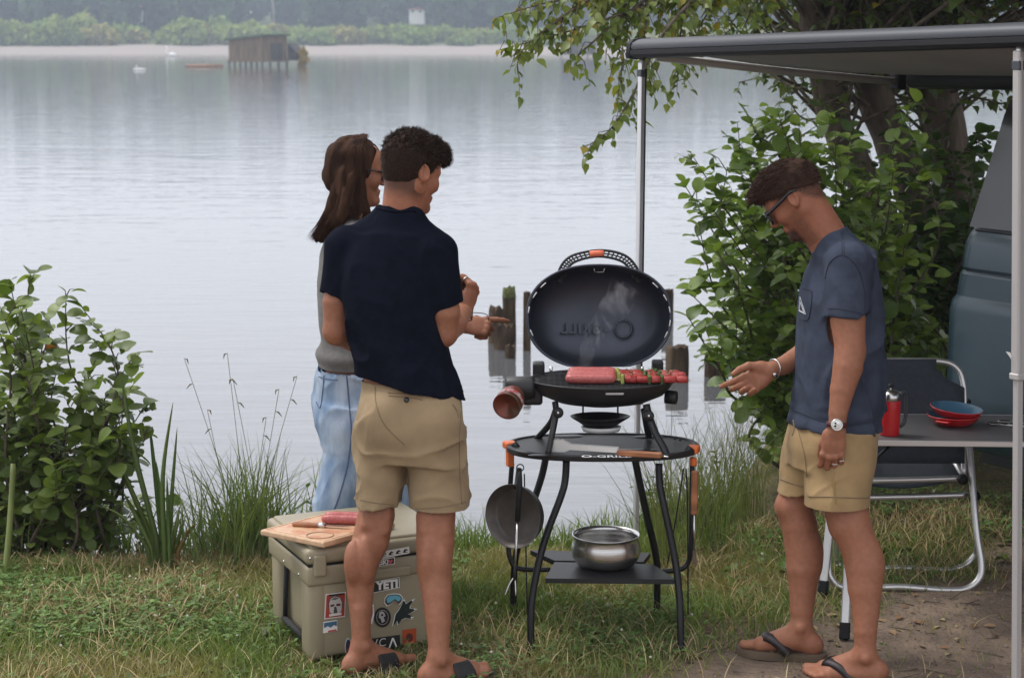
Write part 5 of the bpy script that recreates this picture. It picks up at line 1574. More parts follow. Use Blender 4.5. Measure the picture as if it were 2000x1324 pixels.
    S.disp(folds(.006, (9, 9, 3.2), 5)); S.disp(creases(.014, (.5, .1, .85), 9, 3, 6)); S.disp(creases(.012, (.8, .1, -.5), 8, 3, 7))
    v, f = S.mesh(.014)
    sh = link_mesh('t_shirt', np_mesh('t_shirt', v, f), M_navy, t)
    bv = bvh_of(v, f)
    seam('collar', bv, [(738, 407), (760, 412), (785, 413), (806, 412), (813, 416)], .0045, M_navy, sh)
    seam('sleeve_seam', bv, [(838, 470), (828, 500), (826, 540), (835, 580)], .0016, M_navy, sh)
    seam('sleeve_hem', bv, [(842, 597), (870, 590), (902, 584)], .0013, M_navy, sh)
    # shorts
    H = Field(A_(J(670, 1030, -.27)), A_(J(940, 715, .26)), .0055, True)
    ax = [(A_(J(738, 982)), A_((.06, 0, -.995))), (A_(J(863, 998)), A_((.10, 0, -.99)))]
    H.loft([(J(798, 730), 88 * k, .105), (J(800, 775), 97 * k, .118), (J(801, 800), 103 * k, .128), (J(800, 840), 106 * k, .132), (J(802, 895), 105 * k, .118)], -.3, .02)
    ll = J(736, 1000) - J(752, 850)
    H.loft([(J(752, 840, .01), 54 * k, .105), (J(748, 900, .01), 49 * k, .10), (J(741, 950, .01), 43 * k, .092), (J(737, 992, .01), 37 * k, .085), (J(735, 1020, .01), 36 * k, .085)], -.2, .022, [ax[0]], 2.1, -ll)
    lr = J(862, 1010) - J(852, 850)
    H.loft([(J(853, 840, -.01), 54 * k, .108), (J(855, 900, -.01), 56 * k, .105), (J(858, 950, -.01), 56 * k, .098), (J(862, 1000, -.01), 53 * k, .092), (J(863, 1030, -.01), 53 * k, .09)], -.2, .022, [ax[1]], 2.1, -lr)
    H.ell(J(755, 825, -.075), (.075, .06, .085), None, .05); H.ell(J(848, 828, -.085), (.075, .06, .085), None, .05)
    H.disp(folds(.0075, (5, 5, 9), 15, False)); H.disp(creases(.008, (.9, .1, -.3), 13, 4, 20)); H.disp(creases(.007, (.6, .1, .75), 11, 4, 21)); H.disp(creases(.005, (.2, .1, 1), 12, 3, 22))
    v, f = H.mesh(.015)
    so = link_mesh('shorts', np_mesh('shorts', v, f), M_khaki, t)
    bv = bvh_of(v, f)
    seam('pocket_welt', bv, [(758, 767), (800, 770), (826, 775)], .0022, M_thread, so)
    seam('pocket_welt', bv, [(759, 773), (800, 776), (825, 781)], .0015, M_thread, so)
    seam('back_seam', bv, [(733, 745), (735, 790), (752, 830), (790, 868)], .0013, M_thread, so)
    seam('side_seam', bv, [(900, 800), (897, 860), (898, 930), (902, 985)], .0013, M_thread, so)
    seam('side_pocket', bv, [(884, 790), (892, 802), (895, 815)], .002, M_thread, so)
    seam('leg_hem', bv, [(704, 975), (735, 982), (768, 985)], .0012, M_thread, so)
    seam('leg_hem', bv, [(814, 993), (860, 990), (910, 980)], .0012, M_thread, so)
    h_ = hits(bv, 794, 781, .001)
    if h_:
        MB().lathe([(0, .004), (.006, .004), (.0085, .0025), (.009, 0), (0, 0)], h_[0], align(h_[1]), 14).build('button', M_frame, so)
    # hair: clipped sides, curly top
    c, ff, lf, u = fr
    G = Field(A_(c) - .19, A_(c) + .19, .0034)
    cutp = [(A_(q(.0, 0, -.015)), A_((u * -.92 + ff * .40).normalized()))]
    G.ell(q(-.014, 0, .037), (.103, .0815, .093), R, .01, cutp)
    G.ell(q(-.036, 0, -.018), (.058, .060, .052), R, .02)
    G.ell(q(-.005, 0, .071), (.096, .074, .061), R, .03)
    G.ell(q(.055, 0, .085), (.056, .058, .038), R, .03)
    G.ell(q(.092, 0, .078), (.030, .046, .024), R, .03)
    for sg in (-1, 1):
        G.ell(q(.085, .052 * sg, .0), (.06, .03, .05), R, .01, op='s')
        G.ell(q(-.006, .085 * sg, -.002), (.021, .016, .034), R, .008, op='s')
    G.ell(q(.105, 0, -.01), (.06, .07, .055), R, .015, op='s')
    def curls(x, y, z):
        w_ = np.clip(((x - c[0]) * u[0] + (y - c[1]) * u[1] + (z - c[2]) * u[2] - .03) / .05, .12, 1)
        return (-(vnoise(x * 48, y * 48, z * 48, 61) * .0065 + vnoise(x * 110, y * 110, z * 110, 62) * .004) * w_).astype(np.float32)
    G.disp(curls)
    v, f = G.mesh()
    hr = link_mesh('hair', np_mesh('hair', v, f), M_hair_dark, t)
    nn = surf_normals(v, f); r = np.random.default_rng(8)
    up = (v - A_(c)) @ A_(u); fw = (v - A_(c)) @ A_(ff)
    pick = r.choice(len(v), 5200, p=(np.clip(up + .02, .002, 1) ** 1.0) / np.clip(up + .02, .002, 1).sum())
    rel = np.clip((up[pick] - .03) / .05, .15, 1)[:, None]
    dirs = nn[pick] * .6 + A_(ff)[None] * .75 + r.normal(size=(len(pick), 3)) * .38
    dirs /= np.linalg.norm(dirs, axis=1)[:, None]
    short = rel[:, 0] < .5
    ms = strands('strands', v[pick][~short], dirs[~short], None, None, .017, .0015, .20, 3)
    link_mesh('hair_strands', ms, M_hair_dark, hr)['kind'] = 'stuff'
    ms = strands('strands', v[pick][short], (nn[pick] * .5 - A_(u)[None] * .8)[short], None, None, .009, .0009, .15, 4)
    link_mesh('short_strands', ms, M_hair_dark, hr)['kind'] = 'stuff'
    # bracelets and ring
    bc = wr_r - Dh * .004; e1 = Nh; e2 = Th
    for i, (rad, mm, off) in enumerate(((.031, M_cord, 0), (.032, mat('bead_wood', (.30, .20, .12), .5), -.008), (.033, M_cord, -.014))):
        pts = [bc + Dh * off + (e1 * math.cos(a) * .9 + e2 * math.sin(a) * 1.05) * rad + Dh * .004 * math.sin(2 * a + i) for a in np.linspace(0, 2 * math.pi, 26)[:-1]]
        MB().tube(pts, .0032 if i == 1 else .002, 6, True).build('bracelet', mm, t)
    MB().tube(arc([bc + e2 * .030, bc + e2 * .045 + Vector((.02, 0, -.012)), bc + Vector((.07, 0, -.005)), bc + Vector((.082, .01, -.03))], 6), .0014, 5).build('bracelet_cord', M_cord, t)
    rc = (fing[0][0] * .4 + fing[0][1] * .6); ra = align(fing[0][1] - fing[0][0])
    MB().tube([rc + ra @ Vector((math.cos(a) * .0115, math.sin(a) * .0115, 0)) for a in np.linspace(0, 2 * math.pi, 20)[:-1]], .0022, 6, True).build('ring', M_silver, t)
    flip_flop(ql, None, t, 'sandal', slide=True, msole=M_rubber)
    flip_flop(qr, None, t, 'sandal', slide=True, msole=M_rubber)

# ================================================================== the woman behind him
def woman():
    s0 = 6.85
    J = lambda x, y, d=0.: P(x, y, s0 + d)
    k = s0 / F
    t = thing('person', (J(700, 1100).x, 6.85, 0), 'woman with long brown hair, glasses, grey top and light jeans, half hidden', 'person')
    fr = head_frame(J(697, 335), 78, 9)
    HF, q, R = head_field(fr, .99, J(686, 432), nr=(.046, .052), female=True)
    parts = [HF.mesh()]
    el, wr = J(800, 640, -.18), J(905, 636, -.10)
    A2 = Field(A_(J(660, 720, -.35)), A_(J(1000, 440, .25)), .0042)
    A2.chain([J(695, 470, -.15), J(745, 560, -.18), el], [.045, .040, .036], .02)
    A2.chain([el, J(850, 640, -.15), wr], [.036, .035, .023], .02)
    parts.append(A2.mesh())
    HH = Field(A_(J(870, 700, -.25)), A_(J(1000, 560, .12)), .0026)
    HH.chain([J(850, 640, -.15), wr], [.035, .023], .01)
    hand_field(HH, wr, (.92, .15, -.05), (-.1, .75, -.6), 1, .98, [(6, 8, 10), (62, 80, 40), (70, 82, 40), (74, 82, 40)], [(.7, .5, .4), (.85, .1, .5), (.9, 0, .5)], .1)
    parts.append(HH.mesh())
    T_ = Field(A_(J(590, 1180, -.25)), A_(J(860, 430, .28)), .012)
    T_.loft([(J(690, 460), .09, .13), (J(692, 540), .11, .13), (J(693, 640), .10, .12), (J(695, 760), .12, .14)], .1)
    T_.cone(J(688, 430), J(690, 470), .05, .07, .03)
    for (a, b_, c_, d_) in (((690, 800), (668, 930), (648, 1120), -.05), ((720, 800), (765, 950), (800, 1120), .08)):
        T_.chain([J(*a, d_), J(*b_, d_), J(*c_, d_)], [.075, .055, .04], .02)
    parts.append(T_.mesh())
    def shade(v, cc):
        cc = cc * np.array([1.0, .98, .97]); ff, u_ = A_(fr[1]), A_(fr[3]); rel = v - A_(fr[0])
        lip = (np.linalg.norm(v - A_(q(.094, 0, -.067)), axis=1) < .019)
        cc[lip] = np.array([.34, .12, .10]); return cc
    link_mesh('body', skin_mesh('body', join_vf(parts), shade), M_skin, t)
    # grey top
    S = Field(A_(J(595, 745, -.32)), A_(J(840, 405, .28)), .006, True)
    S.loft([(J(690, 450), 50 * k, .13), (J(688, 490), 62 * k, .17), (J(690, 540), 70 * k, .17), (J(690, 610), 68 * k, .155), (J(692, 660), 64 * k, .15), (J(694, 700), 72 * k, .16), (J(695, 745), 70 * k, .16)], .1, .02, [(A_(J(690, 716)), A_((0, 0, -1)))])
    S.cone(J(688, 425), J(690, 480), .054, .09, .03, [(A_(J(690, 425)), A_((.4, 0, .92)))])
    S.cone(J(688, 452, -.06), J(694, 470, -.14), .05, .055, .03)
    dv = (J(760, 585, -.18) - J(695, 470, -.15)).normalized()
    S.cone(J(694, 472, -.14), J(770, 605, -.185), .060, .05, .02, [(A_(J(755, 580, -.18)), A_(dv))])
    S.disp(folds(.009, (6, 6, 9), 33, False)); S.disp(creases(.012, (.8, .1, .5), 10, 3, 38))
    def roll(x, y, z):
        zr = J(690, 690).z; return (-.012 * np.exp(-((z - zr) / .025) ** 2)).astype(np.float32)
    S.disp(roll)
    v, f = S.mesh(.015); link_mesh('grey_top', np_mesh('grey_top', v, f), M_grey, t)
    # jeans
    H = Field(A_(J(560, 1185, -.28)), A_(J(880, 690, .33)), .0065, True)
    H.loft([(J(694, 700), 70 * k, .15), (J(692, 750), 75 * k, .16), (J(694, 810), 78 * k, .165), (J(700, 860), 74 * k, .15)], .1, .02)
    for (pts, d_, sd) in (([(688, 800, 60), (682, 850, 48), (676, 900, 46), (666, 960, 47), (658, 1020, 48), (652, 1090, 46), (648, 1150, 44)], -.06, 43), ([(722, 800, 58), (745, 880, 54), (768, 950, 50), (784, 1020, 48), (794, 1090, 46), (798, 1150, 46)], .09, 44)):
        axv = J(pts[0][0], pts[0][1]) - J(pts[-1][0], pts[-1][1])
        H.loft([(J(x, y, d_), w_ * k, .105 if i < 2 else .09) for i, (x, y, w_) in enumerate(pts)], .1, .03, [(A_(J(pts[-1][0], 1142, d_)), A_((0, 0, -1)))], 2.1, axv)
    H.disp(folds(.010, (5, 5, 8), 51, False)); H.disp(creases(.012, (.9, .1, -.25), 11, 4, 56)); H.disp(creases(.009, (.7, .1, .6), 10, 4, 57))
    v, f = H.mesh(.016); je = link_mesh('jeans', np_mesh('jeans', v, f), M_denim, t)
    bv = bvh_of(v, f)
    seam('side_seam', bv, [(676, 722), (682, 790), (686, 850), (678, 910), (662, 970), (645, 1012)], .0028, M_thread_blue, je)
    seam('back_pocket', bv, [(634, 722), (631, 760), (626, 795), (618, 785)], .0020, M_thread_blue, je)
    seam('back_pocket', bv, [(622, 735), (640, 740), (660, 742)], .0016, M_thread_blue, je)
    seam('inner_seam', bv, [(803, 930), (804, 980), (806, 1030)], .0024, M_thread_blue, je)
    for (x, y, d_) in ((646, 1150, -.06), (798, 1150, .09)):
        a = J(x, y, d_); G = Field(A_(a) - .2, A_(a) + .3, .008)
        G.cone((a.x - .04, a.y, .05), (a.x + .12, a.y + .03, .035), .045, .038, .02); G.cone((a.x, a.y, .05), (a.x, a.y, .12), .045, .04, .03)
        v, f = G.mesh(); link_mesh('shoe', np_mesh('shoe', v, f), M_white, t)
    # hair: long, falling behind the shoulder
    G = Field(A_(J(585, 500, -.25)), A_(J(790, 235, .22)), .005)
    c, ff, lf, u = fr
    G.ell(q(-.018, 0, .034), (.107, .086, .096), R, .01); G.ell(q(-.05, 0, -.03), (.075, .078, .07), R, .03)
    guides = [[(712, 268, -.02), (694, 290, -.07), (680, 340, -.085), (670, 400, -.09), (648, 440, -.085), (626, 466, -.07)],
              [(700, 270, -.02), (682, 300, -.05), (668, 350, -.06), (655, 400, -.06), (636, 440, -.05), (618, 468, -.03)],
              [(692, 272, .02), (680, 305, -.0), (664, 360, -.01), (650, 410, -.02), (632, 445, -.01), (616, 462, 0)],
              [(706, 276, -.04), (700, 295, -.085), (692, 350, -.102), (678, 400, -.11), (664, 425, -.11), (645, 446, -.10)],
              [(706, 285, -.05), (706, 305, -.085), (702, 350, -.094), (696, 385, -.10), (704, 410, -.10), (698, 428, -.10)],
              [(708, 285, -.05), (708, 308, -.08), (704, 360, -.088), (708, 395, -.09), (714, 415, -.09), (710, 432, -.08)],
              [(694, 275, .05), (682, 310, .04), (668, 370, .04), (655, 420, .04), (640, 455, .04), (628, 468, .03)]]
    rad = [.006, .020, .030, .030, .022, .010]
    for g in guides:
        thin = .62 if g in guides[4:6] else 1
        G.chain([J(*p) for p in g], [r_ * thin for r_ in rad], .02)
    G.ell(q(.112, 0, -.035), (.090, .13, .110), R, .012, op='s')
    G.ell(q(.098, 0, .03), (.060, .13, .058), R, .012, op='s')
    for sg in (-1,):
        G.ell(q(-.004, .082 * sg, -.010), (.013, .02, .018), R, .008, op='s')
    G.disp(lambda x, y, z: (-(vnoise(x * 55, y * 55, z * 9, 71) * .006 + vnoise(x * 120, y * 120, z * 16, 72) * .003)).astype(np.float32))
    v, f = G.mesh(); hr = link_mesh('hair', np_mesh('hair', v, f), M_hair_long, t)
    r = random.Random(4); m = MB()
    for i in range(950):
        a = r.choice(guides[:5] + guides[:2]); b_ = r.choice(guides[:4]); w_ = r.random() * .6
        jx, jy, jd = r.gauss(0, 4), r.gauss(0, 4), r.uniform(-.035, .02)
        pts = []
        for i2, (p0, p1) in enumerate(zip(a, b_)):
            fl = 1 + i2 * .22
            pts.append(J(p0[0] * (1 - w_) + p1[0] * w_ + jx * fl, p0[1] * (1 - w_) + p1[1] * w_ + jy * fl * .5 - (4 if i2 == 0 else 0), p0[2] * (1 - w_) + p1[2] * w_ + jd * (1 if i2 else .3)))
        pts = arc(pts, 3); n_ = len(pts)
        vs = []; wd = r.uniform(.0007, .0016)
        for i2, p in enumerate(pts):
            e = wd * (1 - (i2 / n_) ** 3); vs += [p + Vector((-e, 0, 0)), p + Vector((e, 0, e * .3))]
        m._add(vs, [[2 * j, 2 * j + 1, 2 * j + 3, 2 * j + 2] for j in range(n_ - 1)], True)
    m.build('hair_strands', M_hair_long, hr, recalc=False)['kind'] = 'stuff'
    # glasses
    gl = MB(); gl.tube([q(-.01, -.080, .018), q(.05, -.078, .016), q(.092, -.068, .012)], .0032, 6).build('glasses_temple', M_frame, t)
    for sg in (-1, 1):
        cc = q(.097, .034 * sg, .002)
        pts = [cc + lf * math.cos(a) * .026 + u * math.sin(a) * .019 - ff * (.006 * (math.cos(a) * sg > 0)) for a in np.linspace(0, 2 * math.pi, 22)[:-1]]
        MB().tube(pts, .0022, 6, True).build('glasses_rim', M_frame, t)
    MB().tube([q(.086, -.045, .030), q(.094, -.028, .033), q(.098, -.014, .028)], .003, 6).build('eyebrow', M_hair_long, t)
    MB().lathe([(0, .0015), (.006, 0), (0, -.001)], q(.089, -.031, .003), align(ff), 12).build('eye', M_frame, t)

# ================================================================== the man in profile
def man_side():
    s0 = 6.15
    J = lambda x, y, d=0.: P(x, y, s0 + d)
    k = s0 / F
    t = thing('person', (J(1640, 1300).x, 6.1, 0), 'man in slate blue t-shirt and flip-flops reaching out an open hand', 'person')
    fr = head_frame(J(1551, 388), -77, 41)
    HF, q, R = head_field(fr, .97, J(1626, 478), nr=(.056, .066))
    parts = [HF.mesh()]
    c_, ff, lf, u = fr
    # near arm with hanging hand
    N_ = Field(A_(J(1560, 955, -.45)), A_(J(1730, 480, .02)), .0042)
    pn = [(1660, 535, 26, -.17), (1656, 590, 30, -.185), (1656, 625, 33, -.19), (1660, 674, 29, -.2), (1656, 718, 28, -.21), (1645, 762, 23, -.215), (1637, 806, 17.5, -.22), (1635, 836, 16, -.22)]
    N_.chain([J(x, y, d) for x, y, r, d in pn], [r * k for x, y, r, d in pn], .02)
    N_.ell(J(1674, 690, -.195), (.025, .025, .03), None, .02)
    parts.append(N_.mesh())
    NH = Field(A_(J(1570, 960, -.36)), A_(J(1690, 790, -.05)), .0024)
    NH.cone(J(1637, 806, -.22), J(1635, 838, -.22), .030, .0265, .01)
    wn_ = J(1634, 840, -.22)
    Dn, Nn, Tn, fn_, tn = hand_field(NH, wn_, (-.13, .05, -.98), (.25, .9, 0), -1, .98,
        [(22, 40, 25), (28, 46, 30), (30, 50, 30), (30, 55, 30)], [(.85, .35, .3), (.95, .05, .3), (.95, -.1, .3)], .16)
    parts.append(NH.mesh())
    # far arm reaching out
    el, wr = J(1622, 684, .18), J(1506, 722, .02)
    Fa = Field(A_(J(1470, 770, -.15)), A_(J(1690, 480, .38)), .0042)
    Fa.chain([J(1635, 520, .17), J(1630, 600, .18), el], [.055, .047, .042], .02)
    Fa.chain([el, J(1568, 695, .10), J(1530, 714, .05), wr], [.040, .042, .031, .0265], .02)
    parts.append(Fa.mesh())
    FH = Field(A_(J(1390, 815, -.22)), A_(J(1540, 670, .18)), .0024)
    FH.cone(J(1530, 714, .05), wr, .031, .0265, .01)
    Df, Nf, Tf, ff_, tf = hand_field(FH, wr, (-.80, -.02, -.52), (.20, -.80, .42), 1, 1.02,
        [(12, 16, 12), (30, 42, 25), (40, 55, 30), (46, 60, 30)], [(.72, .55, .35), (.95, .15, .18), (1, -.05, .1)], .16)
    parts.append(FH.mesh())
    # legs
    L1 = Field(ground_lo(A_(J(1410, 1300, -.25))), A_(J(1640, 900, .42)), .0045)
    pf = [(1585, 880, 36, .09), (1560, 945, 32, .08), (1551, 990, 36, .08), (1561, 1026, 35, .075), (1568, 1070, 35, .075), (1569, 1110, 33, .07), (1568, 1150, 27, .07), (1566, 1191, 23, .065), (1565, 1226, 18.5, .06)]
    L1.chain([J(x, y, d) for x, y, r, d in pf], [r * k for x, y, r, d in pf], .02)
    L1.ell(J(1537, 990, .08), (.030, .04, .035), None, .03)
    L1.ell(J(1582, 1085, .075), (.040, .045, .075), None, .03)
    af = J(1565, 1226, .06)
    q1 = foot_field(L1, af, (-.93, .36, 0), af.z - .088, 1.06, 1)
    parts.append(L1.mesh())
    L2 = Field(ground_lo(A_(J(1520, 1350, -.45))), A_(J(1775, 900, .12)), .0045)
    pn2 = [(1645, 890, 38, -.07), (1646, 960, 40, -.085), (1653, 993, 42, -.09), (1661, 1026, 40, -.1), (1678, 1067, 36, -.11), (1687, 1109, 35, -.12), (1689, 1150, 32, -.13), (1691, 1191, 26, -.14), (1690, 1232, 22, -.15), (1690, 1278, 18.5, -.15)]
    L2.chain([J(x, y, d) for x, y, r, d in pn2], [r * k for x, y, r, d in pn2], .02)
    L2.ell(J(1641, 1020, -.1), (.030, .04, .04), None, .03)
    L2.ell(J(1702, 1105, -.12), (.038, .045, .075), None, .03)
    an = J(1690, 1278, -.15)
    q2 = foot_field(L2, an, (-.97, .22, 0), an.z - .086, 1.06, -1)
    parts.append(L2.mesh())
    T_ = Field(A_(J(1520, 960, -.3)), A_(J(1760, 440, .3)), .012)
    T_.loft([(J(1645, 510), .085, .14), (J(1642, 600), .11, .15), (J(1641, 700), .12, .14), (J(1635, 850), .12, .14), (J(1625, 920), .115, .14)], 0)
    T_.cone(J(1626, 475), J(1650, 530), .06, .08, .03)
    parts.append(T_.mesh())
    def shade(v, cc):
        rel = v - A_(c_); f1, u1, l1 = rel @ A_(ff), rel @ A_(u), np.abs(rel @ A_(lf))
        hd = np.linalg.norm(rel, axis=1) < .17
        beard = np.clip((-.066 - u1) / .014, 0, 1) * np.clip((f1 - .046) / .02, 0, 1) * np.clip((u1 + .16) / .03, 0, 1) * hd
        jaw = np.clip((-.02 - u1) / .02, 0, 1) * np.clip((f1 - .0) / .02, 0, 1) * np.clip((.05 - f1 - u1 * .2) / .02, 0, 1) * hd * .35
        side_ = np.clip((u1 - .008 + np.clip(-f1 - .015, 0, .1) * 1.35) / .03, 0, 1) * np.clip((.055 - f1) / .02, 0, 1) * hd
        side_ *= np.where((l1 > .066) & (u1 < .036) & (np.abs(f1 + .008) < .026), 0, 1)
        n_ = .75 + .25 * vnoise(v[:, 0] * 300, v[:, 1] * 300, v[:, 2] * 300, 3)
        w_ = np.clip(np.maximum(np.maximum(beard * 1.15, jaw * 1.3), side_ * .85) * n_, 0, 1)[:, None]
        lip = (np.linalg.norm(v - A_(q(.098, 0, -.0675)), axis=1) < .016)
        cc[hd] *= np.array([1.02, .95, .93])
        cc = cc * (1 - w_) + np.array([.022, .015, .013]) * w_
        cc[lip] = np.array([.30, .11, .09])
        return cc
    link_mesh('body', skin_mesh('body', join_vf(parts), shade), M_skin, t)
    # t-shirt
    S = Field(A_(J(1500, 880, -.34)), A_(J(1765, 425, .32)), .005, True)
    hem = [(A_(J(1632, 832)), A_((-.10, .0, -.99)))]
    S.loft([(J(1648, 500), 55 * k, .155), (J(1643, 545), 72 * k, .185), (J(1643, 600), 79 * k, .185), (J(1641, 700), 83 * k, .175), (J(1637, 790), 86 * k, .175), (J(1634, 830), 86 * k, .178), (J(1634, 880), 86 * k, .178)], .06, .03, hem)
    S.cone(J(1621, 464), J(1652, 520), .064, .10, .04, [(A_(J(1619, 462)), A_((-.55, 0, .83)))])
    S.cone(J(1640, 492, -.06), J(1660, 520, -.15), .062, .068, .04)
    S.cone(J(1636, 492, .06), J(1640, 520, .15), .062, .066, .04)
    S.cone(J(1657, 520, -.165), J(1652, 650, -.19), .074, .070, .03, [(A_(J(1652, 614, -.19)), A_((.15, 0, -.98)))])
    S.cone(J(1636, 520, .16), J(1630, 640, .18), .066, .06, .03, [(A_(J(1630, 600, .18)), A_((0, 0, -1)))])
    S.disp(folds(.007, (10, 8, 3.5), 81))
    z0 = J(1640, 760).z
    def low(x, y, z):
        w_ = np.clip((z0 + .08 - z) / .16, 0, 1)
        return (folds(.011, (6, 6, 13), 87)(x, y, z) * w_).astype(np.float32)
    S.disp(low); S.disp(creases(.013, (.75, .1, .6), 9, 3, 82)); S.disp(creases(.012, (-.35, .1, .9), 10, 3, 83))
    v, f = S.mesh(.014); sh = link_mesh('t_shirt', np_mesh('t_shirt', v, f), M_slate, t)
    bv = bvh_of(v, f)
    seam('collar', bv, [(1589, 480), (1598, 468), (1615, 455), (1635, 445), (1648, 441)], .0045, M_slate, sh)
    for dx in (0, 4): seam('shoulder_seam', bv, [(1643 + dx, 452), (1644 + dx, 475), (1645 + dx, 497)], .0011, M_thread_dk, sh)
    seam('sleeve_seam', bv, [(1612, 545), (1620, 515), (1640, 499), (1660, 505), (1678, 530), (1688, 570), (1690, 612)], .0018, M_thread_dk, sh)
    seam('sleeve_hem', bv, [(1617, 603), (1640, 603), (1665, 608), (1688, 615)], .0012, M_thread_dk, sh)
    seam('bottom_hem', bv, [(1552, 800), (1580, 813), (1610, 823), (1650, 830), (1690, 826), (1714, 818)], .0012, M_thread_dk, sh)
    seam('pocket', bv, [(1567, 563), (1580, 566), (1586, 572), (1584, 600), (1578, 624), (1562, 622)], .0018, M_thread_dk, sh)
    M_print = mat('pale_print', (.55, .56, .58), .9)
    for tri in ([(1563, 580), (1574, 614), (1561, 607)], [(1564, 590), (1571, 611), (1562, 606)]):
        for i in range(3):
            a, b_ = tri[i], tri[(i + 1) % 3]
            seam('print_line', bv, [a, ((a[0] + b_[0]) / 2, (a[1] + b_[1]) / 2), b_], .0011, M_print, sh, 4)
    # shorts
    H = Field(A_(J(1480, 1025, -.34)), A_(J(1750, 770, .36)), .0052, True)
    H.loft([(J(1634, 785), 70 * k, .14), (J(1630, 820), 76 * k, .15), (J(1626, 845), 82 * k, .165), (J(1624, 870), 84 * k, .17), (J(1622, 905), 80 * k, .15)], .06, .02)
    axf = J(1600, 850) - J(1558, 965)
    H.loft([(J(1602, 845, .09), 64 * k, .10), (J(1580, 900, .085), 55 * k, .098), (J(1562, 955, .08), 42 * k, .088), (J(1556, 985, .08), 41 * k, .088)], .05, .022, [(A_(J(1555, 957, .08)), A_((.22, 0, -.97)))], 2.1, axf)
    axn = J(1645, 850) - J(1637, 1000)
    H.loft([(J(1645, 845, -.075), 66 * k, .108), (J(1642, 900, -.08), 64 * k, .108), (J(1638, 950, -.085), 62 * k, .104), (J(1636, 995, -.085), 62 * k, .102), (J(1636, 1015, -.085), 62 * k, .102)], .05, .022, [(A_(J(1636, 989, -.085)), A_((.0, .02, -1)))], 2.1, axn)
    H.disp(folds(.011, (5, 5, 9), 95, False)); H.disp(creases(.011, (.9, .1, .25), 12, 4, 96)); H.disp(creases(.009, (-.6, .1, .75), 10, 4, 97)); H.disp(creases(.006, (.1, .1, 1), 12, 3, 98))
    v, f = H.mesh(.015); so = link_mesh('shorts', np_mesh('shorts', v, f), M_sand, t)
    bv = bvh_of(v, f)
    M_gold = mat('gold_thread', (.30, .20, .06), .9)
    for dx in (0, 4): seam('side_seam', bv, [(1625 + dx, 936), (1628 + dx, 960), (1630 + dx, 984)], .0012, M_gold, so)
    seam('leg_hem', bv, [(1579, 969), (1620, 970), (1665, 972), (1695, 972)], .0020, M_thread, so)
    seam('leg_hem', bv, [(1524, 935), (1545, 943), (1568, 950)], .0018, M_thread, so)
    seam('front_seam', bv, [(1553, 815), (1562, 850), (1572, 890), (1576, 930)], .0015, M_thread, so)
    MB().tube(arc([J(1549, 820, -.13), J(1551, 838, -.14), J(1547, 850, -.135)], 4), .0022, 5).build('drawstring', M_thread, so)
    # hair
    G = Field(A_(c_) - .19, A_(c_) + .19, .0034)
    cutp = [(A_(q(0, 0, .034)), A_((u * -.88 + ff * .34).normalized()))]
    G.ell(q(-.0135, 0, .0355), (.1022, .0795, .0935), R, .01, cutp)
    G.ell(q(-.036, 0, -.010), (.0555, .057, .048), R, .02)
    G.ell(q(-.004, 0, .063), (.091, .068, .056), R, .03)
    G.ell(q(.045, 0, .082), (.058, .055, .036), R, .03)
    G.ell(q(.086, 0, .080), (.026, .044, .019), R, .03)
    for sg in (-1, 1):
        G.ell(q(.095, .055 * sg, .012), (.05, .03, .042), R, .01, op='s')
        G.ell(q(-.006, .085 * sg, .002), (.021, .016, .035), R, .008, op='s')
    G.ell(q(.115, 0, .01), (.05, .07, .06), R, .012, op='s')
    G.disp(lambda x, y, z: (-(vnoise(x * 40, y * 40, z * 40, 63) * .0018 + vnoise(x * 150, y * 150, z * 150, 64) * .0006)).astype(np.float32))
    v, f = G.mesh(); hr = link_mesh('hair', np_mesh('hair', v, f), M_hair_brown, t)
    nn = surf_normals(v, f); r = np.random.default_rng(9); up = (v - A_(c_)) @ A_(u)
    wgt = np.clip(up + .02, .01, 1); pick = r.choice(len(v), 9000, p=wgt / wgt.sum())
    top = up[pick] > .075
    dirs = nn[pick] * .22 + A_(ff)[None] * .95 + A_(u)[None] * .12 + r.normal(size=(len(pick), 3)) * .13; dirs /= np.linalg.norm(dirs, axis=1)[:, None]
    link_mesh('hair_strands', strands('strands', v[pick][top], dirs[top], None, None, .019, .0011, .06, 5), M_hair_brown, hr)['kind'] = 'stuff'
    dirs = nn[pick] * .5 - A_(u)[None] * .6 - A_(ff)[None] * .2 + r.normal(size=(len(pick), 3)) * .2; dirs /= np.linalg.norm(dirs, axis=1)[:, None]
    link_mesh('short_strands', strands('strands', v[pick][~top], dirs[~top], None, None, .011, .0008, .08, 6), M_hair_brown, hr)['kind'] = 'stuff'
    # glasses
    for sg in (-1, 1):
        pts = arc([q(-.035, .082 * sg, .018), q(-.01, .083 * sg, .026), q(.03, .080 * sg, .022), q(.098, .072 * sg, .016)], 4)
        MB().tube(pts, [.004] * 3 + [.0058] * (len(pts) - 3), 8, flat=1.0).build('glasses_temple', M_frame, t)
        cc = q(.108, .035 * sg, .002)
        ring = [cc + lf * (math.copysign(abs(math.cos(a)) ** .75, math.cos(a)) * .031) + u * (math.copysign(abs(math.sin(a)) ** .75, math.sin(a)) * .021) - ff * (.009 * max(0, math.cos(a) * sg)) for a in np.linspace(0, 2 * math.pi, 28)[:-1]]
        MB().tube(ring, .0052, 7, True).build('glasses_rim', M_frame, t)
        MB()._add(ring, [list(range(len(ring)))]).build('glasses_lens', M_lens, t)
    MB().tube([q(.112, -.008, .010), q(.115, 0, .012), q(.112, .008, .010)], .0035, 6).build('glasses_bridge', M_frame, t)
    # watch
    wc = J(1634, 829, -.22); Aw = (J(1637, 806, -.22) - J(1634, 840, -.22)).normalized()
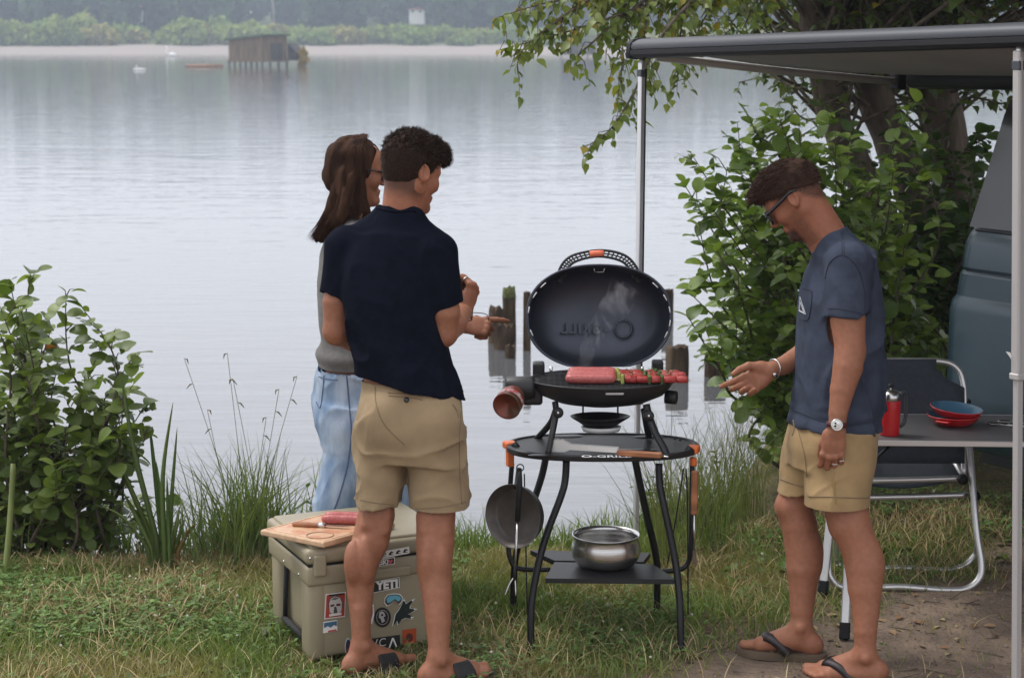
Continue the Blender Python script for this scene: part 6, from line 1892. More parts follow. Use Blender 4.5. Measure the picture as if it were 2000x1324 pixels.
    d0 = Vector((-.15, -1, .1)); d0 = (d0 - Aw * d0.dot(Aw)).normalized(); d1 = Aw.cross(d0)
    rows = []
    for a in np.linspace(0, 2 * math.pi, 30)[:-1]:
        p = wc + (d0 * math.cos(a) + d1 * math.sin(a)) * .0305
        o_ = (d0 * math.cos(a) + d1 * math.sin(a)) * .0022
        rows.append([p - Aw * .009, p + o_ - Aw * .0085, p + o_ + Aw * .0085, p + Aw * .009])
    rows.append(rows[0])
    wt = MB().grid(rows).build('watch_strap', mat('oxblood_leather', (.075, .014, .012), .45), t)
    cx = wc + d0 * .031; Rw = frame(d1, Aw, d0)
    MB().lathe([(0, -.004), (.0175, -.004), (.0195, 0), (.0195, .006), (.0178, .0085), (.0165, .0085), (.0162, .0072), (0, .0072)], cx, Rw, 30).build('watch_case', M_silver, wt)
    MB().lathe([(0, .0078), (.016, .0078), (.016, .0074)], cx, Rw, 30).build('watch_dial', mat('watch_dial', (.72, .71, .66), .4), wt)
    for (ax_, ay_) in ((-.0055, .005), (-.0055, -.004)):
        MB().lathe([(0, .0086), (.0036, .0086), (.0036, .0079)], cx + Rw @ Vector((ax_, ay_, 0)), Rw, 12).build('subdial', M_frame, wt)
    for a in (.1, 2.3): MB().box(cx + Rw @ Vector((.004 * math.cos(a), .004 * math.sin(a), .0088)), (.008, .0008, .0005), Rw @ Matrix.Rotation(a, 3, 'Z')).build('watch_hand', M_frame, wt)
    # rings and bracelet
    for fi, tt in ((2, .62), (3, .55)):
        rc = fn_[fi][0] * (1 - tt) + fn_[fi][1] * tt; ra = align(fn_[fi][1] - fn_[fi][0])
        MB().tube([rc + ra @ Vector((math.cos(a) * .0108, math.sin(a) * .0108, 0)) for a in np.linspace(0, 2 * math.pi, 20)[:-1]], .0016, 6, True).build('ring', M_silver, t)
    bc = J(1512, 719, .03); ba = align((J(1530, 714, .05) - wr).normalized())
    MB().tube([bc + ba @ Vector((math.cos(a) * .030, math.sin(a) * .030, .004 * math.sin(a))) for a in np.linspace(0, 2 * math.pi, 26)[:-1]], .0022, 6, True).build('bracelet', M_silver, t)
    MB().lathe([(0, .002), (.009, .002), (.009, -.002), (0, -.002)], J(1514, 733, -.005), align((.2, -1, -.4)), 14).build('bracelet_disc', M_steel, t)
    flip_flop(q1, None, t); flip_flop(q2, None, t)
if 'people' not in SKIP:
    man_back(); woman(); man_side()

# ------------------------------------------------------------------ plants
M_leaf = mat('leaf_green', (.8, .8, .8), .45, col2=(1.1, 1.1, 1.1), vscale=40, tint=True, trans=.33, spec=.45, vr=(.3, .7))
M_blade = mat('grass_blade', tint=True, rough=.6, trans=.28, spec=.3)
M_straw = mat('dry_straw', tint=True, rough=.85, spec=.15, trans=.1)
M_twig = mat('twig_bark', (.085, .065, .045), .9, var=.3, vscale=30)

def leaf_shape(kind, bend=.25, fold=.25, seed=0):
    """unit leaf along +y; returns verts, quads"""
    r = random.Random(seed)
    ts = [0, .12, .3, .5, .7, .88, 1.0]
    if kind == 'alder': ws = [.02, .22, .36, .42, .40, .26, .03]
    elif kind == 'poplar': ws = [.02, .34, .40, .32, .20, .09, .01]
    else: ws = [.02, .16, .26, .28, .22, .12, .01]
    vs = []
    for t, w_ in zip(ts, ws):
        z = -bend * t * t; x = .04 * math.sin(t * 3 + seed)
        jl, jr = 1 + r.uniform(-.08, .08), 1 + r.uniform(-.08, .08)
        vs += [(x - w_ * jl, t + .03 * (w_ > .1), z + fold * w_), (x, t, z), (x + w_ * jr, t + .03 * (w_ > .1), z + fold * w_)]
    fs = []
    for i in range(len(ts) - 1):
        a = 3 * i; fs += [[a, a + 1, a + 4, a + 3], [a + 1, a + 2, a + 5, a + 4]]
    return np.array(vs, np.float32), np.array(fs, np.int32)

class Plant:
    def __init__(self, seed): self.r = random.Random(seed); self.st = []; self.lv = []
    def leaf(self, p, d, up, size, tint): self.lv.append((Vector(p), Vector(d), Vector(up), size, tint))
    def stem(self, pts, r0, r1): self.st.append((pts, r0, r1))
    def spray(self, pts, size, col, start=.35, step=.05, twigs=.12, tl=(.1, .28), hang=0., jit=.25):
        """leaves and side twigs along a shoot"""
        r = self.r; L = [0]
        for i in range(1, len(pts)): L.append(L[-1] + (pts[i] - pts[i - 1]).length)
        tot = L[-1]; d_ = tot * start; nt = d_ + r.uniform(0, twigs); k = 0
        def at(x):
            for i in range(1, len(L)):
                if L[i] >= x: return pts[i - 1].lerp(pts[i], (x - L[i - 1]) / max(1e-6, L[i] - L[i - 1])), (pts[i] - pts[i - 1]).normalized()
            return pts[-1], (pts[-1] - pts[-2]).normalized()
        def put(p, t, k):
            side = t.cross(Vector((0, 0, 1))); side = side.normalized() if side.length > .1 else Vector((1, 0, 0))
            d = t * r.uniform(.2, .7) + side * (1 if k % 2 else -1) * r.uniform(.5, 1) + Vector((r.gauss(0, jit), r.gauss(0, jit), r.gauss(.05, jit) - hang))
            up = Vector((r.gauss(0, .38), r.gauss(-.15, .38), 1))
            c = col(r); self.leaf(p, d.normalized(), up, size * (r.uniform(.7, 1.22) if r.random() < .72 else r.uniform(.38, .7)), c)
        while d_ < tot:
            p, t = at(d_); put(p, t, k); k += 1; d_ += step * r.uniform(.7, 1.4)
            if twigs and d_ > nt:
                nt += twigs * r.uniform(.6, 1.5); l_ = r.uniform(*tl) * (1.1 - .5 * d_ / tot)
                side = Vector((r.gauss(0, 1), r.gauss(0, 1), r.gauss(.25 - hang, .6)))
                d = (t * .6 + side.normalized() * .8).normalized()
                q = [p, p + d * l_ * .5 + Vector((0, 0, .01)), p + d * l_ + Vector((0, 0, -.10 * hang - .01))]
                self.stem(q, .0028, .001)
                x = .02
                while x < l_:
                    put(q[0].lerp(q[2], x / l_), d, k); k += 1; x += step * .8 * r.uniform(.7, 1.4)
        put(pts[-1], (pts[-1] - pts[-2]).normalized(), k)
    def build(self, parent, kind, variants=4, objs=300, mleaf=None, stem_mat=None, bend=.25, leafname='leaf'):
        mleaf = mleaf or M_leaf
        m = MB()
        for pts, r0, r1 in self.st:
            n_ = len(pts); m.tube(pts, [r0 + (r1 - r0) * i / max(1, n_ - 1) for i in range(n_)], 6 if r0 < .02 else 10, cap=False)
        if self.st: m.build('branches', stem_mat or M_twig, parent, recalc=False)
        shapes = [leaf_shape(kind, bend * (.6 + .4 * i), .12 + .1 * (i % 3), i) for i in range(variants)]
        # frames
        P_ = np.array([l[0] for l in self.lv], np.float32); Dv = np.array([l[1] for l in self.lv], np.float32); U = np.array([l[2] for l in self.lv], np.float32)
        S_ = np.array([l[3] for l in self.lv], np.float32); C = np.array([l[4] for l in self.lv], np.float32)
        X = np.cross(Dv, U); X /= np.linalg.norm(X, axis=1)[:, None] + 1e-6; Zv = np.cross(X, Dv)
        # the leaves that show largest: in frame and near
        y = P_[:, 1]; z = P_[:, 2] - CAM_H; dep = y * CT - z * ST
        px = 1000 + F * P_[:, 0] / dep; py = 662 - F * (y * ST + z * CT) / dep
        vis = (px > 0) & (px < 2000) & (py > 0) & (py < 1324)
        score = np.where(vis, S_ / dep ** 1.0 * np.abs(Zv[:, 1] * .8 + .25) * (1 + 1.5 * (dep < np.percentile(dep[vis] if vis.any() else dep, 35))), -1)
        order = np.argsort(-score); top = order[:objs]; rest = order[objs:]
        if objs:
            tints = C[top]; keyed = {}
            for j, i in enumerate(top):
                vi = int(i) % variants; tb = tuple(np.round(C[i] / .012).astype(int)); 
                key = (vi, tb)
                if key not in keyed:
                    me = np_mesh('leaf', shapes[vi][0], shapes[vi][1]); set_tint(me, np.repeat(C[i][None], len(shapes[vi][0]), 0)); me.materials.append(mleaf); keyed[key] = me
                o = bpy.data.objects.new(leafname, keyed[key]); COL.objects.link(o); o.parent = parent
                M = Matrix.Identity(4)
                for a in range(3):
                    M[a][0], M[a][1], M[a][2], M[a][3] = X[i, a] * S_[i], Dv[i, a] * S_[i], Zv[i, a] * S_[i], P_[i, a]
                o.matrix_parent_inverse = Matrix.Translation(-Vector(parent.location)); o.matrix_basis = M
        if len(rest):
            V, Fq, Cc, b_ = [], [], [], 0
            for vi in range(variants):
                ii = rest[(rest % variants) == vi]
                if not len(ii): continue
                sv, sf = shapes[vi]
                w_ = (sv[None, :, 0:1] * X[ii][:, None] + sv[None, :, 1:2] * Dv[ii][:, None] + sv[None, :, 2:3] * Zv[ii][:, None]) * S_[ii][:, None, None] + P_[ii][:, None]
                V.append(w_.reshape(-1, 3)); n_ = len(sv)
                Fq.append((sf[None] + (np.arange(len(ii)) * n_)[:, None, None]).reshape(-1, 4) + b_); b_ += len(ii) * n_
                Cc.append(np.repeat(C[ii], n_, 0))
            me = np_mesh('foliage', np.concatenate(V), np.concatenate(Fq)); set_tint(me, np.concatenate(Cc))
            o = link_mesh('foliage', me, mleaf, parent); o['kind'] = 'stuff'
def shoot(a, b_, r, bow=.12, n_=7, sag=0.):
    a, b_ = Vector(a), Vector(b_); L = (b_ - a).length
    j1 = Vector((r.gauss(0, bow), r.gauss(0, bow), abs(r.gauss(0, bow * .6)))) * L; j2 = Vector((r.gauss(0, bow), r.gauss(0, bow), r.gauss(0, bow) - sag)) * L * .6
    return arc([a, a.lerp(b_, .35) + j1, a.lerp(b_, .7) + j2, b_], n_)
def green(lo, hi, dead=.0, yellow=0.):
    def f(r):
        t = r.random()
        if r.random() < dead: return (.16 + .05 * t, .075, .03)
        if r.random() < yellow: return (.30, .23, .03)
        return tuple(lo[i] + (hi[i] - lo[i]) * t for i in range(3))
    return f

# ---- alder shrub at the left edge
def left_shrub():
    pl = Plant(3); r = pl.r
    base = P(85, 1085, 7.65); base.z = -.12
    t = thing('alder_shrub', base, 'leafy alder shrub on the bank at the left edge', 'shrub')
    ex = [-160, 0, 60, 130, 165, 200, 270, 290]; ey = [500, 545, 545, 575, 615, 680, 710, 800]
    col = green((.078, .120, .023), (.190, .250, .055), .006)
    fixed = [(60, 528, 7.5), (128, 570, 7.4), (160, 600, 7.45), (18, 545, 7.5), (265, 690, 7.5), (285, 790, 7.4), (290, 850, 7.4), (205, 660, 7.6), (100, 640, 7.4), (40, 600, 7.35), (0, 600, 7.3), (240, 770, 7.35), (-40, 570, 7.4)]
    tips = fixed + [(x, r.uniform(np.interp(x, ex, ey) + 40, 1010), r.uniform(7.3, 8.1)) for x in [r.uniform(-160, 275) for _ in range(46)]]
    for (x, y, s) in tips:
        b0 = base + Vector((r.gauss(0, .09), r.gauss(0, .09), 0))
        pts = shoot(b0, P(x, y, s), r, .07)
        pl.stem(pts, .009, .0016); pl.spray(pts, .070, col, .30, .036, .10, (.08, .24), 0, .42)
    pl.build(t, 'alder', 5, 300)
left_shrub()
# ---- bush behind the man on the right, and the darker one by the van
def right_bush():
    pl = Plant(8); r = pl.r
    base = P(1640, 900, 9.0); base.z = float(land_h(base.x, base.y)) - .03
    t = thing('alder_bush', base, 'large leafy bush on the bank behind the man in profile', 'bush')
    ly = [190, 240, 300, 360, 430, 470, 560, 640, 720, 800, 870]; lx = [1490, 1450, 1400, 1340, 1390, 1370, 1385, 1365, 1430, 1470, 1500]
    col = green((.072, .126, .022), (.215, .295, .058))
    fixed = [(1335, 358, 8.6), (1350, 300, 8.7), (1365, 440, 8.5), (1395, 480, 8.4), (1345, 620, 8.4), (1350, 575, 8.5), (1400, 690, 8.4), (1440, 240, 8.9), (1380, 390, 8.5), (1420, 330, 8.6), (1500, 205, 9), (1420, 560, 8.4), (1450, 740, 8.4), (1480, 800, 8.4), (1520, 300, 8.6), (1560, 240, 8.8), (1640, 300, 8.8)]
    tips = fixed + [(max(x, np.interp(y, ly, lx) + r.uniform(0, 60)), y, r.uniform(8.35, 9.9)) for x, y in [(r.uniform(1380, 1790), r.uniform(215, 880)) for _ in range(125)]]
    for (x, y, s) in tips:
        b0 = base + Vector((r.uniform(-.2, .55), r.uniform(-.15, .5), 0))
        pts = shoot(b0, P(x, y, s), r, .09)
        pl.stem(pts, .011, .0018); pl.spray(pts, .078, col, .32, .042, .11, (.10, .30), .08, .40)
    pl.build(t, 'alder', 5, 300)
    pl = Plant(9); r = pl.r
    base = P(1860, 800, 10.2); base.z = float(land_h(base.x, base.y)) - .03
    t = thing('shade_bush', base, 'dark dense bush between the tree trunks and the van', 'bush')
    col = green((.022, .046, .012), (.075, .125, .03))  # leaf greens darkened to paint the shade under the tree
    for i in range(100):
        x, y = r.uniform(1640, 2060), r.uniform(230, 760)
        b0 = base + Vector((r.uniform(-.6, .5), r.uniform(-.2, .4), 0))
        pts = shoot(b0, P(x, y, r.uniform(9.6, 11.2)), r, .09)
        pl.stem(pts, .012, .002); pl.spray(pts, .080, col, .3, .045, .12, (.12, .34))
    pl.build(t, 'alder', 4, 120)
right_bush()
# ---- leaning multi-stemmed tree with hanging yellowing branches
def big_tree():
    pl = Plant(15); r = pl.r
    base = P(1820, 700, 10.9); base.z = float(land_h(base.x, base.y)) - .1
    t = thing('poplar_tree', base, 'tree with three leaning trunks and yellowing hanging branches', 'tree')
    tr = [([(1775, 690, 10.6), (1735, 480, 10.5), (1690, 360, 10.4), (1640, 260, 10.3), (1605, 130, 10.2), (1570, -60, 10.1), (1540, -330, 10)], .105, .075),
          ([(1850, 690, 10.8), (1825, 500, 10.8), (1785, 380, 10.7), (1735, 260, 10.6), (1690, 130, 10.5), (1650, -60, 10.4), (1620, -360, 10.3)], .125, .085),
          ([(1905, 690, 11.0), (1885, 480, 11.0), (1860, 330, 11.0), (1825, 160, 11), (1800, -50, 11), (1790, -380, 11)], .15, .11)]
    M_trunk = mat('trunk_bark', (.085, .066, .050), .95, var=.45, vscale=10, bump=.02, bscale=22, stretch=(1, 1, .3), spec=.2, detail=6)
    tops = []
    for pts, r0, r1 in tr:
        p = arc([P(*q) for q in pts], 6); p[0].z = base.z - .1
        n_ = len(p); MB().tube(p, [r0 + (r1 - r0) * i / (n_ - 1) + .006 * math.sin(i * 1.3) for i in range(n_)], 16).build('trunk', M_trunk, t); tops.append(p)
    # hanging branches towards the lake
    col = green((.095, .145, .028), (.215, .25, .05), .0, .07)
    hang = [[(1560, -90, 9.8), (1400, -40, 9.0), (1250, 15, 8.5), (1110, 62, 8.3), (975, 98, 8.25)], [(1560, -120, 9.8), (1350, -60, 8.9), (1180, -15, 8.5), (1060, 8, 8.3), (968, 36, 8.2)],
            [(1540, -80, 9.8), (1400, -30, 8.8), (1300, 60, 8.35), (1236, 185, 8.3), (1190, 255, 8.25), (1142, 288, 8.2)], [(1500, -100, 9.5), (1360, -50, 8.8), (1330, 60, 8.6), (1322, 180, 8.55)],
            [(1540, -140, 9.8), (1300, -70, 8.8), (1170, -10, 8.4), (1090, 40, 8.3), (1020, 100, 8.25), (1010, 145, 8.25)], [(1500, -100, 9.5), (1330, -40, 8.7), (1220, 30, 8.45), (1150, 90, 8.35), (1110, 125, 8.35)],
            [(1500, -60, 9.5), (1420, -20, 9.0), (1380, 30, 8.8), (1350, 90, 8.7)], [(1540, -60, 9.5), (1480, 0, 9.2), (1450, 60, 9.1)], [(1480, -90, 9.3), (1280, -30, 8.6), (1200, 45, 8.5), (1215, 120, 8.45), (1205, 200, 8.4)],
            [(1460, -110, 9.2), (1200, -50, 8.5), (1060, -20, 8.35), (1000, 30, 8.3)], [(1460, -110, 9.2), (1240, -40, 8.5), (1130, 10, 8.35), (1060, 70, 8.3)], [(1480, -90, 9.2), (1300, -20, 8.5), (1260, 60, 8.4), (1262, 150, 8.35)]]
    for h in hang:
        pts = arc([P(*q) for q in h], 7); pl.stem(pts, .012, .0012)
        pl.spray(pts, .052, col, .30, .026, .050, (.06, .22), .5, .32)
    # crown over and behind the awning
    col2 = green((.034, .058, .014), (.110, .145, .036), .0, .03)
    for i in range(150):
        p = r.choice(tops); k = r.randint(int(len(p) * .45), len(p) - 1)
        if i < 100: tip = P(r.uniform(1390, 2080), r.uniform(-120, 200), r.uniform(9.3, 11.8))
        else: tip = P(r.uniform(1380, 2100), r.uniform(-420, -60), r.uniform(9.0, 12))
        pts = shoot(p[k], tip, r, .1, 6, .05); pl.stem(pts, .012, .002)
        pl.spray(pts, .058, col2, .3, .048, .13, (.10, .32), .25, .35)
    for i in range(330):  # unseen upper crown, thickened to shade the bush, table and van
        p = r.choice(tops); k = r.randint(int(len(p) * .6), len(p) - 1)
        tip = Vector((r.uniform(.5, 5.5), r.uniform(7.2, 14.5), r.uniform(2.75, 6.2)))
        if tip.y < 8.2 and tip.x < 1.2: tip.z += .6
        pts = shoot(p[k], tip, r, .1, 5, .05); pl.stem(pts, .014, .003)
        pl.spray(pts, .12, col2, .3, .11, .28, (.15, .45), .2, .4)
    pl.build(t, 'poplar', 5, 300)
big_tree()

# ---- blades
def blades(name, pos, hgt, wid, lean, tint, seg=3, curve=.5, seed=0, m=None, azim=None):
    r = np.random.default_rng(seed); n_ = len(pos)
    az = r.uniform(0, 2 * np.pi, n_) if azim is None else azim
    d = np.stack([np.cos(az), np.sin(az), np.zeros(n_)], 1); fc = r.uniform(0, 2 * np.pi, n_)
    sd_ = np.stack([np.cos(fc), np.sin(fc) * .35, np.zeros(n_)], 1); sd_ /= np.linalg.norm(sd_, axis=1)[:, None]
    V = []
    for i in range(seg + 1):
        t = i / seg
        w_ = (wid * (1 - t ** 2.2) + .0002)[:, None]
        c = pos + d * (lean * hgt * (t ** (1 + curve * 2)))[:, None] + np.array([[0, 0, 1]]) * (hgt * (t - .35 * lean * t ** 2.5))[:, None]
        V += [c - sd_ * w_, c + sd_ * w_]
    V = np.stack(V, 1); k = 2 * (seg + 1)
    b_ = np.arange(n_) * k
    fs = np.concatenate([np.stack([b_ + 2 * i, b_ + 2 * i + 1, b_ + 2 * i + 3, b_ + 2 * i + 2], 1) for i in range(seg)])
    me = np_mesh(name, V.reshape(-1, 3), fs); set_tint(me, np.repeat(tint, k, 0))
    return me
def scatter(n_, x0, x1, y0, y1, seed, dens=None):
    r = np.random.default_rng(seed); x = r.uniform(x0, x1, n_); y = r.uniform(y0, y1, n_)
    keep = (y < shore_y(x) + .12) & (np.abs(x) < .31 * y + .25)
    if dens is not None: keep &= r.random(n_) < dens(x, y)
    x, y = x[keep], y[keep]; return np.stack([x, y, land_h(x, y) - .004], 1)
def mixc(n_, a, b_, seed, s=.25):
    r = np.random.default_rng(seed); t = r.random((n_, 1)); return (np.array([a]) * (1 - t) + np.array([b_]) * t) * r.uniform(1 - s, 1 + s, (n_, 1))
def patch(x, y, f, seed): return vnoise(x * f, y * f, 0 * x, seed)
rg = np.random.default_rng(99)
notdirt = lambda x, y: np.clip(1.0 - dirt_amount(x, y) * 1.02, .015, 1)
p = np.concatenate([scatter(120000, -2.4, 4.2, 5.5, 12.5, 1, lambda x, y: notdirt(x, y) * np.where(y > 8.2, .5, 1) * (.65 + .35 * patch(x, y, 3, 5))), scatter(75000, -2.2, 1.9, 5.6, 7.6, 101, lambda x, y: notdirt(x, y) * (.7 + .3 * patch(x, y, 3, 5)))])
hg = rg.uniform(.022, .075, len(p)) * (1 + .5 * patch(p[:, 0], p[:, 1], 2.2, 8)) * np.where(p[:, 1] > 6.95, 1.25, 1)
near_c = (p[:, 0] > -.78) & (p[:, 0] < .05) & (p[:, 1] > 5.6) & (p[:, 1] < 6.32)
hg = np.where(near_c, hg * .55, hg); hg = np.where((p[:, 0] > 1.05) & (p[:, 1] > 6.3), hg * .5, hg)
tg = mixc(len(p), (.095, .150, .034), (.190, .245, .072), 2)
drier = np.clip(.45 + 1.2 * patch(p[:, 0], p[:, 1], 2.6, 31), 0, 1)[:, None] * .72
tg = tg * (1 - drier) + np.array([[.29, .235, .105]]) * drier
tag(link_mesh('lawn_grass', blades('lawn_grass', p, hg, rg.uniform(.0012, .0026, len(p)), rg.uniform(.2, 1.0, len(p)), tg, 3, .4, 3), M_blade), 'short patchy grass of the lakeside meadow', 'grass', kind='stuff')
p = scatter(46000, -2.3, 3.2, 5.5, 8.2, 4, lambda x, y: notdirt(x, y) * np.clip(.5 + .95 * patch(x, y, 3.1, 41), .08, 1))
near_c = (p[:, 0] > -.80) & (p[:, 0] < -.05) & (p[:, 1] > 5.6) & (p[:, 1] < 6.2)
tag(link_mesh('dry_grass', blades('dry_grass', p, rg.uniform(.03, .115, len(p)) * np.where(near_c, .6, 1), rg.uniform(.0010, .0019, len(p)), rg.uniform(.3, 1.3, len(p)), mixc(len(p), (.34, .255, .13), (.50, .40, .23), 5), 3, .3, 6), M_straw), 'dead straw coloured blades among the grass', 'dry grass', kind='stuff')
# clover: three leaflets on short stalks
def clover():
    p = scatter(44000, -2.3, 3.2, 5.5, 8.2, 7, lambda x, y: notdirt(x, y) ** 2 * np.clip(.30 + 1.3 * patch(x, y, 2.4, 51), .03, 1))
    n_ = len(p); r = np.random.default_rng(8); z = r.uniform(.018, .055, n_); V, C = [], []
    col = mixc(n_, (.075, .145, .032), (.150, .235, .065), 9)
    for k in range(3):
        a = r.uniform(0, 6.28, n_) * 0 + k * 2.094 + r.uniform(0, 6.28, n_)[0] + p[:, 0] * 40; s = r.uniform(.006, .0115, n_)
        d = np.stack([np.cos(a), np.sin(a), r.uniform(-.1, .45, n_)], 1); w_ = np.stack([-np.sin(a), np.cos(a), r.uniform(-.2, .2, n_)], 1)
        c = p + np.array([[0, 0, 1]]) * z[:, None]; S = s[:, None]
        V.append(np.stack([c, c + d * S * .9 - w_ * S * .75, c + d * S * 1.7 - w_ * S * .3, c + d * S * 1.7 + w_ * S * .3, c + d * S * .9 + w_ * S * .75], 1)); C.append(np.repeat(col * r.uniform(.85, 1.15, (n_, 1)), 5, 0))
    V = np.concatenate([v.reshape(-1, 3) for v in V]); fs = np.arange(len(V)).reshape(-1, 5)
    me = np_mesh('clover', V, fs, False); set_tint(me, np.concatenate(C))
    tag(link_mesh('clover', me, M_blade), 'low clover leaves spread through the meadow', 'clover', kind='stuff')
    q = scatter(750, -2.2, 3.0, 5.7, 8.0, 10, lambda x, y: notdirt(x, y) ** 2 * np.clip(.3 + .9 * patch(x, y, 2.4, 51), .02, 1)); m = MB(); rr = random.Random(2)
    for a in q:
        c = Vector(a) + Vector((0, 0, rr.uniform(.05, .085))); s = rr.uniform(.0028, .0055)
        m.lathe([(0, -.9), (.8, -.5), (1, .1), (.6, .75), (0, 1)], c, Matrix.Identity(3) * s, 7); 
    m.build('clover_blossom', mat('clover_white', (.50, .46, .38), .9, var=.25, vscale=200), recalc=False)
    tag(bpy.data.objects['clover_blossom'], 'small whitish clover blossoms dotted over the grass', 'clover blossom', kind='stuff')
clover()
# weeds with broad leaves
def weeds():
    r = random.Random(17); pl = Plant(17)
    q = scatter(520, -2.2, 2.6, 5.6, 8.0, 13, lambda x, y: notdirt(x, y) ** 2)
    root = thing('broadleaf_weeds', (0, 6.5, 0), 'broad leaved weeds scattered low in the grass', 'weeds'); root['kind'] = 'stuff'
    for a in q:
        for k in range(r.randint(3, 6)):
            an = r.uniform(0, 6.28); d = Vector((math.cos(an), math.sin(an), r.uniform(.25, .8)))
            pl.leaf(Vector(a) + Vector((0, 0, .012)), d.normalized(), Vector((-d.x, -d.y, 1)), r.uniform(.025, .06), (.085 + .05 * r.random(), .14 + .05 * r.random(), .035))
    pl.build(root, 'weed', 3, 0)
weeds()
# raked straw along the bank
def straw():
    r = np.random.default_rng(5); n_ = 9000
    x = r.uniform(-2.3, -.55, n_); y = shore_y(x) - .22 + r.normal(0, .10, n_) - .06 * (x < -1.6); x2 = r.uniform(.55, 1.6, 700)
    z = land_h(x, y) + np.abs(r.normal(0, .022, n_)); a = r.uniform(0, np.pi, n_); L = r.uniform(.03, .12, n_)
    d = np.stack([np.cos(a), np.sin(a), r.normal(0, .22, n_)], 1) * L[:, None]; c = np.stack([x, y, z], 1); w_ = np.stack([-np.sin(a), np.cos(a), 0 * a], 1) * r.uniform(.001, .0022, n_)[:, None]; u_ = np.array([[0, 0, .0015]])
    V = np.stack([c - d - w_, c - d + w_, c + d + w_ + u_, c + d - w_ + u_], 1).reshape(-1, 3)
    me = np_mesh('raked_straw', V, np.arange(len(V)).reshape(-1, 4), False); set_tint(me, np.repeat(mixc(n_, (.22, .135, .07), (.40, .28, .15), 6), 4, 0))
    tag(link_mesh('raked_straw', me, M_straw), 'brown raked straw heaped along the bank', 'straw', kind='stuff')
straw()
# tall growth along the water's edge
def bank():
    def strip(n_, x0, x1, o0, o1, seed): 
        r = np.random.default_rng(seed); x = r.uniform(x0, x1, n_); sl = 1
        y = shore_y(x) + r.uniform(o0, o1, n_); return np.stack([x, y, land_h(x, y) - .01], 1)
    p = np.concatenate([strip(3000, -.35, .75, -.35, .22, 61), strip(1100, .3, .95, -.9, .0, 62), strip(1900, -2.4, -.5, -.22, .22, 63)])
    r = np.random.default_rng(64); h = r.uniform(.12, .46, len(p)) * (.75 + .5 * patch(p[:, 0], p[:, 1], 2.7, 66))
    me = blades('bank_grass', p, h, r.uniform(.0016, .0040, len(p)), r.uniform(.05, .75, len(p)), mixc(len(p), (.095, .155, .036), (.20, .25, .075), 65), 5, .6, 67)
    tag(link_mesh('bank_grass', me, M_blade), 'tall green grass fringing the water behind the grill', 'tall grass', kind='stuff')
    r = np.random.default_rng(70); n_ = 520; x = r.uniform(.55, 1.15, n_); y = shore_y(x) + r.uniform(-.95, .15, n_)
    p = np.stack([x, y, land_h(x, y) - .01], 1); h = r.uniform(.25, .75, n_)
    me = blades('fine_reeds', p, h, r.uniform(.0010, .0022, n_), r.uniform(.1, .6, n_), mixc(n_, (.09, .125, .04), (.19, .19, .08), 71), 5, .6, 72)
    tag(link_mesh('fine_reeds', me, M_blade), 'fine tall reeds at the foot of the bush beside the water', 'reeds', kind='stuff')
    # weeds under the shrub and by the clumps
    pl = Plant(23); rr = pl.r; root = thing('bank_herbs', P(250, 1070, 7.5), 'leafy herbs crowding the foot of the left bank', 'herbs'); root['kind'] = 'stuff'
    for i in range(90):
        x = rr.uniform(-2.2, -.72) if i < 70 else rr.uniform(.45, 1.0); y = float(shore_y(x)) + rr.uniform(-.25, .15) - (.3 if i >= 70 else 0); a = Vector((x, y, float(land_h(x, y)) - .01))
        pts = shoot(a, a + Vector((rr.gauss(0, .06), rr.gauss(0, .06), rr.uniform(.12, .36))), rr, .08, 4)
        pl.stem(pts, .003, .001); pl.spray(pts, .040, green((.05, .095, .025), (.11, .16, .045)), .1, .022, 0)
    pl.build(root, 'weed', 3, 0)
bank()
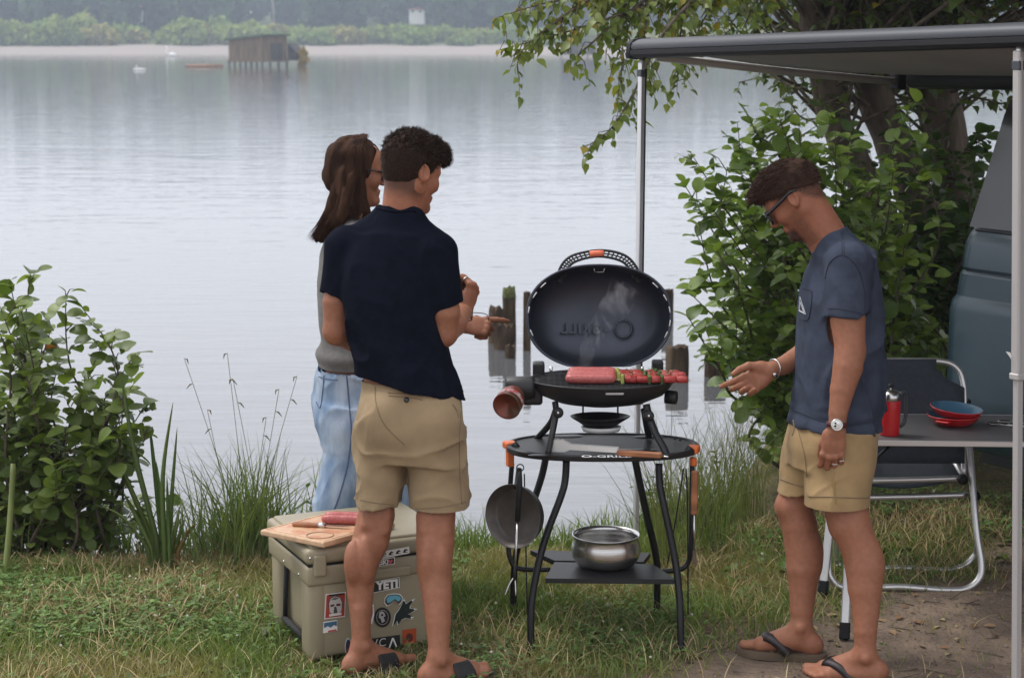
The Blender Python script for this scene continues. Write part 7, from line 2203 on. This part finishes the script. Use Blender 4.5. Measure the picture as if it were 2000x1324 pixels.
def iris():
    base = P(318, 1078, 7.32); base.z = float(land_h(base.x, base.y)) - .02
    t = thing('yellow_flag_iris', base, 'clump of broad sword-shaped iris leaves on the left bank', 'iris')
    t.name = 'iris_plant'
    r = random.Random(4)
    L = [((312, 1075), (262, 880), (236, 728), 11), ((318, 1078), (300, 900), (292, 830), 9), ((322, 1078), (318, 930), (338, 785), 10), ((328, 1080), (336, 960), (346, 835), 9), ((305, 1070), (245, 930), (208, 838), 12),
         ((334, 1080), (345, 1020), (352, 985), 9), ((340, 1080), (352, 1040), (362, 1010), 8), ((310, 1080), (285, 980), (262, 905), 8), ((300, 1080), (262, 1000), (240, 960), 9), ((325, 1080), (312, 960), (305, 900), 8), ((345, 1082), (366, 1040), (384, 1022), 8), ((296, 1082), (240, 1010), (186, 985), 7), ((330, 1078), (328, 1000), (326, 930), 9), ((318, 1080), (280, 1020), (255, 985), 8)]
    for i, (a, b_, c, w_) in enumerate(L):
        s = 7.32 + r.uniform(-.08, .12); pts = arc([P(*a, s), P(*b_, s + r.uniform(-.05, .05)), P(*c, s + r.uniform(-.1, .1))], 5); pts[0].z = base.z
        ww = w_ * .52 * 7.3 / F; n_ = len(pts); rows = []
        for j, q in enumerate(pts):
            e = ww * (1 - (j / (n_ - 1)) ** 2.5) * .95 + .0006; td = (pts[min(j + 1, n_ - 1)] - pts[max(j - 1, 0)]).normalized(); sx = td.cross(Vector((0, -1, .1))).normalized()
            sx = (sx + Vector((0, .35 * math.sin(i), 0))).normalized(); nn = td.cross(sx).normalized()
            rows.append([q - sx * e, q + nn * .0025, q + sx * e, q - nn * .0025])
        o = MB().grid(rows, True, True).build('leaf', M_blade, t)
        cc = (.105, .155, .040) if i != 10 else (.20, .11, .04)
        set_tint(o.data, np.repeat([[q * (.8 + .4 * r.random()) for q in cc]], len(o.data.vertices), 0))
    a, b_ = P(6, 1090, 7.2), P(26, 905, 7.25); a.z = -.05
    o = MB().tube(arc([a, a.lerp(b_, .5) + Vector((.004, 0, 0)), b_], 4), [.021 - .0006 * i for i in range(9)], 10, flat=.6).build('cut_stalk', mat('green_stalk', (.15, .18, .05), .6, var=.25, vscale=12, stretch=(1, 1, .3)))
    tag(o, 'thick cut green stalk standing at the left edge of the bank', 'stalk')
    # sedge clump with drooping seed heads
    base = P(480, 1085, 7.42); base.z = float(land_h(base.x, base.y)) - .02
    t = thing('sedge_clump', base, 'tall sedge clump with drooping seed heads beside the cooler', 'sedge')
    rn = np.random.default_rng(12); n_ = 420; p = np.stack([base.x + rn.normal(0, .085, n_), base.y + rn.normal(0, .08, n_), np.full(n_, base.z)], 1)
    me = blades('blades', p, rn.uniform(.22, .62, n_), rn.uniform(.0016, .0042, n_), rn.uniform(.1, .75, n_), mixc(n_, (.075, .12, .035), (.16, .19, .07), 13), 6, .5, 14)
    link_mesh('blades', me, M_blade, t)['kind'] = 'stuff'
    for (x, y, hx) in ((444, 690, 1), (360, 700, -1), (580, 735, 1), (455, 740, 1), (520, 815, 1), (405, 800, -1), (545, 760, 1)):
        a = base + Vector((rn.normal(0, .04), rn.normal(0, .04), 0)); tip = P(x, y, 7.4 + rn.uniform(-.1, .1))
        pts = arc([a, a.lerp(tip, .5) + Vector((0, 0, .03)), tip], 6); MB().tube(pts, [.0022] * 7 + [.0012] * 6, 5).build('stem', mat('sedge_stem', (.13, .15, .06), .7), t)
        for k in range(2):
            q = pts[-1 - 2 * k]; MB().tube([q, q + Vector((.012 * hx * (1 if k else -1), 0, -.004)), q + Vector((.026 * hx * (1 if k else -.6), 0, -.022))], [.001, .0032, .001], 6).build('seed_head', mat('seed_head', (.12, .095, .05), .9), t)
    rt = thing('brown_leaf_tuft', base, 'withered brown blades at the foot of the sedge clump', 'dead blades'); rt['kind'] = 'stuff'
    n_ = 160; p = np.stack([base.x + rn.normal(0, .11, n_), base.y - .05 + rn.normal(0, .06, n_), np.full(n_, base.z)], 1)
    link_mesh('withered_blades', blades('withered_blades', p, rn.uniform(.08, .26, n_), rn.uniform(.0012, .0026, n_), rn.uniform(.3, 1.3, n_), mixc(n_, (.17, .095, .05), (.32, .22, .12), 15), 5, .4, 16), M_straw, rt)['kind'] = 'stuff'
    # broad blades behind the chair
    base = P(1800, 720, 9.4); base.z = float(land_h(base.x, base.y)) - .02
    n_ = 130; p = np.stack([base.x + rn.uniform(-.28, .3, n_), base.y + rn.uniform(-.3, .3, n_), np.full(n_, base.z)], 1)
    tag(link_mesh('reed_tuft', blades('reed_tuft', p, rn.uniform(.35, .85, n_), rn.uniform(.003, .008, n_), rn.uniform(.1, .6, n_), mixc(n_, (.09, .14, .035), (.17, .22, .07), 25), 5, .5, 26), M_blade), 'green reed tuft growing behind the camp chair', 'reeds')
iris()
# dead leaves and twigs on the trodden earth
def litter():
    r = random.Random(31); pl = Plant(31); root = thing('leaf_litter', (1, 6.2, 0), 'dead leaves scattered on the trodden earth', 'leaf litter'); root['kind'] = 'stuff'
    for i in range(170):
        x, y = r.uniform(.2, 2.1), r.uniform(5.7, 7.2)
        if dirt_amount(np.array([x]), np.array([y]))[0] < .25: continue
        z = float(land_h(x, y)) + .006; an = r.uniform(0, 6.28)
        pl.leaf((x, y, z), (math.cos(an), math.sin(an), r.uniform(-.05, .25)), (r.gauss(0, .3), r.gauss(0, .3), 1), r.uniform(.015, .045), r.choice([(.22, .13, .075), (.30, .20, .12), (.16, .10, .06), (.30, .25, .13)]))
    for i in range(60):
        x, y = r.uniform(.3, 2.1), r.uniform(5.7, 6.7); z = float(land_h(x, y)) + .004; an = r.uniform(0, 6.28); l_ = r.uniform(.03, .12)
        pl.stem([Vector((x, y, z)), Vector((x + math.cos(an) * l_, y + math.sin(an) * l_, z + r.uniform(0, .012)))], .0022, .001)
    pl.build(root, 'weed', 3, 0, mleaf=M_straw)
litter()

def pebbles():
    r = np.random.default_rng(44); n_ = 5200
    x, y = r.uniform(.0, 2.2, n_), r.uniform(5.6, 7.3, n_); k = r.random(n_) < dirt_amount(x, y) * .9 + .02; x, y = x[k], y[k]; n_ = len(x)
    c = np.stack([x, y, land_h(x, y) + .001], 1); s = (r.uniform(.0012, .0042, n_) * np.where(r.random(n_) < .05, 2.2, 1))[:, None, None]
    o = np.array([[1, 0, 0], [0, 1, 0], [-1, 0, 0], [0, -1, 0], [0, 0, .8], [0, 0, -.6]], np.float32)[None] * r.uniform(.6, 1.4, (n_, 6, 1)) * s
    a = r.uniform(0, 6.28, n_); ca, sa = np.cos(a)[:, None], np.sin(a)[:, None]
    o = np.stack([o[..., 0] * ca - o[..., 1] * sa, o[..., 0] * sa + o[..., 1] * ca, o[..., 2]], -1)
    f = np.array([[0, 1, 4], [1, 2, 4], [2, 3, 4], [3, 0, 4], [1, 0, 5], [2, 1, 5], [3, 2, 5], [0, 3, 5]])
    me = np_mesh('grit', (c[:, None] + o).reshape(-1, 3), (f[None] + (np.arange(n_) * 6)[:, None, None]).reshape(-1, 3), False)
    set_tint(me, np.repeat(mixc(n_, (.13, .10, .08), (.32, .27, .23), 45, .2), 6, 0))
    tag(link_mesh('grit', me, M_straw), 'grit and small crumbs of earth on the trodden ground', 'grit', kind='stuff')
pebbles()

# ------------------------------------------------------------------ haze over the lake
M_haze = bpy.data.materials.new('haze_air'); M_haze.use_nodes = True
n, l = M_haze.node_tree.nodes, M_haze.node_tree.links
n.remove(n['Principled BSDF'])
pv = n.new('ShaderNodeVolumePrincipled')
pv.inputs['Color'].default_value = (.76, .86, 1.0, 1)
pv.inputs['Density'].default_value = .00078
pv.inputs['Density Attribute'].default_value = ''
pv.inputs['Color Attribute'].default_value = ''
pv.inputs['Temperature Attribute'].default_value = ''
try: M_haze.cycles.homogeneous_volume = True
except Exception: pass
pv.inputs['Anisotropy'].default_value = .2
l.new(pv.outputs[0], n['Material Output'].inputs['Volume'])
o = MB().box((0, 392, 15.5), (1840, 1060, 41)).build('haze', M_haze)
tag(o, 'thin bluish haze over the lake', 'haze', kind='stuff')
# ------------------------------------------------------------------ smoke curling up inside the open lid
def smoke():
    m_ = bpy.data.materials.new('grill_smoke'); m_.use_nodes = True
    n, l = m_.node_tree.nodes, m_.node_tree.links
    n.remove(n['Principled BSDF'])
    pv = n.new('ShaderNodeVolumePrincipled'); pv.inputs['Color'].default_value = (.92, .94, 1, 1); pv.inputs['Density Attribute'].default_value = ''
    tc = n.new('ShaderNodeTexCoord'); nz = n.new('ShaderNodeTexNoise'); nz.inputs['Scale'].default_value = 16; nz.inputs['Detail'].default_value = 5; nz.inputs['Distortion'].default_value = 1.2
    mp = n.new('ShaderNodeMapping'); mp.inputs['Scale'].default_value = (1, 1, .55); l.new(tc.outputs['Object'], mp.inputs[0]); l.new(mp.outputs[0], nz.inputs['Vector'])
    mr = n.new('ShaderNodeMapRange'); mr.inputs[1].default_value = .52; mr.inputs[2].default_value = .72; mr.inputs[3].default_value = 0; mr.inputs[4].default_value = 5.5
    l.new(nz.outputs['Fac'], mr.inputs[0]); l.new(mr.outputs[0], pv.inputs['Density']); l.new(pv.outputs[0], n['Material Output'].inputs['Volume'])
    pts = arc([P(1140, 722, 6.50), P(1150, 680, 6.50), P(1170, 640, 6.50), P(1200, 600, 6.51), P(1225, 560, 6.52)], 6)
    o = MB().tube(pts, [.022 + .0018 * i for i in range(len(pts))], 14).build('smoke', m_)
    tag(o, 'thin bluish smoke drifting up in front of the open lid', 'smoke', kind='stuff')
smoke()
